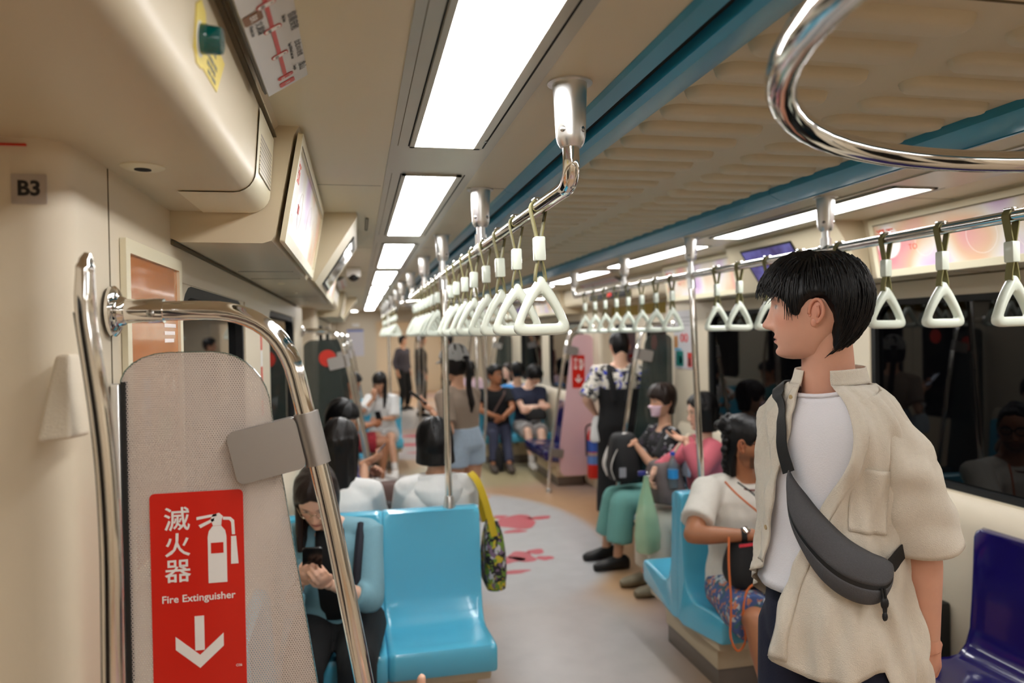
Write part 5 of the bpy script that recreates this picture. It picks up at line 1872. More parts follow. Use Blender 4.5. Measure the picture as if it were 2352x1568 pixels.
def person(label, hip, neck, look, face, shoulders=None, hands=None, elbows=None, feet=None, knees=None, s=1.0, tone='light', sex='f', voxel=0.011,
           hair='fringe', hair_col='black', curtains=(), top=None, bottom=None, shoes=None, socks=None, hand_opt=None, roll=0.0, up=(0, 0, 1), head_off=None,
           beard=False, jaw=None, foot_dir=None, name='person', hand_voxel=0.0045, skip_hair=False, head_scale=1.0, arm_r=1.0, nose=None, sw_set=None, shrink=0.0):
    """hip: pelvis centre, neck: base of neck, look: gaze vector, face: chest direction (horizontal)
    hands/feet: ((right),(left)) targets in world space; elbows/knees: bend hints"""
    hip, neck = Vector(hip), Vector(neck)
    f = Vector(face).normalized()
    rgt = f.cross(Vector((0, 0, 1))).normalized()
    sh_r = Vector(shoulders).normalized() if shoulders is not None else rgt
    base = Vector((hip.x, hip.y, 0))
    if feet is not None:
        base.z = 0
    t = thing(name, label, 'person', base)
    tor = (neck - hip)
    ta = tor.normalized()
    male = sex == 'm'
    sw = (0.185 if male else 0.160) * s
    hw = (0.095 if male else 0.098) * s
    if sw_set:
        sw = sw_set
    SH = [neck - ta * 0.055 * s + sh_r * sw * k for k in (1, -1)]
    HP = [hip + rgt * hw * k - Vector((0, 0, 0.02)) for k in (1, -1)]
    ua, fa = 0.285 * s, 0.245 * s
    ul, ll = 0.425 * s, 0.415 * s
    mb = MB()
    # torso
    def torso(grow=0.0, z0=-0.11, z1=1.0, mbx=None, flare=0.0, belly=0.0):
        keys = [(-0.11, 0.135, 0.10), (-0.03, 0.168 if not male else 0.162, 0.118), (0.10, 0.160, 0.112), (0.28, 0.138 if not male else 0.150, 0.098), (0.48, 0.150 if not male else 0.165, 0.110),
                (0.68, 0.160 if not male else 0.182, 0.118), (0.82, 0.162 if not male else 0.188, 0.100), (0.91, 0.125 if not male else 0.145, 0.078), (0.97, 0.070, 0.062), (1.02, 0.052, 0.055)]
        L = tor.length
        rings = []
        ts = [z0] + [k[0] for k in keys if z0 < k[0] < z1] + [z1]
        for q in ts:
            w, d = [float(v) for v in catmull(keys, q)]
            c = hip + tor * q
            rr = rgt.lerp(sh_r, min(max(q, 0), 1)).normalized()
            ff = rr.cross(ta) * -1
            ff = ta.cross(rr)
            gw = grow * (1.0 if q < 0.88 else 0.55) + flare * max(0, 0.45 - q)
            w, d = w * s + gw, d * s + gw + belly * math.exp(-((q - 0.2) / 0.2) ** 2)
            rings.append([c + rr * (w * math.copysign(abs(math.cos(a)) ** 0.9, math.cos(a))) + ff * (d * math.sin(a)) + ff * belly * 0.4 for a in np.linspace(0, 2 * math.pi, 24)[:-1]])
        (mbx or mb).loft(rings)
    torso(-shrink)
    hands_out, HD = [], []
    EL, WR = [], []
    if hands is None:
        hands = (None, None)
    for i, k in enumerate((1, -1)):
        tgt = hands[i] if hands[i] is not None else SH[i] + Vector((0, 0, -0.50 * s)) + rgt * 0.06 * k + f * 0.04
        hint = elbows[i] if elbows and elbows[i] is not None else (rgt * k * 0.5 - f * 0.6 + Vector((0, 0, -0.6)))
        e, w = ik(SH[i], tgt, ua, fa, hint)
        EL.append(e)
        WR.append(w)
        p1, r1 = bone(SH[i], e, ((0, 0.052 * s), (0.25, 0.050 * s), (0.6, 0.043 * s), (1, 0.037 * s)))
        p2, r2 = bone(e, w, ((0, 0.037 * s), (0.25, 0.040 * s), (0.6, 0.033 * s), (1, 0.0245 * s)))
        g_ = 1.08 if male else 0.90
        limb(mb, p1, [r * g_ * ((arm_r if q_ < 3 else 1.0) if not shrink else (0.32, 0.5, 0.8, 0.95)[q_]) for q_, r in enumerate(r1)])
        limb(mb, p2, [r * g_ for r in r2])
    KN, AN = [], []
    if feet is None:
        feet = [HP[i] + Vector((0, 0, -(hip.z - 0.09))) + rgt * k * 0.02 for i, k in enumerate((1, -1))]
    for i, k in enumerate((1, -1)):
        hint = knees[i] if knees and knees[i] is not None else (f + Vector((0, 0, 0.4)))
        kn, an = ik(HP[i], feet[i], ul, ll, hint)
        KN.append(kn)
        AN.append(an)
        p1, r1 = bone(HP[i], kn, ((0, 0.088 * s), (0.3, 0.082 * s), (0.7, 0.064 * s), (1, 0.054 * s)))
        p2, r2 = bone(kn, an, ((0, 0.053 * s), (0.28, 0.056 * s), (0.65, 0.043 * s), (1, 0.035 * s)))
        limb(mb, p1, r1)
        limb(mb, p2, r2)
    # neck and head position
    lk = Vector(look).normalized()
    HF = head_frame(lk, up, roll)
    hs = s ** 0.35 * (1.0 if male else 0.965) * head_scale
    hc = (neck + ta * 0.175 * s + f * 0.02) if head_off is None else neck + Vector(head_off)
    nr = (0.058 if male else 0.049) * s
    jaw_in = hc + HF @ Vector((0, -0.022, -0.055)) * hs
    limb(mb, [neck - ta * 0.05, neck + (jaw_in - neck) * 0.5, jaw_in, hc + HF @ Vector((0, -0.02, -0.01))], [nr * 1.12, nr, nr, nr])
    if not shrink:
        for i in (0, 1):
            limb(mb, [neck - ta * 0.005, SH[i]], [nr * 0.9, 0.042 * s])
    V, F, N = remesh(mb, voxel, 6)
    base_c = np.array(SKIN[tone])
    cols = [np.tile(base_c, (len(V), 1))]
    VV, FF = [V], list(F)
    off = len(V)
    # head
    na, nz = 96, 74
    A, X, Y, Z = head_grid(na, nz, True, jaw=jaw or (1.0 if male else 0.93), nose=nose or (1.12 if male else 0.88))
    P = np.stack([X, Y, Z], -1).reshape(-1, 3)
    hm = np.array(HF)
    W = (P * hs) @ hm.T + np.array(hc)
    c = np.tile(base_c, (len(P), 1))
    x, y, z = np.abs(P[:, 0]), P[:, 1], P[:, 2]
    fr = y > 0.03
    def paint(mask, col, amt=1.0):
        m_ = (np.clip(mask, 0, 1) * amt)[:, None]
        c[:] = c * (1 - m_) + np.array(col) * m_
    paint(fr * g(x, 0.045, 0.022) * g(z, -0.025, 0.022), base_c * np.array([1.02, 0.80, 0.76]), 0.55)
    paint(fr * g(P[:, 0], 0, 0.012) * g(z, -0.038, 0.012), base_c * np.array([1.0, 0.80, 0.74]), 0.5)
    lip = fr * (np.abs(P[:, 0]) < 0.024) * np.exp(-((z + 0.0700) / (0.0075 * np.sqrt(np.clip(1 - (x / 0.0255) ** 2, 0.02, 1)))) ** 4)
    paint(lip, np.array(srgb(176, 92, 84)) * (0.75 if tone == 'tan' else 1), 0.85)
    paint(fr * (x < 0.022) * g(z, -0.0695, 0.0014), srgb(96, 44, 40), 0.8)
    brow = fr * np.exp(-((x - 0.031) / 0.017) ** 4) * g(z, 0.0265 + 0.003 * (1 - np.abs(x - 0.028) / 0.02), 0.0042)
    paint(brow, srgb(30, 22, 18), 0.85)
    eye = fr * np.exp(-((x - 0.031) / 0.0125) ** 4) * np.exp(-((z - 0.0085) / 0.0038) ** 4)
    paint(eye, srgb(214, 206, 198), 0.75)
    paint(fr * g(x, 0.031, 0.0055) * np.exp(-((z - 0.0085) / 0.0042) ** 4), srgb(22, 14, 12), 0.95)
    paint(fr * np.exp(-((x - 0.031) / 0.0145) ** 4) * g(z, 0.0130, 0.0016), srgb(26, 18, 16), 0.9)
    if beard:
        paint(fr * np.clip((-0.050 - z) / 0.012, 0, 1) * (1 - np.clip(lip * 1.4, 0, 1)) * np.clip((x + 0.02) / 0.03, 0.4, 1), srgb(34, 24, 20), 0.72)
        paint((y > -0.02) * np.clip((x - 0.05) / 0.01, 0, 1) * g(z, -0.06, 0.03), srgb(40, 28, 22), 0.5)
    nos = fr * g(x, 0.0085, 0.004) * g(z, -0.0475, 0.0028)
    paint(nos, srgb(60, 30, 26), 0.7)
    VV.append(W)
    FF += grid_faces(na, nz, off)
    off += len(W)
    cols.append(c)
    for sd in (1, -1):
        e = ear_mb(sd)
        ev = (np.array(e.v) * hs) @ hm.T + np.array(hc)
        VV.append(ev)
        FF += [tuple(i + off for i in q) for q in e.f]
        off += len(ev)
        ec = np.tile(base_c * np.array([1.0, 0.84, 0.80]), (len(ev), 1))
        cols.append(ec)
    # hands
    ho = hand_opt or ({}, {})
    for i, k in enumerate((1, -1)):
        if ho[i] is None:
            continue
        fd = (WR[i] - EL[i]).normalized()
        d = Vector(ho[i].get('d', fd))
        pl = Vector(ho[i].get('palm', -rgt * k))
        h = hand_mb(WR[i] - fd * 0.005, d, pl, ho[i].get('side', -k), s * (1.0 if male else 0.92), ho[i].get('curl', 0.55), ho[i].get('thumb', 0.5))
        hv, hf, hn = remesh(h, hand_voxel, 3)
        VV.append(hv)
        FF += [tuple(j + off for j in q) for q in hf]
        off += len(hv)
        cols.append(np.tile(base_c * np.array([1.0, 0.93, 0.90]), (len(hv), 1)))
    body = mesh_obj('body', np.vstack(VV), FF, skin_mat(tone), t, np.vstack(cols))
    # hair
    if not skip_hair:
        hv, hf = hair_shell(STYLES[hair] if isinstance(hair, str) else hair, seed=len(label))
        hw_ = (hv * hs) @ hm.T + np.array(hc)
        hmb = MB().add(hw_, hf)
        cy = Vector((lk.x, lk.y, 0)).normalized() if abs(lk.z) < 0.95 else f
        CFm = head_frame(cy)
        for ci, cdef in enumerate(curtains):
            cd = dict(cdef)
            tilt = cd.pop('tilt', None)
            shift = Vector(cd.pop('shift', (0, 0, 0)))
            cm = curtain(seed=ci + len(label), **cd)
            M3 = CFm if tilt is None else CFm @ Matrix.Rotation(tilt, 3, 'X')
            cv = (np.array(cm.v) * hs) @ np.array(M3).T + np.array(hc + shift)
            hmb.add(cv, cm.f)
        hv2, hf2, hn2 = remesh(hmb, 0.0065, 2)
        mesh_obj('hair', hv2, hf2, M_hair[hair_col], t)
    # clothes
    if top:
        sl = top.get('sleeve', 0.5)
        gm = MB()
        gr = top.get('grow', 0.016)
        torso(gr, top.get('hem', -0.08), top.get('neckline', 0.955), gm, top.get('flare', 0.0), top.get('belly', 0.0))
        for i, k in enumerate((1, -1)):
            if sl <= 0:
                continue
            a = SH[i] - sh_r * 0.045 * k
            limb(gm, [neck - ta * 0.032 + sh_r * 0.050 * k, SH[i] + ta * 0.008], [0.046 * s + gr * 0.5, 0.046 * s + gr * 0.5])
            e, w = EL[i], WR[i]
            sw_ = top.get('sleeve_w', 0.016)
            if sl <= 1.0:
                q = SH[i] + (e - SH[i]) * sl
                limb(gm, [a, SH[i], SH[i] + (e - SH[i]) * sl * 0.5], [0.060 * s, 0.056 * s + sw_, 0.050 * s + sw_])
                gm.tube([SH[i], SH[i] + (e - SH[i]) * sl * 0.5, q], [0.054 * s + sw_, 0.050 * s + sw_, 0.047 * s + sw_ * 1.25], 16)
            else:
                q = e + (w - e) * (sl - 1.0)
                limb(gm, [a, SH[i], SH[i] + (e - SH[i]) * 0.5, e], [0.058 * s, 0.053 * s + sw_, 0.046 * s + sw_, 0.041 * s + sw_])
                gm.tube([e, e + (q - e) * 0.5, q], [0.041 * s + sw_, 0.039 * s + sw_, 0.030 * s + sw_ * 1.1], 16)
        V2, F2, N2 = remesh(gm, top.get('voxel', voxel * 0.9), 4)
        V2 = folds(V2, N2, top.get('fold', 0.005), top.get('fk', 26), seed=len(label))
        mesh_obj(top.get('name', 'shirt'), V2, F2, top['m'], t)
    if bottom:
        gm = MB()
        gr = bottom.get('grow', 0.014)
        torso(gr, -0.125, bottom.get('waist', 0.14), gm)
        ln = bottom.get('len', 1.9)
        for i in (0, 1):
            h, kn, an = HP[i], KN[i], AN[i]
            fl = bottom.get('flare', 0.0)
            if ln <= 1.0:
                q = h + (kn - h) * ln
                limb(gm, [h, h + (kn - h) * ln * 0.45], [0.092 * s + gr, 0.080 * s + gr])
                gm.tube([h, h + (q - h) * 0.5, q], [0.092 * s + gr, 0.080 * s + gr + fl * 0.5, 0.066 * s + gr + fl], 18)
            else:
                q = kn + (an - kn) * (ln - 1.0)
                limb(gm, [h, h + (kn - h) * 0.5, kn], [0.092 * s + gr, 0.074 * s + gr, 0.058 * s + gr + fl * 0.3])
                gm.tube([kn, kn + (q - kn) * 0.5, q], [0.058 * s + gr + fl * 0.3, 0.054 * s + gr + fl * 0.6, 0.044 * s + gr + fl], 18)
        V2, F2, N2 = remesh(gm, bottom.get('voxel', voxel), 4)
        V2 = folds(V2, N2, bottom.get('fold', 0.005), 22, seed=len(label) + 3)
        mesh_obj(bottom.get('name', 'trousers'), V2, F2, bottom['m'], t)
    for i, k in enumerate((1, -1)):
        if socks is not None:
            sm_ = MB()
            a = AN[i]
            sm_.tube([a + (KN[i] - a).normalized() * 0.09 * s, a], [0.042 * s, 0.040 * s], 14)
            obj('sock', sm_, socks, t)
        if shoes is not None:
            fd = Vector(foot_dir[i] if foot_dir else f)
            fd.z = 0
            fd = fd.normalized()
            sd_ = fd.cross(Vector((0, 0, 1)))
            a = Vector((AN[i].x, AN[i].y, 0))
            zt = AN[i].z
            sh = MB()
            prof = [(-0.085, 0.032, 0.080), (-0.068, 0.042, 0.098), (-0.02, 0.045, 0.106), (0.045, 0.047, 0.088), (0.105, 0.051, 0.068), (0.155, 0.046, 0.056), (0.188, 0.028, 0.040)]
            rings = []
            for (yy, ww, hh) in prof:
                c0 = a + fd * yy * s
                rr = []
                for q in range(14):
                    an_ = 2 * math.pi * q / 14
                    zc = hh * s * (0.5 + 0.5 * math.sin(an_)) ** 0.8
                    rr.append(c0 + sd_ * (ww * s * math.copysign(abs(math.cos(an_)) ** 0.6, math.cos(an_))) + Vector((0, 0, max(zt - 0.085 * s, 0.0) + zc)))
                rings.append(rr)
            sh.loft(rings)
            so = obj('shoe', sh, shoes, t, 60)
    return dict(t=t, SH=SH, EL=EL, WR=WR, KN=KN, AN=AN, HP=HP, hc=hc, HF=HF, f=f, r=rgt, hs=hs, neck=neck, hip=hip, ta=ta)


def glasses(P, m, parent=None, rim=0.0016, wide=1.0):
    """round spectacles on a person's head, as a part of that person"""
    t = P['t']
    def W(x, y, z):
        return P['hc'] + P['HF'] @ Vector((x, y, z)) * P['hs']
    fr = MB()
    for sd in (1, -1):
        ring = [W(sd * 0.033 + 0.023 * wide * math.cos(a), 0.100 - 0.008 * abs(math.cos(a)) * (1 if sd * math.cos(a) > 0 else 0), 0.005 + 0.020 * math.sin(a)) for a in np.linspace(0, 2 * math.pi, 22)[:-1]]
        fr.tube(ring, rim, 6, closed=True)
        fr.tube([W(sd * 0.056, 0.092, 0.009), W(sd * 0.074, 0.06, 0.011), W(sd * 0.080, 0.0, 0.008), W(sd * 0.080, -0.015, -0.002)], rim, 6)
    fr.tube([W(-0.011, 0.101, 0.008), W(0, 0.104, 0.010), W(0.011, 0.101, 0.008)], rim, 6)
    obj('spectacles', fr, m, t)
# ------------------------------------------------------------------ the standing man in the open linen shirt
M_linen = mat('cream_linen', srgb(211, 202, 186), 0.9, var=0.06, vscale=120, bump=0.5, bscale=420, sheen=0.15)
nt_ = M_linen.node_tree
_w = nt_.nodes.new('ShaderNodeTexWave')
_w.inputs['Scale'].default_value = 160
_w.inputs['Distortion'].default_value = 2.0
_tc = nt_.nodes.new('ShaderNodeTexCoord')
nt_.links.new(_tc.outputs['Object'], _w.inputs['Vector'])
M_tee = mat('white_cotton', srgb(226, 224, 228), 0.85, var=0.02, bump=0.25, bscale=300)
M_navycloth = mat('navy_cotton', srgb(20, 24, 46), 0.85, var=0.1, vscale=30, bump=0.3, bscale=260)
M_bag = mat('charcoal_melange', srgb(76, 76, 79), 0.85, var=0.18, vscale=260, bump=0.4, bscale=500)
M_bagblack = mat('black_webbing', srgb(10, 10, 11), 0.6, bump=0.2, bscale=400)
M_button = mat('horn_button', srgb(186, 160, 116), 0.4)
M_shoeblk = mat('black_shoe', srgb(14, 13, 13), 0.6, bump=0.1)

A_f = Vector((-0.963, -0.276, 0)).normalized()
A_r = A_f.cross(Vector((0, 0, 1))).normalized()
A_l = -A_r
A_hip = Vector((1.128, 1.62, 0.955))
A_neck = Vector((1.130, 1.612, 1.555))
man_hair = dict(zb=[(0, 0.036), (30, 0.034), (48, 0.030), (58, 0.012), (66, -0.016), (74, -0.024), (80, 0.006), (88, 0.026), (104, 0.022), (116, -0.012), (130, -0.058), (150, -0.088), (180, -0.094)],
                th=[(0, 0.036), (40, 0.030), (64, 0.012), (80, 0.012), (100, 0.020), (130, 0.024), (160, 0.030), (180, 0.031)], top=-0.008, soft=0.014)
A = person('standing man in open cream linen shirt over white tee, looking down the car', A_hip, A_neck, (-0.785, 0.62, -0.02), A_f, s=1.04, sw_set=0.152, sex='m', tone='rosy', voxel=0.010,
           hands=(A_hip - A_f * 0.16 + A_r * 0.12 + Vector((0, 0, 0.02)), A_hip - A_f * 0.13 + A_l * 0.165 + Vector((0, 0, 0.01))),
           elbows=(A_r - A_f, A_l * 0.2 - A_f * 0.5), shrink=0.045, head_off=Vector((1.082, 1.600, 1.747)) - A_neck,
           hair=man_hair, bottom=dict(m=M_navycloth, len=1.95, grow=0.006, waist=0.29, fold=0.004), shoes=M_shoeblk,
           hand_opt=(dict(curl=0.7), dict(curl=0.7)), jaw=1.0)
tA = A['t']


def lock_strands(P, style, n, seed, rad=0.0022, m=None, lift=0.003, over=0.012, jitter=0.25, ears=True):
    """thin tapered locks running from the crown down over the hair cap"""
    r = np.random.default_rng(seed)
    mb = MB()
    zbk, thk = style['zb'], style['th']
    for i in range(n):
        a0 = r.uniform(-math.pi, math.pi)
        if 66 < abs(math.degrees(a0)) < 138 and ears:
            over_ = 0.0
        else:
            over_ = over
        zb = np.interp(abs(math.degrees(a0)), [k[0] for k in zbk], [k[1] for k in zbk])
        zs = r.uniform(0.05, 0.112)
        ze = zb - r.uniform(-0.01, over_)
        if over_ == 0:
            ze = zb + r.uniform(0.004, 0.02)
        if ze > zs - 0.03:
            zs = ze + 0.05
        pts, rr = [], []
        tw = r.uniform(-jitter, jitter) * ((1 if abs(a0) < 1.0 else 0.25) if over_ else 0.15)
        for j in range(8):
            f = j / 7
            z = zs + (ze - zs) * f
            a = a0 + tw * f * (0.5 + f)
            w, yf, yb = [float(q) for q in catmull(HEADK, max(z, -0.10))]
            ca, sa = math.cos(a), math.sin(a)
            p = np.array([w * math.copysign(abs(sa) ** 0.86, sa), (yf if ca > 0 else -yb * -1 * -1) * 0, z])
            yv = yf * abs(ca) ** 0.92 if ca > 0 else yb * abs(ca) ** 0.95
            p = np.array([w * math.copysign(abs(sa) ** 0.86, sa), yv, z])
            th = np.interp(abs(math.degrees(a)), [k[0] for k in thk], [k[1] for k in thk]) + style.get('top', 0) * np.clip((z - 0.03) / 0.08, 0, 1)
            nn = p - np.array([0, -0.005, 0.005])
            nn /= np.linalg.norm(nn)
            p = p + nn * (th + lift * r.uniform(0.3, 1.2))
            pts.append(P['hc'] + P['HF'] @ Vector(p) * P['hs'])
            rr.append(rad * (1.1 - f) * r.uniform(0.8, 1.2) + 0.0003)
        mb.tube(pts, rr, 5, caps=False)
    return obj('hair_locks', mb, m or M_hair['black'], P['t'], 180)


lock_strands(A, man_hair, 420, 3)

# torso coordinates: angle th from the chest direction towards his left arm, height z
WD = [(0.8, 0.204, 0.178), (0.95, 0.198, 0.172), (1.1, 0.178, 0.152), (1.2, 0.1647, 0.1387), (1.3, 0.1665, 0.1349), (1.42, 0.1757, 0.1311), (1.48, 0.1739, 0.1159), (1.515, 0.1537, 0.095), (1.543, 0.126, 0.084), (1.565, 0.088, 0.076), (1.6, 0.078, 0.071)]


def tor(th, z, dr=0.0):
    w, d = [float(q) for q in catmull(WD, z)]
    a = math.radians(th)
    q = (z - A_hip.z) / (A_neck.z - A_hip.z)
    c = A_hip + (A_neck - A_hip) * q
    e = 0.92
    return Vector((c.x, c.y, z)) + A_f * ((d + dr) * math.copysign(abs(math.cos(a)) ** e, math.cos(a))) + A_l * ((w + dr) * math.copysign(abs(math.sin(a)) ** e, math.sin(a)))


def cloth_grid(fn, nu, nv):
    V, F = [], []
    for i in range(nv):
        for k in range(nu):
            V.append(fn(k / (nu - 1), i / (nv - 1)))
    for i in range(nv - 1):
        for k in range(nu - 1):
            F.append((i * nu + k, i * nu + k + 1, (i + 1) * nu + k + 1, (i + 1) * nu + k))
    return MB().add(V, F)


def cloth_obj(name, mb, m, parent, th=0.0016):
    o = obj(name, mb, m, parent, 180)
    s = o.modifiers.new('thickness', 'SOLIDIFY')
    s.thickness = th
    s.offset = 0
    return o


thL = lambda z: float(catmull([(0.88, -4), (1.0, -2), (1.10, 2), (1.2, 12), (1.30, 27), (1.38, 41), (1.45, 45), (1.52, 41), (1.575, 36)], z))
thR = lambda z: float(catmull([(1.08, -24), (1.13, -21), (1.25, -15), (1.35, -9), (1.45, -2), (1.52, -4), (1.575, -10)], z))


def wrk(th, z, amp=1.0):
    """linen wrinkles"""
    a = math.radians(th)
    k = 0.0032 * math.sin(13 * a + 9 * z + 2 * math.sin(17 * z)) + 0.0026 * math.sin(7 * a - 31 * z + 1.5 * math.sin(9 * a)) + 0.0018 * math.sin(23 * a + 37 * z)
    hang = max(0.0, 1.25 - z)
    k += hang * 0.018 * math.sin(9 * a + 1.0) + hang * 0.009 * math.sin(17 * a)
    return amp * k * 1.5 + 0.004 * math.sin(5 * a + 14 * z) * math.exp(-((z - 1.25) / 0.12) ** 2)


def hemL(th):
    return float(np.interp(th, [-4, 20, 45, 60, 70, 76, 86, 110, 180], [0.925, 0.905, 0.915, 0.93, 0.945, 0.90, 0.80, 0.78, 0.80]))


def left_panel(u, v):
    z0 = 1.566
    th = u
    for _ in range(2):
        pass
    thmax = 182
    # v: 0 top .. 1 hem
    zt = z0
    z = zt
    e0 = None
    # angle grows from the front edge to the back seam
    zz_guess = 1.566 + (0.92 - 1.566) * v
    a = thL(zz_guess) + (thmax - thL(zz_guess)) * u
    z = z0 + (hemL(a) - z0) * v
    a = thL(z) + (thmax - thL(z)) * u
    gap = 0.032 * math.exp(-((a - thL(z)) / 13) ** 2) * math.exp(-((z - 1.44) / 0.10) ** 2)
    return tor(a, z, 0.010 + gap + wrk(a, z))


def right_panel(u, v):
    z0 = 1.566
    zz = z0 + (1.13 - z0) * v
    a = thR(zz) + (-182 - thR(zz)) * u
    hem = float(np.interp(-a, [0, 20, 60, 90, 120, 180], [1.125, 1.12, 1.05, 0.98, 0.82, 0.80]))
    z = z0 + (hem - z0) * v
    a = thR(z) + (-182 - thR(z)) * u
    return tor(a, z, 0.010 + wrk(a, z) * (1 if z < 1.5 else 0.3))


def tee(u, v):
    z = 1.556 + (1.07 - 1.556) * v
    a = -180 + 360 * u
    sc = 0.014 * math.exp(-(a / 48) ** 2) * (1 - v) ** 6
    z -= sc * 1.2
    return tor(a, z, -0.006 + 0.0025 * math.sin(9 * math.radians(a) + 22 * z) * min(1, v * 3))


def ring_close(fn):
    return fn


cloth_obj('white_tee', cloth_grid(tee, 49, 26), M_tee, tA)
nk = []
for k in range(41):
    a = -180 + 360 * k / 40
    nk.append(tor(a, 1.556 - 0.014 * math.exp(-(a / 48) ** 2) * 1.2, -0.004))
obj('tee_neckband', MB().tube(nk[:-1], 0.0055, 8, closed=True), M_tee, tA)
sh = cloth_obj('linen_shirt', cloth_grid(left_panel, 64, 52), M_linen, tA)
cloth_obj('shirt_side', cloth_grid(right_panel, 56, 46), M_linen, sh)
# plackets: double cloth along both front edges
for (fn, sgn, zb_) in ((thL, 1, 0.93), (thR, -1, 1.13)):
    def plk(u, v, fn=fn, sgn=sgn, zb_=zb_):
        z = 1.56 + (zb_ - 1.56) * v
        w = float(catmull(WD, z)[0])
        a = fn(z) + sgn * u * (0.030 / 0.16) * 57.3
        gap = 0.032 * math.exp(-((a - thL(z)) / 13) ** 2) * math.exp(-((z - 1.44) / 0.10) ** 2) if sgn > 0 else 0
        return tor(a, z, 0.0125 + gap + wrk(a, z) * (1 if sgn > 0 or z < 1.5 else 0.3))
    cloth_obj('placket', cloth_grid(plk, 6, 40), M_linen, sh)
# standing band collar
def collar(u, v):
    a = 36 + (350 - 36) * u
    if a > 180:
        a -= 360
    z = 1.562 + 0.036 * v + 0.012 * (abs(a) / 180)
    fl = 0.010 * math.exp(-((a - 36) / 25) ** 2) * v
    return tor(a, min(z, 1.60), 0.006 + fl - 0.004 * v) + Vector((0, 0, max(0, z - 1.60)))
cloth_obj('collar', cloth_grid(collar, 48, 7), M_linen, sh, 0.003)
# breast pocket
def pocket(u, v):
    a = 47 + 33 * u
    z = 1.392 - 0.012 * u - 0.145 * v
    return tor(a, z, 0.0135 + wrk(a, z) + 0.003 * math.sin(math.pi * u) * (1 - v))
cloth_obj('pocket', cloth_grid(pocket, 16, 16), M_linen, sh)
for z in (1.535, 1.475, 1.29, 1.215):
    p = tor(thR(z) - 5, z, 0.0145)
    obj('button', MB().lathe([(0.0, 0), (0.006, 0.0), (0.006, 0.0018), (0.003, 0.0022)], p, (tor(thR(z) - 5, z, 0.1) - p), 12), M_button, sh)


def loose_sleeve(P, i, sgn, parent):
    S, E = P['SH'][i], P['EL'][i]
    ax = (E - S).normalized()
    out = (A_l if sgn > 0 else A_r)
    out = (out - ax * out.dot(ax)).normalized()
    fw = ax.cross(out)
    def fn(u, v):
        a = 2 * math.pi * u
        L = 0.31 * v - 0.05 * (1 - v)
        r = 0.046 + 0.017 * min(v * 2.6, 1) + 0.024 * v
        hemw = 1 + 0.07 * math.sin(3 * a + 1) * v ** 3
        wr = (0.0035 * math.sin(4 * a + 12 * v) * min(v * 3, 1) + 0.0022 * math.sin(9 * a - 14 * v) + 0.0030 * math.sin(27 * v + 2 * math.sin(2 * a)) * min(v * 2, 1)) * (1 - 0.7 * v ** 3)
        base = S - out * 0.055 * (1 - min(v * 2.2, 1)) + Vector((0, 0, 0.004))
        return base + ax * (L + 0.012 * math.cos(a) * v) + (out * math.cos(a) * 1.0 + fw * math.sin(a) * 1.05) * (r * hemw + wr)
    cloth_obj('sleeve', cloth_grid(fn, 40, 34), M_linen, parent)
    cuff = [fn(k / 40, 1.0) for k in range(40)]


loose_sleeve(A, 1, 1, sh)
loose_sleeve(A, 0, -1, sh)

# ---- sling bag
tB = thing('sling_bag', 'charcoal crescent sling bag worn across the standing man\'s chest', 'bag', tor(45, 1.2, 0.03))
bt = [(0.0, 3, 1.372, 1.352), (0.06, 5, 1.358, 1.285), (0.2, 13, 1.328, 1.212), (0.4, 28, 1.280, 1.144), (0.6, 45, 1.234, 1.104), (0.8, 63, 1.203, 1.098), (0.94, 75, 1.188, 1.128), (1.0, 80, 1.176, 1.164)]


def bag_pt(t, c, extra=0.0):
    th, zt, zb = [float(q) for q in catmull(bt, t)]
    bulge = 0.052 * math.sin(math.pi * min(max(t, 0.0), 1.0)) ** 0.6
    z = zt + (zb - zt) * c
    prof = max(0.0, 1 - (2 * c - 1.0) ** 2) ** 0.45 if True else 0
    return tor(th, z, 0.022 + bulge * prof + extra + 0.0015 * math.sin(20 * t + 6 * c))


def bag_part(c0, c1, extra=0.0, n=9, m=44):
    return cloth_grid(lambda u, v: bag_pt(0.002 + 0.996 * u, c0 + (c1 - c0) * v, extra), m, n)


cloth_obj('upper_panel', bag_part(0.0, 0.56), M_bag, tB, 0.003)
cloth_obj('lower_panel', bag_part(0.64, 1.0), M_bag, tB, 0.003)
cloth_obj('zip_band', bag_part(0.545, 0.655, -0.0005), M_bagblack, tB, 0.003)
cloth_obj('back_panel', cloth_grid(lambda u, v: tor(float(catmull(bt, u)[0]), float(catmull(bt, u)[1]) + (float(catmull(bt, u)[2]) - float(catmull(bt, u)[1])) * v, 0.021), 30, 6), M_bagblack, tB, 0.002)
def strap_band(path, w, name):
    P_ = [tor(a, z, d) for a, z, d in path]
    rings = []
    for i in range(len(P_)):
        d = (P_[min(i + 1, len(P_) - 1)] - P_[max(i - 1, 0)]).normalized()
        a, z, dr = path[i]
        nn = (tor(a, min(z, 1.52), dr + 0.05) - tor(a, min(z, 1.52), dr)).normalized()
        if z > 1.53:
            nn = (nn + Vector((0, 0, 1.2))).normalized()
        sd = d.cross(nn).normalized()
        rings.append([P_[i] + sd * w + nn * 0.0012, P_[i] - sd * w + nn * 0.0012, P_[i] - sd * w - nn * 0.0012, P_[i] + sd * w - nn * 0.0012])
    return obj(name, MB().loft(rings), M_bagblack, tB, 60)


def dens(keys, n=24):
    ts = np.linspace(0, 1, n)
    K = [(i / (len(keys) - 1), *k) for i, k in enumerate(keys)]
    a, z, d = catmull(K, ts)
    return list(zip(a.tolist(), z.tolist(), d.tolist()))


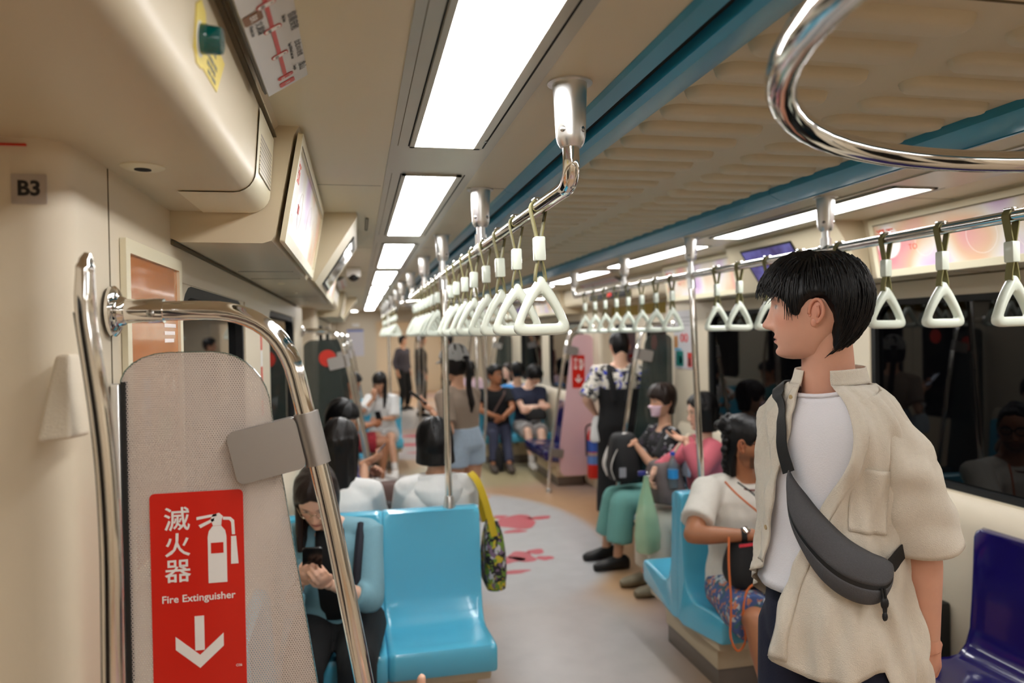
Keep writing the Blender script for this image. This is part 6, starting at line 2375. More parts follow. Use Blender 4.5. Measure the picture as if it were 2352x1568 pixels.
strap_band(dens([(3, 1.365, 0.024), (-3, 1.42, 0.020), (-7, 1.47, 0.018), (-16, 1.515, 0.018), (-38, 1.552, 0.024), (-75, 1.558, 0.026), (-120, 1.545, 0.020), (-150, 1.48, 0.018), (-172, 1.38, 0.018), (-190, 1.30, 0.020), (-220, 1.23, 0.022), (-262, 1.20, 0.018), (-280, 1.172, 0.022)], 48), 0.017, 'strap')
for k, dt_ in enumerate((0.0, 0.022)):
    a0 = bag_pt(0.80 + dt_, 0.60, 0.004)
    pl_ = MB().tube([a0, a0 + Vector((0.001 * k, -0.004, -0.03)), a0 + Vector((0.002 - 0.005 * k, -0.005, -0.058))], 0.0026, 6)
    pl_.ball(a0 + Vector((0.0, -0.004, -0.030)), (0.006, 0.005, 0.012), 8, 6)
    pl_.ball(a0 + Vector((0.002 - 0.005 * k, -0.005, -0.058)), (0.005, 0.005, 0.010), 8, 6)
    obj('zip_pull', pl_, M_bagblack, tB)
# ------------------------------------------------------------------ the other passengers
Z = Vector((0, 0, 1))
M_whitecloth = mat('white_knit', srgb(226, 226, 224), 0.9, var=0.04, vscale=40, bump=0.4, bscale=280)
M_blackcloth = mat('black_cotton', srgb(15, 15, 17), 0.9, var=0.1, vscale=30, bump=0.3, bscale=260)
M_teecream = mat('off_white_cotton', srgb(222, 218, 208), 0.9, var=0.04, vscale=40, bump=0.45, bscale=240)
M_pinkjk = mat('rose_pink_cotton', srgb(196, 96, 108), 0.85, var=0.06, vscale=40, bump=0.4, bscale=260)
M_tealtr = mat('teal_ribbed_cloth', srgb(112, 172, 164), 0.85, var=0.06, vscale=40, bump=0.5, bscale=200, stretch=(1, 1, 0.1))
M_offwhite = mat('ivory_trousers', srgb(212, 204, 188), 0.85, var=0.03, bump=0.3, bscale=240)
M_tealknit = mat('teal_cardigan', srgb(122, 166, 180), 0.9, var=0.06, vscale=60, bump=0.5, bscale=260)
M_taupe = mat('taupe_cotton', srgb(150, 132, 116), 0.9, var=0.05, vscale=50, bump=0.3, bscale=260)
M_denim = mat('pale_denim', srgb(172, 190, 208), 0.85, var=0.12, vscale=60, bump=0.4, bscale=320)
M_jeans = mat('dark_denim', srgb(48, 52, 74), 0.85, var=0.12, vscale=60, bump=0.4, bscale=320)
M_navytee = mat('navy_tee', srgb(38, 44, 66), 0.9, var=0.06, bump=0.3, bscale=260)
M_greyshort = mat('grey_shorts', srgb(164, 162, 160), 0.9, var=0.05, bump=0.3, bscale=260)
M_blueshirt = mat('bright_blue_shirt', srgb(74, 150, 214), 0.85, var=0.05, bump=0.3)
M_redshort = mat('crimson_shorts', srgb(150, 26, 38), 0.85, var=0.05, bump=0.3)
M_brownjk = mat('brown_cloth', srgb(96, 74, 68), 0.85, var=0.06, bump=0.3)
M_whiteshoe = mat('white_shoe', srgb(222, 218, 212), 0.6, bump=0.1)
M_brownshoe = mat('brown_shoe', srgb(66, 54, 44), 0.6, bump=0.1)
M_khakishoe = mat('khaki_shoe', srgb(128, 118, 96), 0.7, bump=0.1)
M_specs = mat('black_spectacle_frame', srgb(14, 14, 15), 0.25)
M_wire = mat('gold_wire_frame', (0.6, 0.5, 0.35), 0.25, metal=1.0)
M_phone = mat('phone_black', srgb(16, 16, 18), 0.2)
M_screenlit = mat('phone_screen_lit', srgb(180, 190, 210), 0.2, emit=0.6)
M_mask = mat('pale_pink_mask', srgb(226, 196, 208), 0.8, bump=0.1)
M_pattern = pattern_mat('blue_black_white_print', srgb(206, 200, 188), [srgb(24, 24, 28), srgb(40, 58, 170), srgb(30, 30, 34)], 15, thr=0.58)
M_floral = pattern_mat('black_white_floral', srgb(13, 13, 15), [srgb(196, 196, 198), srgb(60, 50, 66)], 17, thr=0.60)
M_shorts_print = pattern_mat('blue_leaf_print', srgb(70, 92, 142), [srgb(176, 186, 190), srgb(60, 100, 110), srgb(190, 120, 90)], 24, thr=0.57)
M_totebag = pattern_mat('tote_print', srgb(34, 30, 34), [srgb(196, 190, 196), srgb(198, 176, 44), srgb(120, 96, 120), srgb(110, 140, 50)], 17, thr=0.56)
M_yellowstrap = mat('mustard_webbing', srgb(206, 176, 36), 0.8, bump=0.2)


def phone(pos, d, n, label, lit=True):
    """slab phone: d long axis, n screen normal"""
    d, n = Vector(d).normalized(), Vector(n)
    n = (n - d * n.dot(d)).normalized()
    t = thing('phone', label, 'phone', pos)
    obj('case', MB().prism(rrect(0.072, 0.148, 0.010), Vector(pos) - n * 0.004, d.cross(n), d, n * 0.008), M_phone, t, 40)
    obj('screen', MB().prism(rrect(0.066, 0.140, 0.007), Vector(pos) + n * 0.0042, d.cross(n), d, n * 0.0006), M_screenlit if lit else M_glass, t, 0)
    return t


# --- seated man in the white t-shirt, facing the viewer, head turned to the window
B_f = Vector((0.05, -1, 0))
B = person('seated man in white t-shirt and glasses with dark curly tied hair', (1.80, 3.245, 0.49), (1.795, 3.235, 1.000), (0.78, -0.58, -0.10), B_f, s=1.0, sex='m', tone='tan', voxel=0.010,
           hands=((1.665, 2.955, 0.800), (1.86, 2.93, 0.79)), elbows=(Vector((-1.2, -0.2, -0.5)), Vector((1, -0.2, -0.5))),
           feet=((1.63, 2.66, 0.09), (1.90, 2.62, 0.09)), knees=(Vector((-0.3, -1, 0.8)), Vector((0.2, -1, 0.8))), head_off=(-0.005, -0.045, 0.168), hair='swept', beard=True,
           curtains=(dict(a0=118, z0=0.0, z1=-0.16, off0=0.012, off1=0.02, th=0.03, wav=0.008, gather=0.25),),
           top=dict(m=M_teecream, sleeve=0.72, sleeve_w=0.024, grow=0.022, hem=-0.06, fold=0.006, flare=0.03, belly=0.03),
           bottom=dict(m=M_shorts_print, len=0.92, grow=0.018, flare=0.02, name='shorts'), shoes=M_brownshoe,
           hand_opt=(dict(d=(1, -0.15, 0.05), palm=(0, 0.1, -1), side=1, curl=0.55), dict(d=(-0.8, -0.3, 0.0), palm=(0, 0, -1), side=-1, curl=0.5)))
glasses(B, M_specs, rim=0.0028, wide=1.1)
bun = MB()
rr_ = random.Random(5)
for k in range(30):
    a, b = rr_.uniform(0, 6.28), rr_.uniform(-1, 1)
    p = Vector((0.045 * math.cos(a) * math.sqrt(1 - b * b), -0.09 + 0.045 * b, 0.075 + 0.035 * math.sin(a) * math.sqrt(1 - b * b)))
    bun.ball(B['hc'] + B['HF'] @ p * B['hs'], rr_.uniform(0.014, 0.026), 10, 7)
for k in range(26):
    p = Vector((rr_.uniform(-0.075, 0.075), -0.085 + rr_.uniform(-0.02, 0.02), rr_.uniform(-0.13, 0.06)))
    bun.ball(B['hc'] + B['HF'] @ p * B['hs'], rr_.uniform(0.014, 0.024), 10, 7)
v_, f_, n_ = remesh(bun, 0.006, 5)
mesh_obj('curly_bun', v_, f_, M_hair['black'], B['t'])
wt = thing('wristwatch', 'silver and black wristwatch on the tattooed forearm', 'watch', B['WR'][0])
wax = (B['WR'][0] - B['EL'][0]).normalized()
obj('strap', MB().lathe([(0.031, -0.012), (0.032, -0.008), (0.032, 0.008), (0.031, 0.012)], B['WR'][0] - wax * 0.022, wax, 18), M_bagblack, wt)
obj('dial', MB().lathe([(0.017, 0), (0.017, 0.008), (0.014, 0.010)], B['WR'][0] - wax * 0.022 + Vector((0, -0.02, 0.026)), (0, -0.5, 0.85), 18), M_chrome, wt)
tt_ = MB().lathe([(0.0395, -0.05), (0.041, -0.03), (0.0405, 0.02), (0.037, 0.05)], B['EL'][0] + (B['WR'][0] - B['EL'][0]) * 0.5, wax, 20)

# --- seated woman in pink jacket, profile to the left
Cw = person('seated woman in rose pink jacket with glasses and grey bag', (2.26, 4.52, 0.49), (2.235, 4.52, 0.985), (-0.97, 0.12, -0.12), (-1, 0.03, 0), s=0.93, sex='f', tone='light', voxel=0.011,
            hands=((1.80, 4.40, 0.80), (2.00, 4.33, 1.02)), elbows=(Vector((0.2, 0.3, -1)), Vector((0.4, -0.6, -1))),
            feet=((1.86, 4.66, 0.085), (1.88, 4.45, 0.085)), head_off=(-0.02, -0.01, 0.178), hair='part', hair_col='black',
            curtains=(dict(a0=62, z0=0.03, z1=-0.135, off0=0.022, off1=0.014, th=0.03),),
            top=dict(m=M_pinkjk, sleeve=1.78, sleeve_w=0.018, grow=0.022, hem=-0.10, fold=0.006, name='jacket'),
            bottom=dict(m=M_offwhite, len=1.85, grow=0.020, flare=0.012), shoes=M_khakishoe,
            hand_opt=(dict(d=(-0.5, -0.2, -0.9), palm=(0.6, -0.6, -0.3), side=-1, curl=0.8), dict(d=(-1, 0.0, 0.25), palm=(0, -0.3, 1), side=1, curl=0.35)))
glasses(Cw, M_wire, rim=0.0012)
obj('blouse', MB().prism([(-0.05, -0.20), (0.05, -0.20), (0.035, 0.0), (-0.035, 0.0)], Cw['neck'] + Vector((-0.128, -0.01, -0.035)), (0, 1, 0), (0.12, 0, 1), (0.02, 0, 0)), mat('pale_blue_blouse', srgb(186, 200, 216), 0.85), Cw['t'], 0)
# --- masked woman
D = person('seated woman in pink face mask and black floral top', (2.25, 5.13, 0.49), (2.215, 5.12, 0.995), (-0.96, -0.10, -0.03), (-1, 0.0, 0), s=0.95, sex='f', tone='mid', voxel=0.011,
           hands=((1.93, 5.20, 0.90), (1.945, 5.06, 0.905)), elbows=(Vector((0.3, 0.5, -1)), Vector((0.3, -0.5, -1))),
           feet=((1.80, 5.28, 0.085), (1.80, 5.03, 0.085)), head_off=(-0.02, -0.01, 0.188), hair='fringe', hair_col='brown',
           curtains=(dict(a0=112, z0=0.02, z1=-0.10, off0=0.020, off1=0.004, th=0.03),),
           top=dict(m=M_floral, sleeve=0.75, sleeve_w=0.022, grow=0.018, hem=-0.09, neckline=0.94),
           bottom=dict(m=M_tealtr, len=1.72, grow=0.02, flare=0.035), shoes=M_shoeblk,
           hand_opt=(dict(d=(-1, 0, -0.3), palm=(0, -0.4, -1), side=1, curl=0.9), dict(d=(-1, 0.1, -0.25), palm=(0, 0.5, -1), side=-1, curl=0.9)))
mk = MB()
Am, Xm, Ym, Zm = head_grid(60, 40, True, warp=1.0)
Vm, sel = [], {}
rows, colsn = Xm.shape
mg = []
for i in range(rows):
    for k in range(colsn):
        if -0.112 < Zm[i, k] < -0.016 and abs(math.degrees(Am[i, k])) < 62:
            sel[(i, k)] = len(Vm)
            x, y, z = Xm[i, k], Ym[i, k], Zm[i, k]
            q = Vector((x * 1.05, y + 0.005 + 0.005 * math.exp(-(x / 0.03) ** 2), z))
            Vm.append(D['hc'] + D['HF'] @ q * D['hs'])
for (i, k) in list(sel):
    ks = [(i, k), (i, (k + 1) % colsn), (i + 1, (k + 1) % colsn), (i + 1, k)]
    if all(q in sel for q in ks):
        mg.append(tuple(sel[q] for q in ks))
cloth_obj('face_mask', MB().add(Vm, mg), M_mask, D['t'], 0.002)
for sd in (1, -1):
    obj('ear_loop', MB().tube([D['hc'] + D['HF'] @ Vector(q) * D['hs'] for q in ((sd * 0.066, 0.05, -0.03), (sd * 0.078, 0.015, -0.012), (sd * 0.083, -0.012, -0.005))], 0.0015, 6), M_mask, D['t'])

# --- standing passenger seen from behind by the far door
E_f = Vector((0.35, 0.94, 0))
E_ = person('standing passenger with back turned, patterned shirt and black overalls', (2.27, 6.18, 0.90), (2.265, 6.18, 1.405), (0.15, 0.95, -0.30), E_f, s=0.98, sex='m', tone='light', voxel=0.012,
            hands=((2.44, 6.38, 1.02), (2.08, 6.36, 0.98)), head_off=(0.0, 0.015, 0.165), hair='short_m', hair_col='black',
            top=dict(m=M_pattern, sleeve=0.95, sleeve_w=0.035, grow=0.024, hem=-0.05, fold=0.007),
            bottom=dict(m=M_blackcloth, len=1.9, grow=0.05, flare=0.03, waist=0.62, name='overalls'), shoes=M_shoeblk)
for sd in (1, -1):
    P_ = [E_['neck'] + E_['r'] * sd * 0.05 + E_f * -0.150 + Z * -0.30, E_['neck'] + E_['r'] * sd * 0.075 - E_f * 0.150 + Z * -0.16, E_['neck'] + E_['r'] * sd * 0.10 - E_f * 0.095 + Z * -0.005, E_['neck'] + E_['r'] * sd * 0.10 + E_f * 0.06 + Z * -0.01, E_['neck'] + E_['r'] * sd * 0.09 + E_f * 0.14 + Z * -0.14]
    obj('overall_strap', MB().tube(fillet(P_, 0.08, 5), 0.024, 8, sx=1.0, up=tuple(E_['r'])), M_blackcloth, E_['t'])

# --- far seats: dozing man, man in black t-shirt, others behind
Fm = person('dozing man in navy t-shirt and grey shorts with folded arms', (2.195, 9.60, 0.49), (2.205, 9.56, 0.99), (0.55, -0.60, -0.62), (0.0, -1, 0), s=0.98, sex='m', tone='pale', voxel=0.013,
            hands=((2.30, 9.28, 0.76), (2.16, 9.27, 0.72)), elbows=(Vector((-0.6, -0.2, -0.9)), Vector((0.5, -0.2, -0.9))), feet=((2.12, 9.02, 0.085), (2.28, 8.98, 0.085)), roll=0.35, head_off=(0.075, -0.06, 0.16), hair='fringe',
            top=dict(m=M_navytee, sleeve=0.6, sleeve_w=0.022, grow=0.02), bottom=dict(m=M_greyshort, len=0.95, grow=0.02, flare=0.02, name='shorts'), shoes=M_whiteshoe, socks=M_whiteshoe)
Gm = person('man in black t-shirt, jeans and glasses facing the viewer far down the car', (1.79, 9.62, 0.49), (1.775, 9.60, 0.985), (0.55, -0.80, 0.06), (0.0, -1, 0), s=0.98, sex='m', tone='tan', voxel=0.013,
            hands=((1.70, 9.27, 0.66), (1.80, 9.26, 0.64)), elbows=(Vector((-1, 0, -0.5)), Vector((1, 0, -0.5))), feet=((1.62, 9.0, 0.085), (1.80, 8.86, 0.085)), hair='short_m', head_off=(-0.01, -0.03, 0.175),
            top=dict(m=M_blackcloth, sleeve=0.65, sleeve_w=0.024, grow=0.02), bottom=dict(m=M_jeans, len=1.92, grow=0.014), shoes=M_brownshoe)
glasses(Gm, M_specs, rim=0.0014)
obj('shoulder_strap', MB().tube([Gm['neck'] + Vector(q) for q in ((0.13, 0.0, -0.01), (0.09, -0.12, -0.08), (-0.02, -0.155, -0.24), (-0.10, -0.15, -0.38))], 0.012, 8), M_brownjk, Gm['t'])
H_ = person('passenger in bright blue seen from behind beyond the dozing man', (2.185, 10.12, 0.49), (2.185, 10.14, 0.985), (-0.1, 1, 0), (0, 1, 0), s=1.0, sex='m', tone='mid', voxel=0.014,
            hands=((2.3, 10.5, 0.66), (2.1, 10.5, 0.66)), feet=((2.3, 10.72, 0.085), (2.12, 10.72, 0.085)), hair='short_m', head_off=(0.0, 0.0, 0.18),
            top=dict(m=M_blueshirt, sleeve=0.6, grow=0.022), bottom=dict(m=M_jeans, len=1.9), shoes=M_shoeblk)
I_ = person('masked woman with long dark hair behind the man in black t-shirt', (2.30, 10.98, 0.49), (2.27, 10.98, 0.97), (-0.9, -0.45, 0), (-1, 0, 0), s=0.93, sex='f', tone='pale', voxel=0.014,
            hands=((1.98, 11.05, 0.66), (1.98, 10.9, 0.66)), feet=((1.9, 11.1, 0.085), (1.9, 10.9, 0.085)), hair='part', hair_col='brown', curtains=(dict(a0=66, z0=0.03, z1=-0.24, off0=0.02, off1=0.02, th=0.03),),
            top=dict(m=M_whitecloth, sleeve=1.6, grow=0.02), bottom=dict(m=M_blackcloth, len=1.9), shoes=M_shoeblk)

# --- standing woman in cap and denim shorts, seen from behind
J_f = Vector((-0.62, 0.78, 0))
J = person('standing woman in grey cap, taupe top and pale denim shorts holding a phone', (0.755, 5.42, 0.895), (0.715, 5.42, 1.310), (-0.60, 0.80, -0.12), J_f, s=0.95, sex='f', tone='mid', voxel=0.011,
           hands=((0.70, 5.75, 1.10), (0.505, 5.33, 1.170)), elbows=(Vector((0.5, -0.4, -1)), Vector((0.35, -0.5, -1.0))), head_off=(-0.015, 0.0, 0.180), hair='part', hair_col='dark', head_scale=1.07,
           top=dict(m=M_taupe, sleeve=0.75, sleeve_w=0.016, grow=0.010, hem=0.20, fold=0.004, neckline=0.96),
           bottom=dict(m=M_denim, len=0.33, grow=0.018, flare=0.024, waist=0.30, name='denim_shorts'), shoes=M_whiteshoe, socks=M_whiteshoe,
           hand_opt=(dict(curl=0.6), dict(d=(-0.75, -0.10, 0.55), palm=(0.35, -0.3, 0.9), side=1, curl=0.65)))
def cap_on(P, m):
    cs = dict(zb=[(0, 0.038), (60, 0.034), (100, 0.022), (150, 0.004), (180, 0.000)], th=[(0, 0.022), (180, 0.024)], top=0.006, soft=0.006)
    v, f = hair_shell(cs)
    v = (v * P['hs']) @ np.array(P['HF']).T + np.array(P['hc'])
    v2, f2, n2 = remesh(MB().add(v, f), 0.006, 3)
    mesh_obj('cap', v2, f2, m, P['t'])
    def br(u, w):
        a = math.radians(-58 + 116 * u)
        r0 = 0.110 + 0.075 * w * math.cos(a * 1.1)
        return P['hc'] + P['HF'] @ Vector((0.092 * math.sin(a) * 1.05, r0 * math.cos(a) * 0.98, 0.040 - 0.020 * w * w - 0.012 * abs(math.sin(a)))) * P['hs']
    cloth_obj('cap_brim', cloth_grid(br, 17, 6), m, P['t'], 0.004)
    obj('cap_opening', MB().ball(P['hc'] + P['HF'] @ Vector((0, -0.119, 0.030)) * P['hs'], (0.030, 0.030, 0.016), 14, 8), M_hair['black'], P['t'])
cap_on(J, mat('grey_cap_cloth', srgb(148, 146, 142), 0.9, var=0.05, bump=0.3))
pt = [J['hc'] + J['HF'] @ Vector((0, -0.125, 0.02)) * J['hs'], J['hc'] + J['HF'] @ Vector((0.0, -0.15, -0.04)) * J['hs'], J['hc'] + Vector((0.085, -0.09, -0.17)), J['hc'] + Vector((0.11, -0.10, -0.28)), J['hc'] + Vector((0.105, -0.095, -0.36))]
v_, f_, n_ = remesh(MB().tube(fillet(pt, 0.08, 5), [0.020] * 4 + [0.023] * (len(fillet(pt, 0.08, 5)) - 8) + [0.026, 0.022, 0.016, 0.006], 12), 0.006, 2)
mesh_obj('ponytail', v_, f_, M_hair['dark'], J['t'])
phone(J['WR'][1] + Vector((-0.085, -0.02, 0.085)), (-0.72, 0.05, 0.60), (0.5, 0.2, 0.75), 'phone held up by the woman in cap')

# --- woman in white hoodie with her back to the viewer
K = person('seated woman in white hoodie with black bob, back to the viewer', (0.36, 3.745, 0.49), (0.385, 3.755, 0.985), (-0.05, 0.95, -0.30), (0, 1, 0), s=0.97, sex='f', tone='mid', voxel=0.010,
           hands=((0.50, 4.12, 0.64), (0.26, 4.12, 0.64)), feet=((0.47, 4.33, 0.085), (0.26, 4.33, 0.085)), head_off=(-0.005, 0.025, 0.150), hair='fringe',
           head_scale=1.05, curtains=(dict(a0=58, z0=0.085, z1=-0.085, off0=0.012, off1=0.034, th=0.045, gather=0.08, wav=0.0015),),
           top=dict(m=M_whitecloth, sleeve=1.75, sleeve_w=0.012, grow=0.020, hem=-0.10, fold=0.005, neckline=0.965, name='hoodie'),
           bottom=dict(m=M_jeans, len=1.9), shoes=M_whiteshoe)
hd = MB()
rings = []
for (dz, hw_, yo, th_) in ((0.022, 0.070, -0.060, 0.014), (0.0, 0.100, -0.088, 0.022), (-0.05, 0.125, -0.118, 0.030), (-0.10, 0.110, -0.132, 0.030), (-0.15, 0.070, -0.138, 0.026), (-0.185, 0.022, -0.136, 0.016)):
    rings.append([K['neck'] + Vector((hw_ * math.cos(a), yo + 0.055 * abs(math.cos(a)) ** 2 + th_ * math.sin(a), dz)) for a in np.linspace(0, 2 * math.pi, 23)[:-1]])
hd.loft(rings)
hp = []
for k in range(17):
    a = math.radians(-125 + 250 * k / 16)
    hp.append(K['neck'] + Vector((0.092 * math.sin(a), -0.012 - 0.075 * math.cos(a), 0.012 - 0.012 * abs(math.sin(a)))))
hd.tube(hp, 0.014, 10)
v_, f_, n_ = remesh(hd, 0.007, 5)
mesh_obj('hood', folds(v_, n_, 0.003, 34, 4), f_, M_whitecloth, K['t'])

# --- long-haired woman in white top beside her
Lw = person('seated long-haired woman in white top, back to the viewer', (-0.105, 3.745, 0.49), (-0.10, 3.75, 0.985), (0.25, 0.9, -0.35), (0, 1, 0), s=0.96, sex='f', tone='mid', voxel=0.011,
            hands=((0.05, 4.12, 0.66), (-0.2, 4.12, 0.66)), feet=((-0.02, 4.33, 0.085), (-0.22, 4.33, 0.085)), head_off=(0.005, 0.02, 0.175), hair='part', hair_col='dark',
            curtains=(dict(a0=62, z0=0.05, z1=-0.235, off0=0.022, off1=0.012, th=0.045, gather=0.05, wav=0.005),),
            top=dict(m=M_whitecloth, sleeve=0.8, sleeve_w=0.012, grow=0.016, hem=-0.09), bottom=dict(m=M_jeans, len=1.9), shoes=M_whiteshoe)

# --- woman in glasses looking at her phone, facing the viewer
Mw = person('woman in round glasses and teal cardigan looking down at a phone', (-0.10, 3.235, 0.49), (-0.125, 3.145, 0.935), (-0.10, -0.80, -0.60), (-0.05, -1, 0), s=0.95, sex='f', tone='light', voxel=0.010,
            hands=((-0.225, 2.925, 0.775), (-0.13, 2.90, 0.765)), elbows=(Vector((-0.25, 0.4, -1)), Vector((0.7, 0.25, -1))), feet=((-0.24, 2.74, 0.085), (-0.02, 2.74, 0.085)), head_off=(-0.045, -0.075, 0.120), hair='part', hair_col='brown',
            curtains=(dict(a0=52, z0=0.03, z1=-0.22, off0=0.018, off1=0.010, th=0.028, wav=0.004, front=6),),
            top=dict(m=M_tealknit, sleeve=1.35, sleeve_w=0.018, grow=0.016, hem=-0.08, neckline=0.93, name='cardigan'),
            bottom=dict(m=M_blackcloth, len=1.9, grow=0.02), shoes=M_shoeblk,
            hand_opt=(dict(d=(0.15, -0.7, 0.5), palm=(0.5, 0.6, 0.6), side=-1, curl=0.8), dict(d=(-0.2, -0.7, 0.45), palm=(-0.5, 0.6, 0.6), side=1, curl=0.8)))
glasses(Mw, M_wire, rim=0.0011)
def bib(u, v):
    z = -0.02 - 0.42 * v
    w = 0.055 + 0.02 * v
    x = (2 * u - 1) * w
    base = Mw['hip'] + (Mw['neck'] - Mw['hip']) * (1 + z / 0.45 * 0.9)
    return base + Vector((x, -0.118 - 0.022 * math.sin(math.pi * min(1, v * 1.1)) + 0.10 * max(0, 0.12 - v) / 0.12 * 0.5 + 0.6 * x * x / 0.1, 0))
cloth_obj('black_top', cloth_grid(bib, 9, 14), M_blackcloth, Mw['t'], 0.004)
obj('shoulder_strap', MB().tube([Mw['neck'] + Vector(q) for q in ((0.125, 0.045, -0.03), (0.125, -0.03, -0.012), (0.115, -0.115, -0.10), (0.10, -0.135, -0.25), (0.09, -0.12, -0.38))], 0.017, 8), mat('navy_webbing', srgb(26, 28, 40), 0.8), Mw['t'])
phone((-0.18, 2.862, 0.862), (0.05, -0.55, 0.85), (0, 0.85, 0.55), 'phone held by the woman in round glasses')

# --- passengers further down the poster side
Nw = person('seated woman in white blouse with long dark hair, hand at her mouth', (0.31, 9.60, 0.49), (0.295, 9.53, 0.955), (-0.35, -0.85, -0.40), (-0.1, -1, 0), s=0.93, sex='f', tone='mid', voxel=0.012,
            hands=((0.20, 9.34, 0.945), (0.25, 9.27, 0.68)), elbows=(Vector((-0.8, -0.2, -1)), Vector((0.8, 0, -1))), feet=((0.28, 9.08, 0.085), (0.42, 9.02, 0.085)), head_off=(-0.02, -0.05, 0.16), hair='fringe', hair_col='dark',
            curtains=(dict(a0=56, z0=0.03, z1=-0.34, off0=0.02, off1=0.014, th=0.03),),
            top=dict(m=M_whitecloth, sleeve=0.95, sleeve_w=0.03, grow=0.022), bottom=dict(m=mat('white_shorts', srgb(206, 206, 204), 0.9), len=0.6, grow=0.02, flare=0.02, name='shorts'), shoes=M_whiteshoe, socks=M_whiteshoe,
            hand_opt=(dict(d=(0.1, -0.2, 1), palm=(0, 1, 0.2), side=1, curl=0.7), dict(curl=0.6)))
phone((0.24, 9.2, 0.72), (-0.2, -0.4, 0.8), (0.1, 0.8, 0.5), 'phone on the lap of the woman in white blouse')
Om = person('passenger in crimson shorts on the wall seat past the second screen', (-0.13, 8.66, 0.49), (-0.105, 8.66, 0.985), (0.95, -0.1, -0.35), (1, 0, 0), s=0.98, sex='m', tone='tan', voxel=0.013,
            hands=((0.17, 8.60, 0.70), (0.16, 8.74, 0.69)), feet=((0.24, 8.48, 0.085), (0.26, 8.80, 0.085)), hair='short_m', top=dict(m=mat('orange_teal_top', srgb(60, 112, 116), 0.85), sleeve=0.7, grow=0.02),
            bottom=dict(m=M_redshort, len=0.78, grow=0.022, flare=0.02, name='shorts'), shoes=M_whiteshoe)
Pm = person('dark-haired passenger on the wall seat before the second screen, holding a phone', (-0.13, 4.86, 0.49), (-0.13, 4.86, 0.985), (0.75, -0.45, -0.45), (1, 0, 0), s=0.97, sex='m', tone='mid', voxel=0.011,
            hands=((0.03, 4.74, 0.905), (0.08, 4.95, 0.80)), elbows=(Vector((0.0, -0.6, -1)), Vector((0, 0.6, -1))), feet=((0.24, 4.74, 0.085), (0.24, 4.98, 0.085)), head_off=(0.015, 0.0, 0.178), hair='short_m',
            top=dict(m=mat('violet_grey_top', srgb(70, 66, 108), 0.85), sleeve=0.7, grow=0.02), bottom=dict(m=M_jeans, len=1.9), shoes=M_shoeblk,
            hand_opt=(dict(d=(0.8, 0, 0.35), palm=(-0.2, 0.6, 0.7), side=-1, curl=0.6), dict(curl=0.6)))
phone(Pm['WR'][0] + Vector((0.085, 0.02, 0.06)), (0.6, 0.1, 0.6), (-0.6, 0.1, 0.6), 'phone held by the dark-haired passenger before the second screen')
far_specs = [
    ('standing man all in black beyond the gangway', (1.30, 15.6, 0.93), (1, 0.1, 0), 'm', M_blackcloth, M_blackcloth, 'short_m', ()),
    ('slight standing passenger in dark grey beyond the gangway', (1.02, 17.2, 0.90), (0.7, -0.7, 0), 'f', mat('dark_grey_top', srgb(62, 58, 66), 0.85), M_blackcloth, 'part', ()),
    ('standing passenger in dark red near the gangway pole', (1.62, 13.4, 0.90), (-1, 0.2, 0), 'm', mat('dark_red_top', srgb(110, 56, 50), 0.85), M_blackcloth, 'short_m', ()),
]
for i, (lab, hp_, fc, sx, mt, mbm, hr, cu_) in enumerate(far_specs):
    hp_ = Vector(hp_)
    person(lab, hp_, hp_ + Vector((0, 0, 0.51)), fc, fc, s=0.99, sex=sx, tone='mid', voxel=0.016, hair=hr, curtains=cu_, top=dict(m=mt, sleeve=1.7, grow=0.022), bottom=dict(m=mbm, len=1.92, grow=0.02), shoes=M_shoeblk, hand_voxel=0.007)
S_ = person('seated passenger in pale pink and cap far down the car', (1.80, 11.9, 0.49), (1.78, 11.88, 0.985), (-0.5, -0.85, 0.0), (0, -1, 0), s=0.95, sex='f', tone='pale', voxel=0.015, hands=((1.7, 11.6, 0.68), (1.85, 11.6, 0.68)), feet=((1.7, 11.35, 0.085), (1.85, 11.35, 0.085)),
            hair='part', curtains=(dict(a0=66, z0=0.03, z1=-0.14, off0=0.02, off1=0.012, th=0.03),), top=dict(m=mat('pale_pink_top', srgb(206, 176, 184), 0.85), sleeve=1.6, grow=0.022), bottom=dict(m=M_blackcloth, len=1.9), shoes=M_shoeblk, hand_voxel=0.007)

# --- fingertip of the person beside the viewpoint
hb = at_y(946, 1622, 1.18)
hnd = thing('person', 'fingertip of someone beside the viewpoint at the bottom edge', 'person', hb)
hm_ = hand_mb(hb + Vector((0.0, 0.02, -0.115)), (0.02, -0.1, 1), (0.2, -1, 0), 1, 1.0, [2.0, 0.08, 2.0, 2.2], 0.9)
hm_.tube([hb + Vector((0.0, 0.02, -0.115)), hb + Vector((-0.02, 0.05, -0.34))], [0.026, 0.036], 14)
v_, f_, n_ = remesh(hm_, 0.0032, 3)
mesh_obj('hand', v_, f_, skin_mat('light'), hnd, np.tile(np.array(SKIN['light']), (len(v_), 1)))
# ================================================================== bags and small things carried by the passengers
M_bagblk = mat('black_bag_cloth', srgb(16, 16, 18), 0.7, var=0.1, vscale=30, bump=0.3, bscale=200)
M_whitestrap = mat('white_webbing', srgb(216, 212, 206), 0.8)
M_greybag = mat('grey_brown_bag', srgb(98, 86, 84), 0.75, var=0.06, bump=0.35, bscale=200)
M_beigestrap = mat('beige_webbing', srgb(186, 172, 148), 0.8)
M_greenpl = mat('pale_green_plastic', srgb(190, 226, 184), 0.35, var=0.08, vscale=14, bump=0.6, bscale=40, alpha=0.62)
M_orange = mat('orange_cord', srgb(206, 106, 50), 0.7)
M_darkcord = mat('dark_green_cord', srgb(44, 52, 50), 0.7)


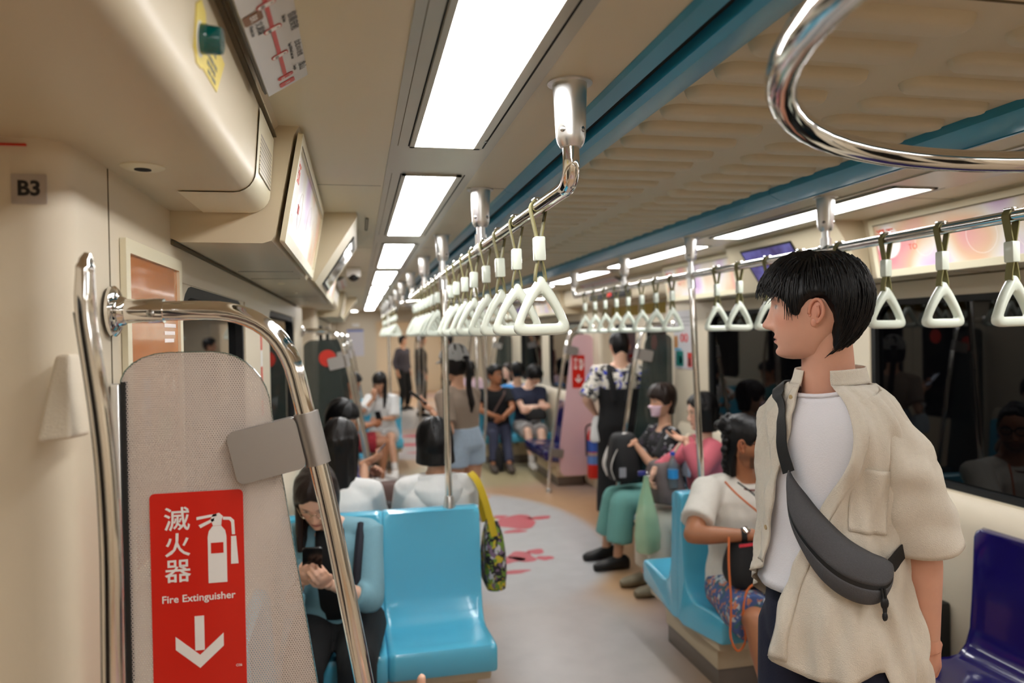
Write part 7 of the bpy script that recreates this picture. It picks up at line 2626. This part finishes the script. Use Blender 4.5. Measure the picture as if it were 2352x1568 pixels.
def soft_bag(name, label, c, size, m, seed=1, lean=None, pinch=0.0, voxel=0.012, fold=0.008):
    """slumped cloth bag standing on its base; c: centre of the base"""
    t = thing(name, label, 'bag', c)
    c = Vector(c)
    w, d, h = size
    R = lean if lean is not None else Matrix.Identity(3)
    rings = []
    for (f, k) in ((0.0, 0.86), (0.04, 0.97), (0.25, 1.05), (0.5, 1.03), (0.75, 0.94 - pinch * 0.4), (0.93, 0.80 - pinch), (1.0, 0.62 - pinch)):
        o = rrect(w * k, d * k * (1 - 0.25 * f), min(w, d) * 0.38 * k * (1 - 0.25 * f), 4)
        rings.append([c + R @ Vector((x, y, h * f)) for x, y in o])
    V, F, N = remesh(MB().loft(rings), voxel, 4)
    V = folds(V, N, fold, 24, seed)
    mesh_obj('body', V, F, m, t)
    return t


def flat_band(t, name, pts, w, m, side, th=0.0025):
    P = fillet(pts, 0.06, 5)
    rings = []
    sd0 = Vector(side)
    for i in range(len(P)):
        d = (P[min(i + 1, len(P) - 1)] - P[max(i - 1, 0)]).normalized()
        sd = (sd0 - d * sd0.dot(d)).normalized()
        n = d.cross(sd)
        rings.append([P[i] + sd * w + n * th, P[i] - sd * w + n * th, P[i] - sd * w - n * th, P[i] + sd * w - n * th])
    return obj(name, MB().loft(rings), m, t, 60)


# black backpack with white straps on the masked woman's knees
t = soft_bag('backpack', 'black backpack with white straps on the masked woman\'s knees', (1.90, 5.14, 0.615), (0.22, 0.28, 0.34), M_bagblk, 2)
flat_band(t, 'strap', [(1.80, 5.07, 0.64), (1.765, 5.06, 0.72), (1.80, 5.06, 0.83), (1.88, 5.08, 0.93)], 0.019, M_whitestrap, (0.3, 1, 0))
flat_band(t, 'strap', [(1.80, 5.21, 0.64), (1.765, 5.22, 0.72), (1.80, 5.22, 0.83), (1.87, 5.22, 0.93)], 0.019, M_whitestrap, (-0.3, 1, 0))
flat_band(t, 'carry_handle', [(1.86, 5.09, 0.89), (1.88, 5.11, 0.955), (1.93, 5.15, 0.965), (1.95, 5.17, 0.89)], 0.011, M_whitestrap, (1, -0.4, 0))
obj('label_patch', MB().prism(rrect(0.05, 0.07, 0.004), (1.83, 4.983, 0.70), (1, 0.0, 0), (0, 0, 1), (0, -0.004, 0)), mat('grey_patch', srgb(150, 152, 160), 0.7), t, 0)
# grey handbag, bottle and green carrier bag of the woman in pink
t = soft_bag('handbag', 'grey-brown handbag on the lap of the woman in pink', (1.93, 4.48, 0.60), (0.20, 0.34, 0.26), M_greybag, 3)
flat_band(t, 'strap', [(1.93, 4.40, 0.82), (1.95, 4.36, 0.95), (2.06, 4.38, 1.05), (2.12, 4.42, 1.0)], 0.016, M_beigestrap, (0.2, 1, 0.2))
t = thing('water_bottle', 'plastic water bottle with blue cap tucked in the grey-brown handbag', 'bottle', (1.915, 4.30, 0.72))
bc = Vector((1.92, 4.325, 0.72))
obj('bottle_body', MB().lathe([(0.0, 0), (0.030, 0.002), (0.032, 0.02), (0.032, 0.13), (0.026, 0.165), (0.014, 0.19), (0.013, 0.205)], bc, (0, 0, 1), 20), mat('clear_plastic', srgb(120, 130, 136), 0.1, alpha=0.5), t)
obj('label_band', MB().lathe([(0.0327, 0), (0.0327, 0.055)], bc + Vector((0, 0, 0.06)), (0, 0, 1), 20), mat('blue_bottle_label', srgb(52, 150, 214), 0.4), t)
obj('cap', MB().lathe([(0.015, 0), (0.016, 0.003), (0.016, 0.02), (0.0, 0.021)], bc + Vector((0, 0, 0.204)), (0, 0, 1), 16), mat('blue_cap', srgb(44, 84, 190), 0.35), t)
t = thing('carrier_bag', 'pale green plastic carrier bag hanging from the hand of the woman in pink', 'bag', (1.79, 4.40, 0.3))
gx, gy = 1.765, 4.385
rings = []
for (z, w, d) in ((0.31, 0.055, 0.05), (0.33, 0.075, 0.065), (0.42, 0.08, 0.068), (0.54, 0.066, 0.052), (0.65, 0.042, 0.032), (0.73, 0.022, 0.018), (0.79, 0.014, 0.012)):
    rings.append([(gx + w * math.cos(a) * (1 + 0.12 * math.sin(5 * a + 9 * z)), gy + d * math.sin(a) * (1 + 0.12 * math.sin(4 * a + 7 * z)), z) for a in np.linspace(0, 2 * math.pi, 27)[:-1]])
obj('bag_body', MB().loft(rings), M_greenpl, t, 70)
obj('dark_carton', MB().rbox((gx - 0.005, gy - 0.03, 0.325), (gx + 0.052, gy + 0.03, 0.52), 0.006), mat('dark_grey_carton', srgb(60, 66, 62), 0.5), t)
t = thing('key_ring', 'small bunch of keys and trinkets in the hand of the woman in pink', 'keys', (1.77, 4.37, 0.80))
kk = MB()
obj('ring', MB().tube([(1.765 + 0.014 * math.cos(a), 4.36, 0.805 + 0.014 * math.sin(a)) for a in np.linspace(0, 6.2832, 15)[:-1]], 0.002, 6, closed=True), M_chrome, t)
obj('fob', MB().rbox((1.70, 4.345, 0.80), (1.75, 4.365, 0.83), 0.006), mat('indigo_fob', srgb(62, 58, 130), 0.4), t)
# drawstring bag of the man in white t-shirt
t = soft_bag('drawstring_bag', 'black drawstring bag with grey and red print on the seated man\'s lap', (1.73, 2.99, 0.575), (0.32, 0.17, 0.205), M_bagblk, 5)
M_redpatch = mat('red_print', srgb(206, 44, 60), 0.6)
obj('grey_print', MB().prism([(-0.08, -0.05), (0.09, -0.075), (0.10, 0.02), (0.0, 0.05), (-0.07, 0.04)], (1.76, 2.896, 0.685), (1, 0, 0), (0, 0.10, 1), (0, -0.004, 0)), mat('grey_print', srgb(128, 134, 146), 0.7), t, 0)
obj('red_print', MB().prism([(-0.03, -0.05), (0.0, -0.04), (0.01, -0.01), (0.06, 0.0), (0.05, 0.02), (0.0, 0.03), (-0.04, 0.045), (-0.05, 0.02), (-0.02, 0.0)], (1.75, 2.891, 0.70), (1, 0, 0), (0, 0.10, 1), (0, -0.004, 0)), M_redpatch, t, 0)
flat_band(t, 'red_trim', [(1.60, 2.925, 0.765), (1.73, 2.912, 0.775), (1.87, 2.925, 0.765)], 0.006, M_redpatch, (0, 0.2, 1))
cord = [(1.64, 3.12, 1.005), (1.665, 3.085, 0.965), (1.73, 3.05, 0.90), (1.80, 3.02, 0.84), (1.83, 2.98, 0.80)]
obj('cord', MB().tube(fillet(cord, 0.05), 0.0045, 8), M_orange, t)
obj('cord', MB().tube(fillet([(1.70, 3.115, 1.0), (1.76, 3.075, 0.95), (1.82, 3.06, 0.88), (1.90, 3.03, 0.80)], 0.05), 0.004, 8), M_darkcord, t)
obj('cord', MB().tube(fillet([(1.90, 3.13, 1.0), (1.93, 3.08, 0.93), (1.95, 3.05, 0.84)], 0.05), 0.0045, 8), M_orange, t)
lp = [(1.565, 2.95, 0.80), (1.535, 2.90, 0.70), (1.525, 2.86, 0.55), (1.515, 2.86, 0.40), (1.545, 2.85, 0.335), (1.585, 2.85, 0.38), (1.575, 2.86, 0.52), (1.61, 2.88, 0.60), (1.68, 2.89, 0.62)]
obj('hanging_cord', MB().tube(fillet(lp, 0.06, 6), 0.0045, 8), M_orange, t)
nb = [B['neck'] + Vector((0.078 * math.cos(a), -0.02 + 0.088 * math.sin(a), -0.025 + 0.02 * math.sin(a))) for a in np.linspace(0, 6.2832, 27)[:-1]]
tn = thing('necklace', 'red and black cord necklace round the seated man\'s neck', 'necklace', B['neck'])
obj('cord', MB().tube(nb, 0.004, 8, closed=True), mat('maroon_cord', srgb(110, 36, 30), 0.7), tn)
# printed tote on the shoulder of the woman in the hoodie
t = soft_bag('tote_bag', 'printed tote bag with mustard strap beside the woman in white hoodie', (0.655, 3.70, 0.425), (0.105, 0.26, 0.34), M_totebag, 6, pinch=0.2, fold=0.006)
sx_ = K['neck']
flat_band(t, 'strap', [(0.648, 3.60, 0.70), (0.612, 3.612, 0.86), (0.575, 3.645, 0.975), (0.545, 3.74, 1.005), (0.575, 3.83, 0.96), (0.64, 3.82, 0.72)], 0.017, M_yellowstrap, (1, 0.1, 0.5), 0.002)
# dozing man's black bag, bag at the feet of the man in black
soft_bag('shoulder_bag', 'black bag on the lap of the dozing man', (2.25, 9.30, 0.585), (0.26, 0.16, 0.15), M_bagblk, 7)
t = soft_bag('folded_umbrella_bag', 'black bag on the floor by the man in black t-shirt', (1.70, 9.02, 0.002), (0.12, 0.14, 0.30), M_bagblk, 8, pinch=0.25)
# brown bundle on the wall seat on the poster side
soft_bag('cloth_bundle', 'brown folded jacket on the knees of the passenger beyond the long-haired woman', (0.10, 4.66, 0.575), (0.40, 0.26, 0.21), M_brownjk, 9)
t = soft_bag('rucksack', 'black rucksack with tan loop beside the brown jacket', (0.10, 4.36, 0.42), (0.26, 0.16, 0.31), M_bagblk, 10)
obj('tan_loop', MB().tube(fillet([(0.03, 4.36, 0.71), (0.03, 4.36, 0.785), (0.09, 4.36, 0.79), (0.10, 4.36, 0.71)], 0.03), 0.008, 8), mat('tan_leather', srgb(190, 142, 72), 0.5), t)
# bag on the forearm of the woman in cap, white parcel of the passenger in overalls
jp = J['EL'][1] + (J['WR'][1] - J['EL'][1]) * 0.45
t = soft_bag('paper_bag', 'pale blue bag hanging from the forearm of the woman in cap', (jp.x, jp.y, jp.z - 0.26), (0.15, 0.08, 0.16), mat('pale_blue_paper', srgb(186, 202, 214), 0.7, bump=0.2), 11)
obj('handle', MB().tube(fillet([(jp.x - 0.05, jp.y, jp.z - 0.12), (jp.x - 0.01, jp.y, jp.z + 0.042), (jp.x + 0.05, jp.y, jp.z - 0.12)], 0.04), 0.004, 6), M_whitestrap, t)
ts = thing('scrunchie', 'white scrunchie on the forearm of the woman in cap', 'hair tie', J['EL'][1])
jx = (J['WR'][1] - J['EL'][1]).normalized()
obj('band', MB().lathe([(0.038, -0.018), (0.047, -0.010), (0.047, 0.010), (0.038, 0.018)], J['EL'][1] + jx * 0.07, jx, 18), M_whitecloth, ts)
soft_bag('white_pouch', 'white cloth pouch held by the passenger in black overalls', (2.06, 6.24, 0.74), (0.11, 0.09, 0.22), M_whitecloth, 12, pinch=0.2)
bpy.data.scenes.remove(TS)
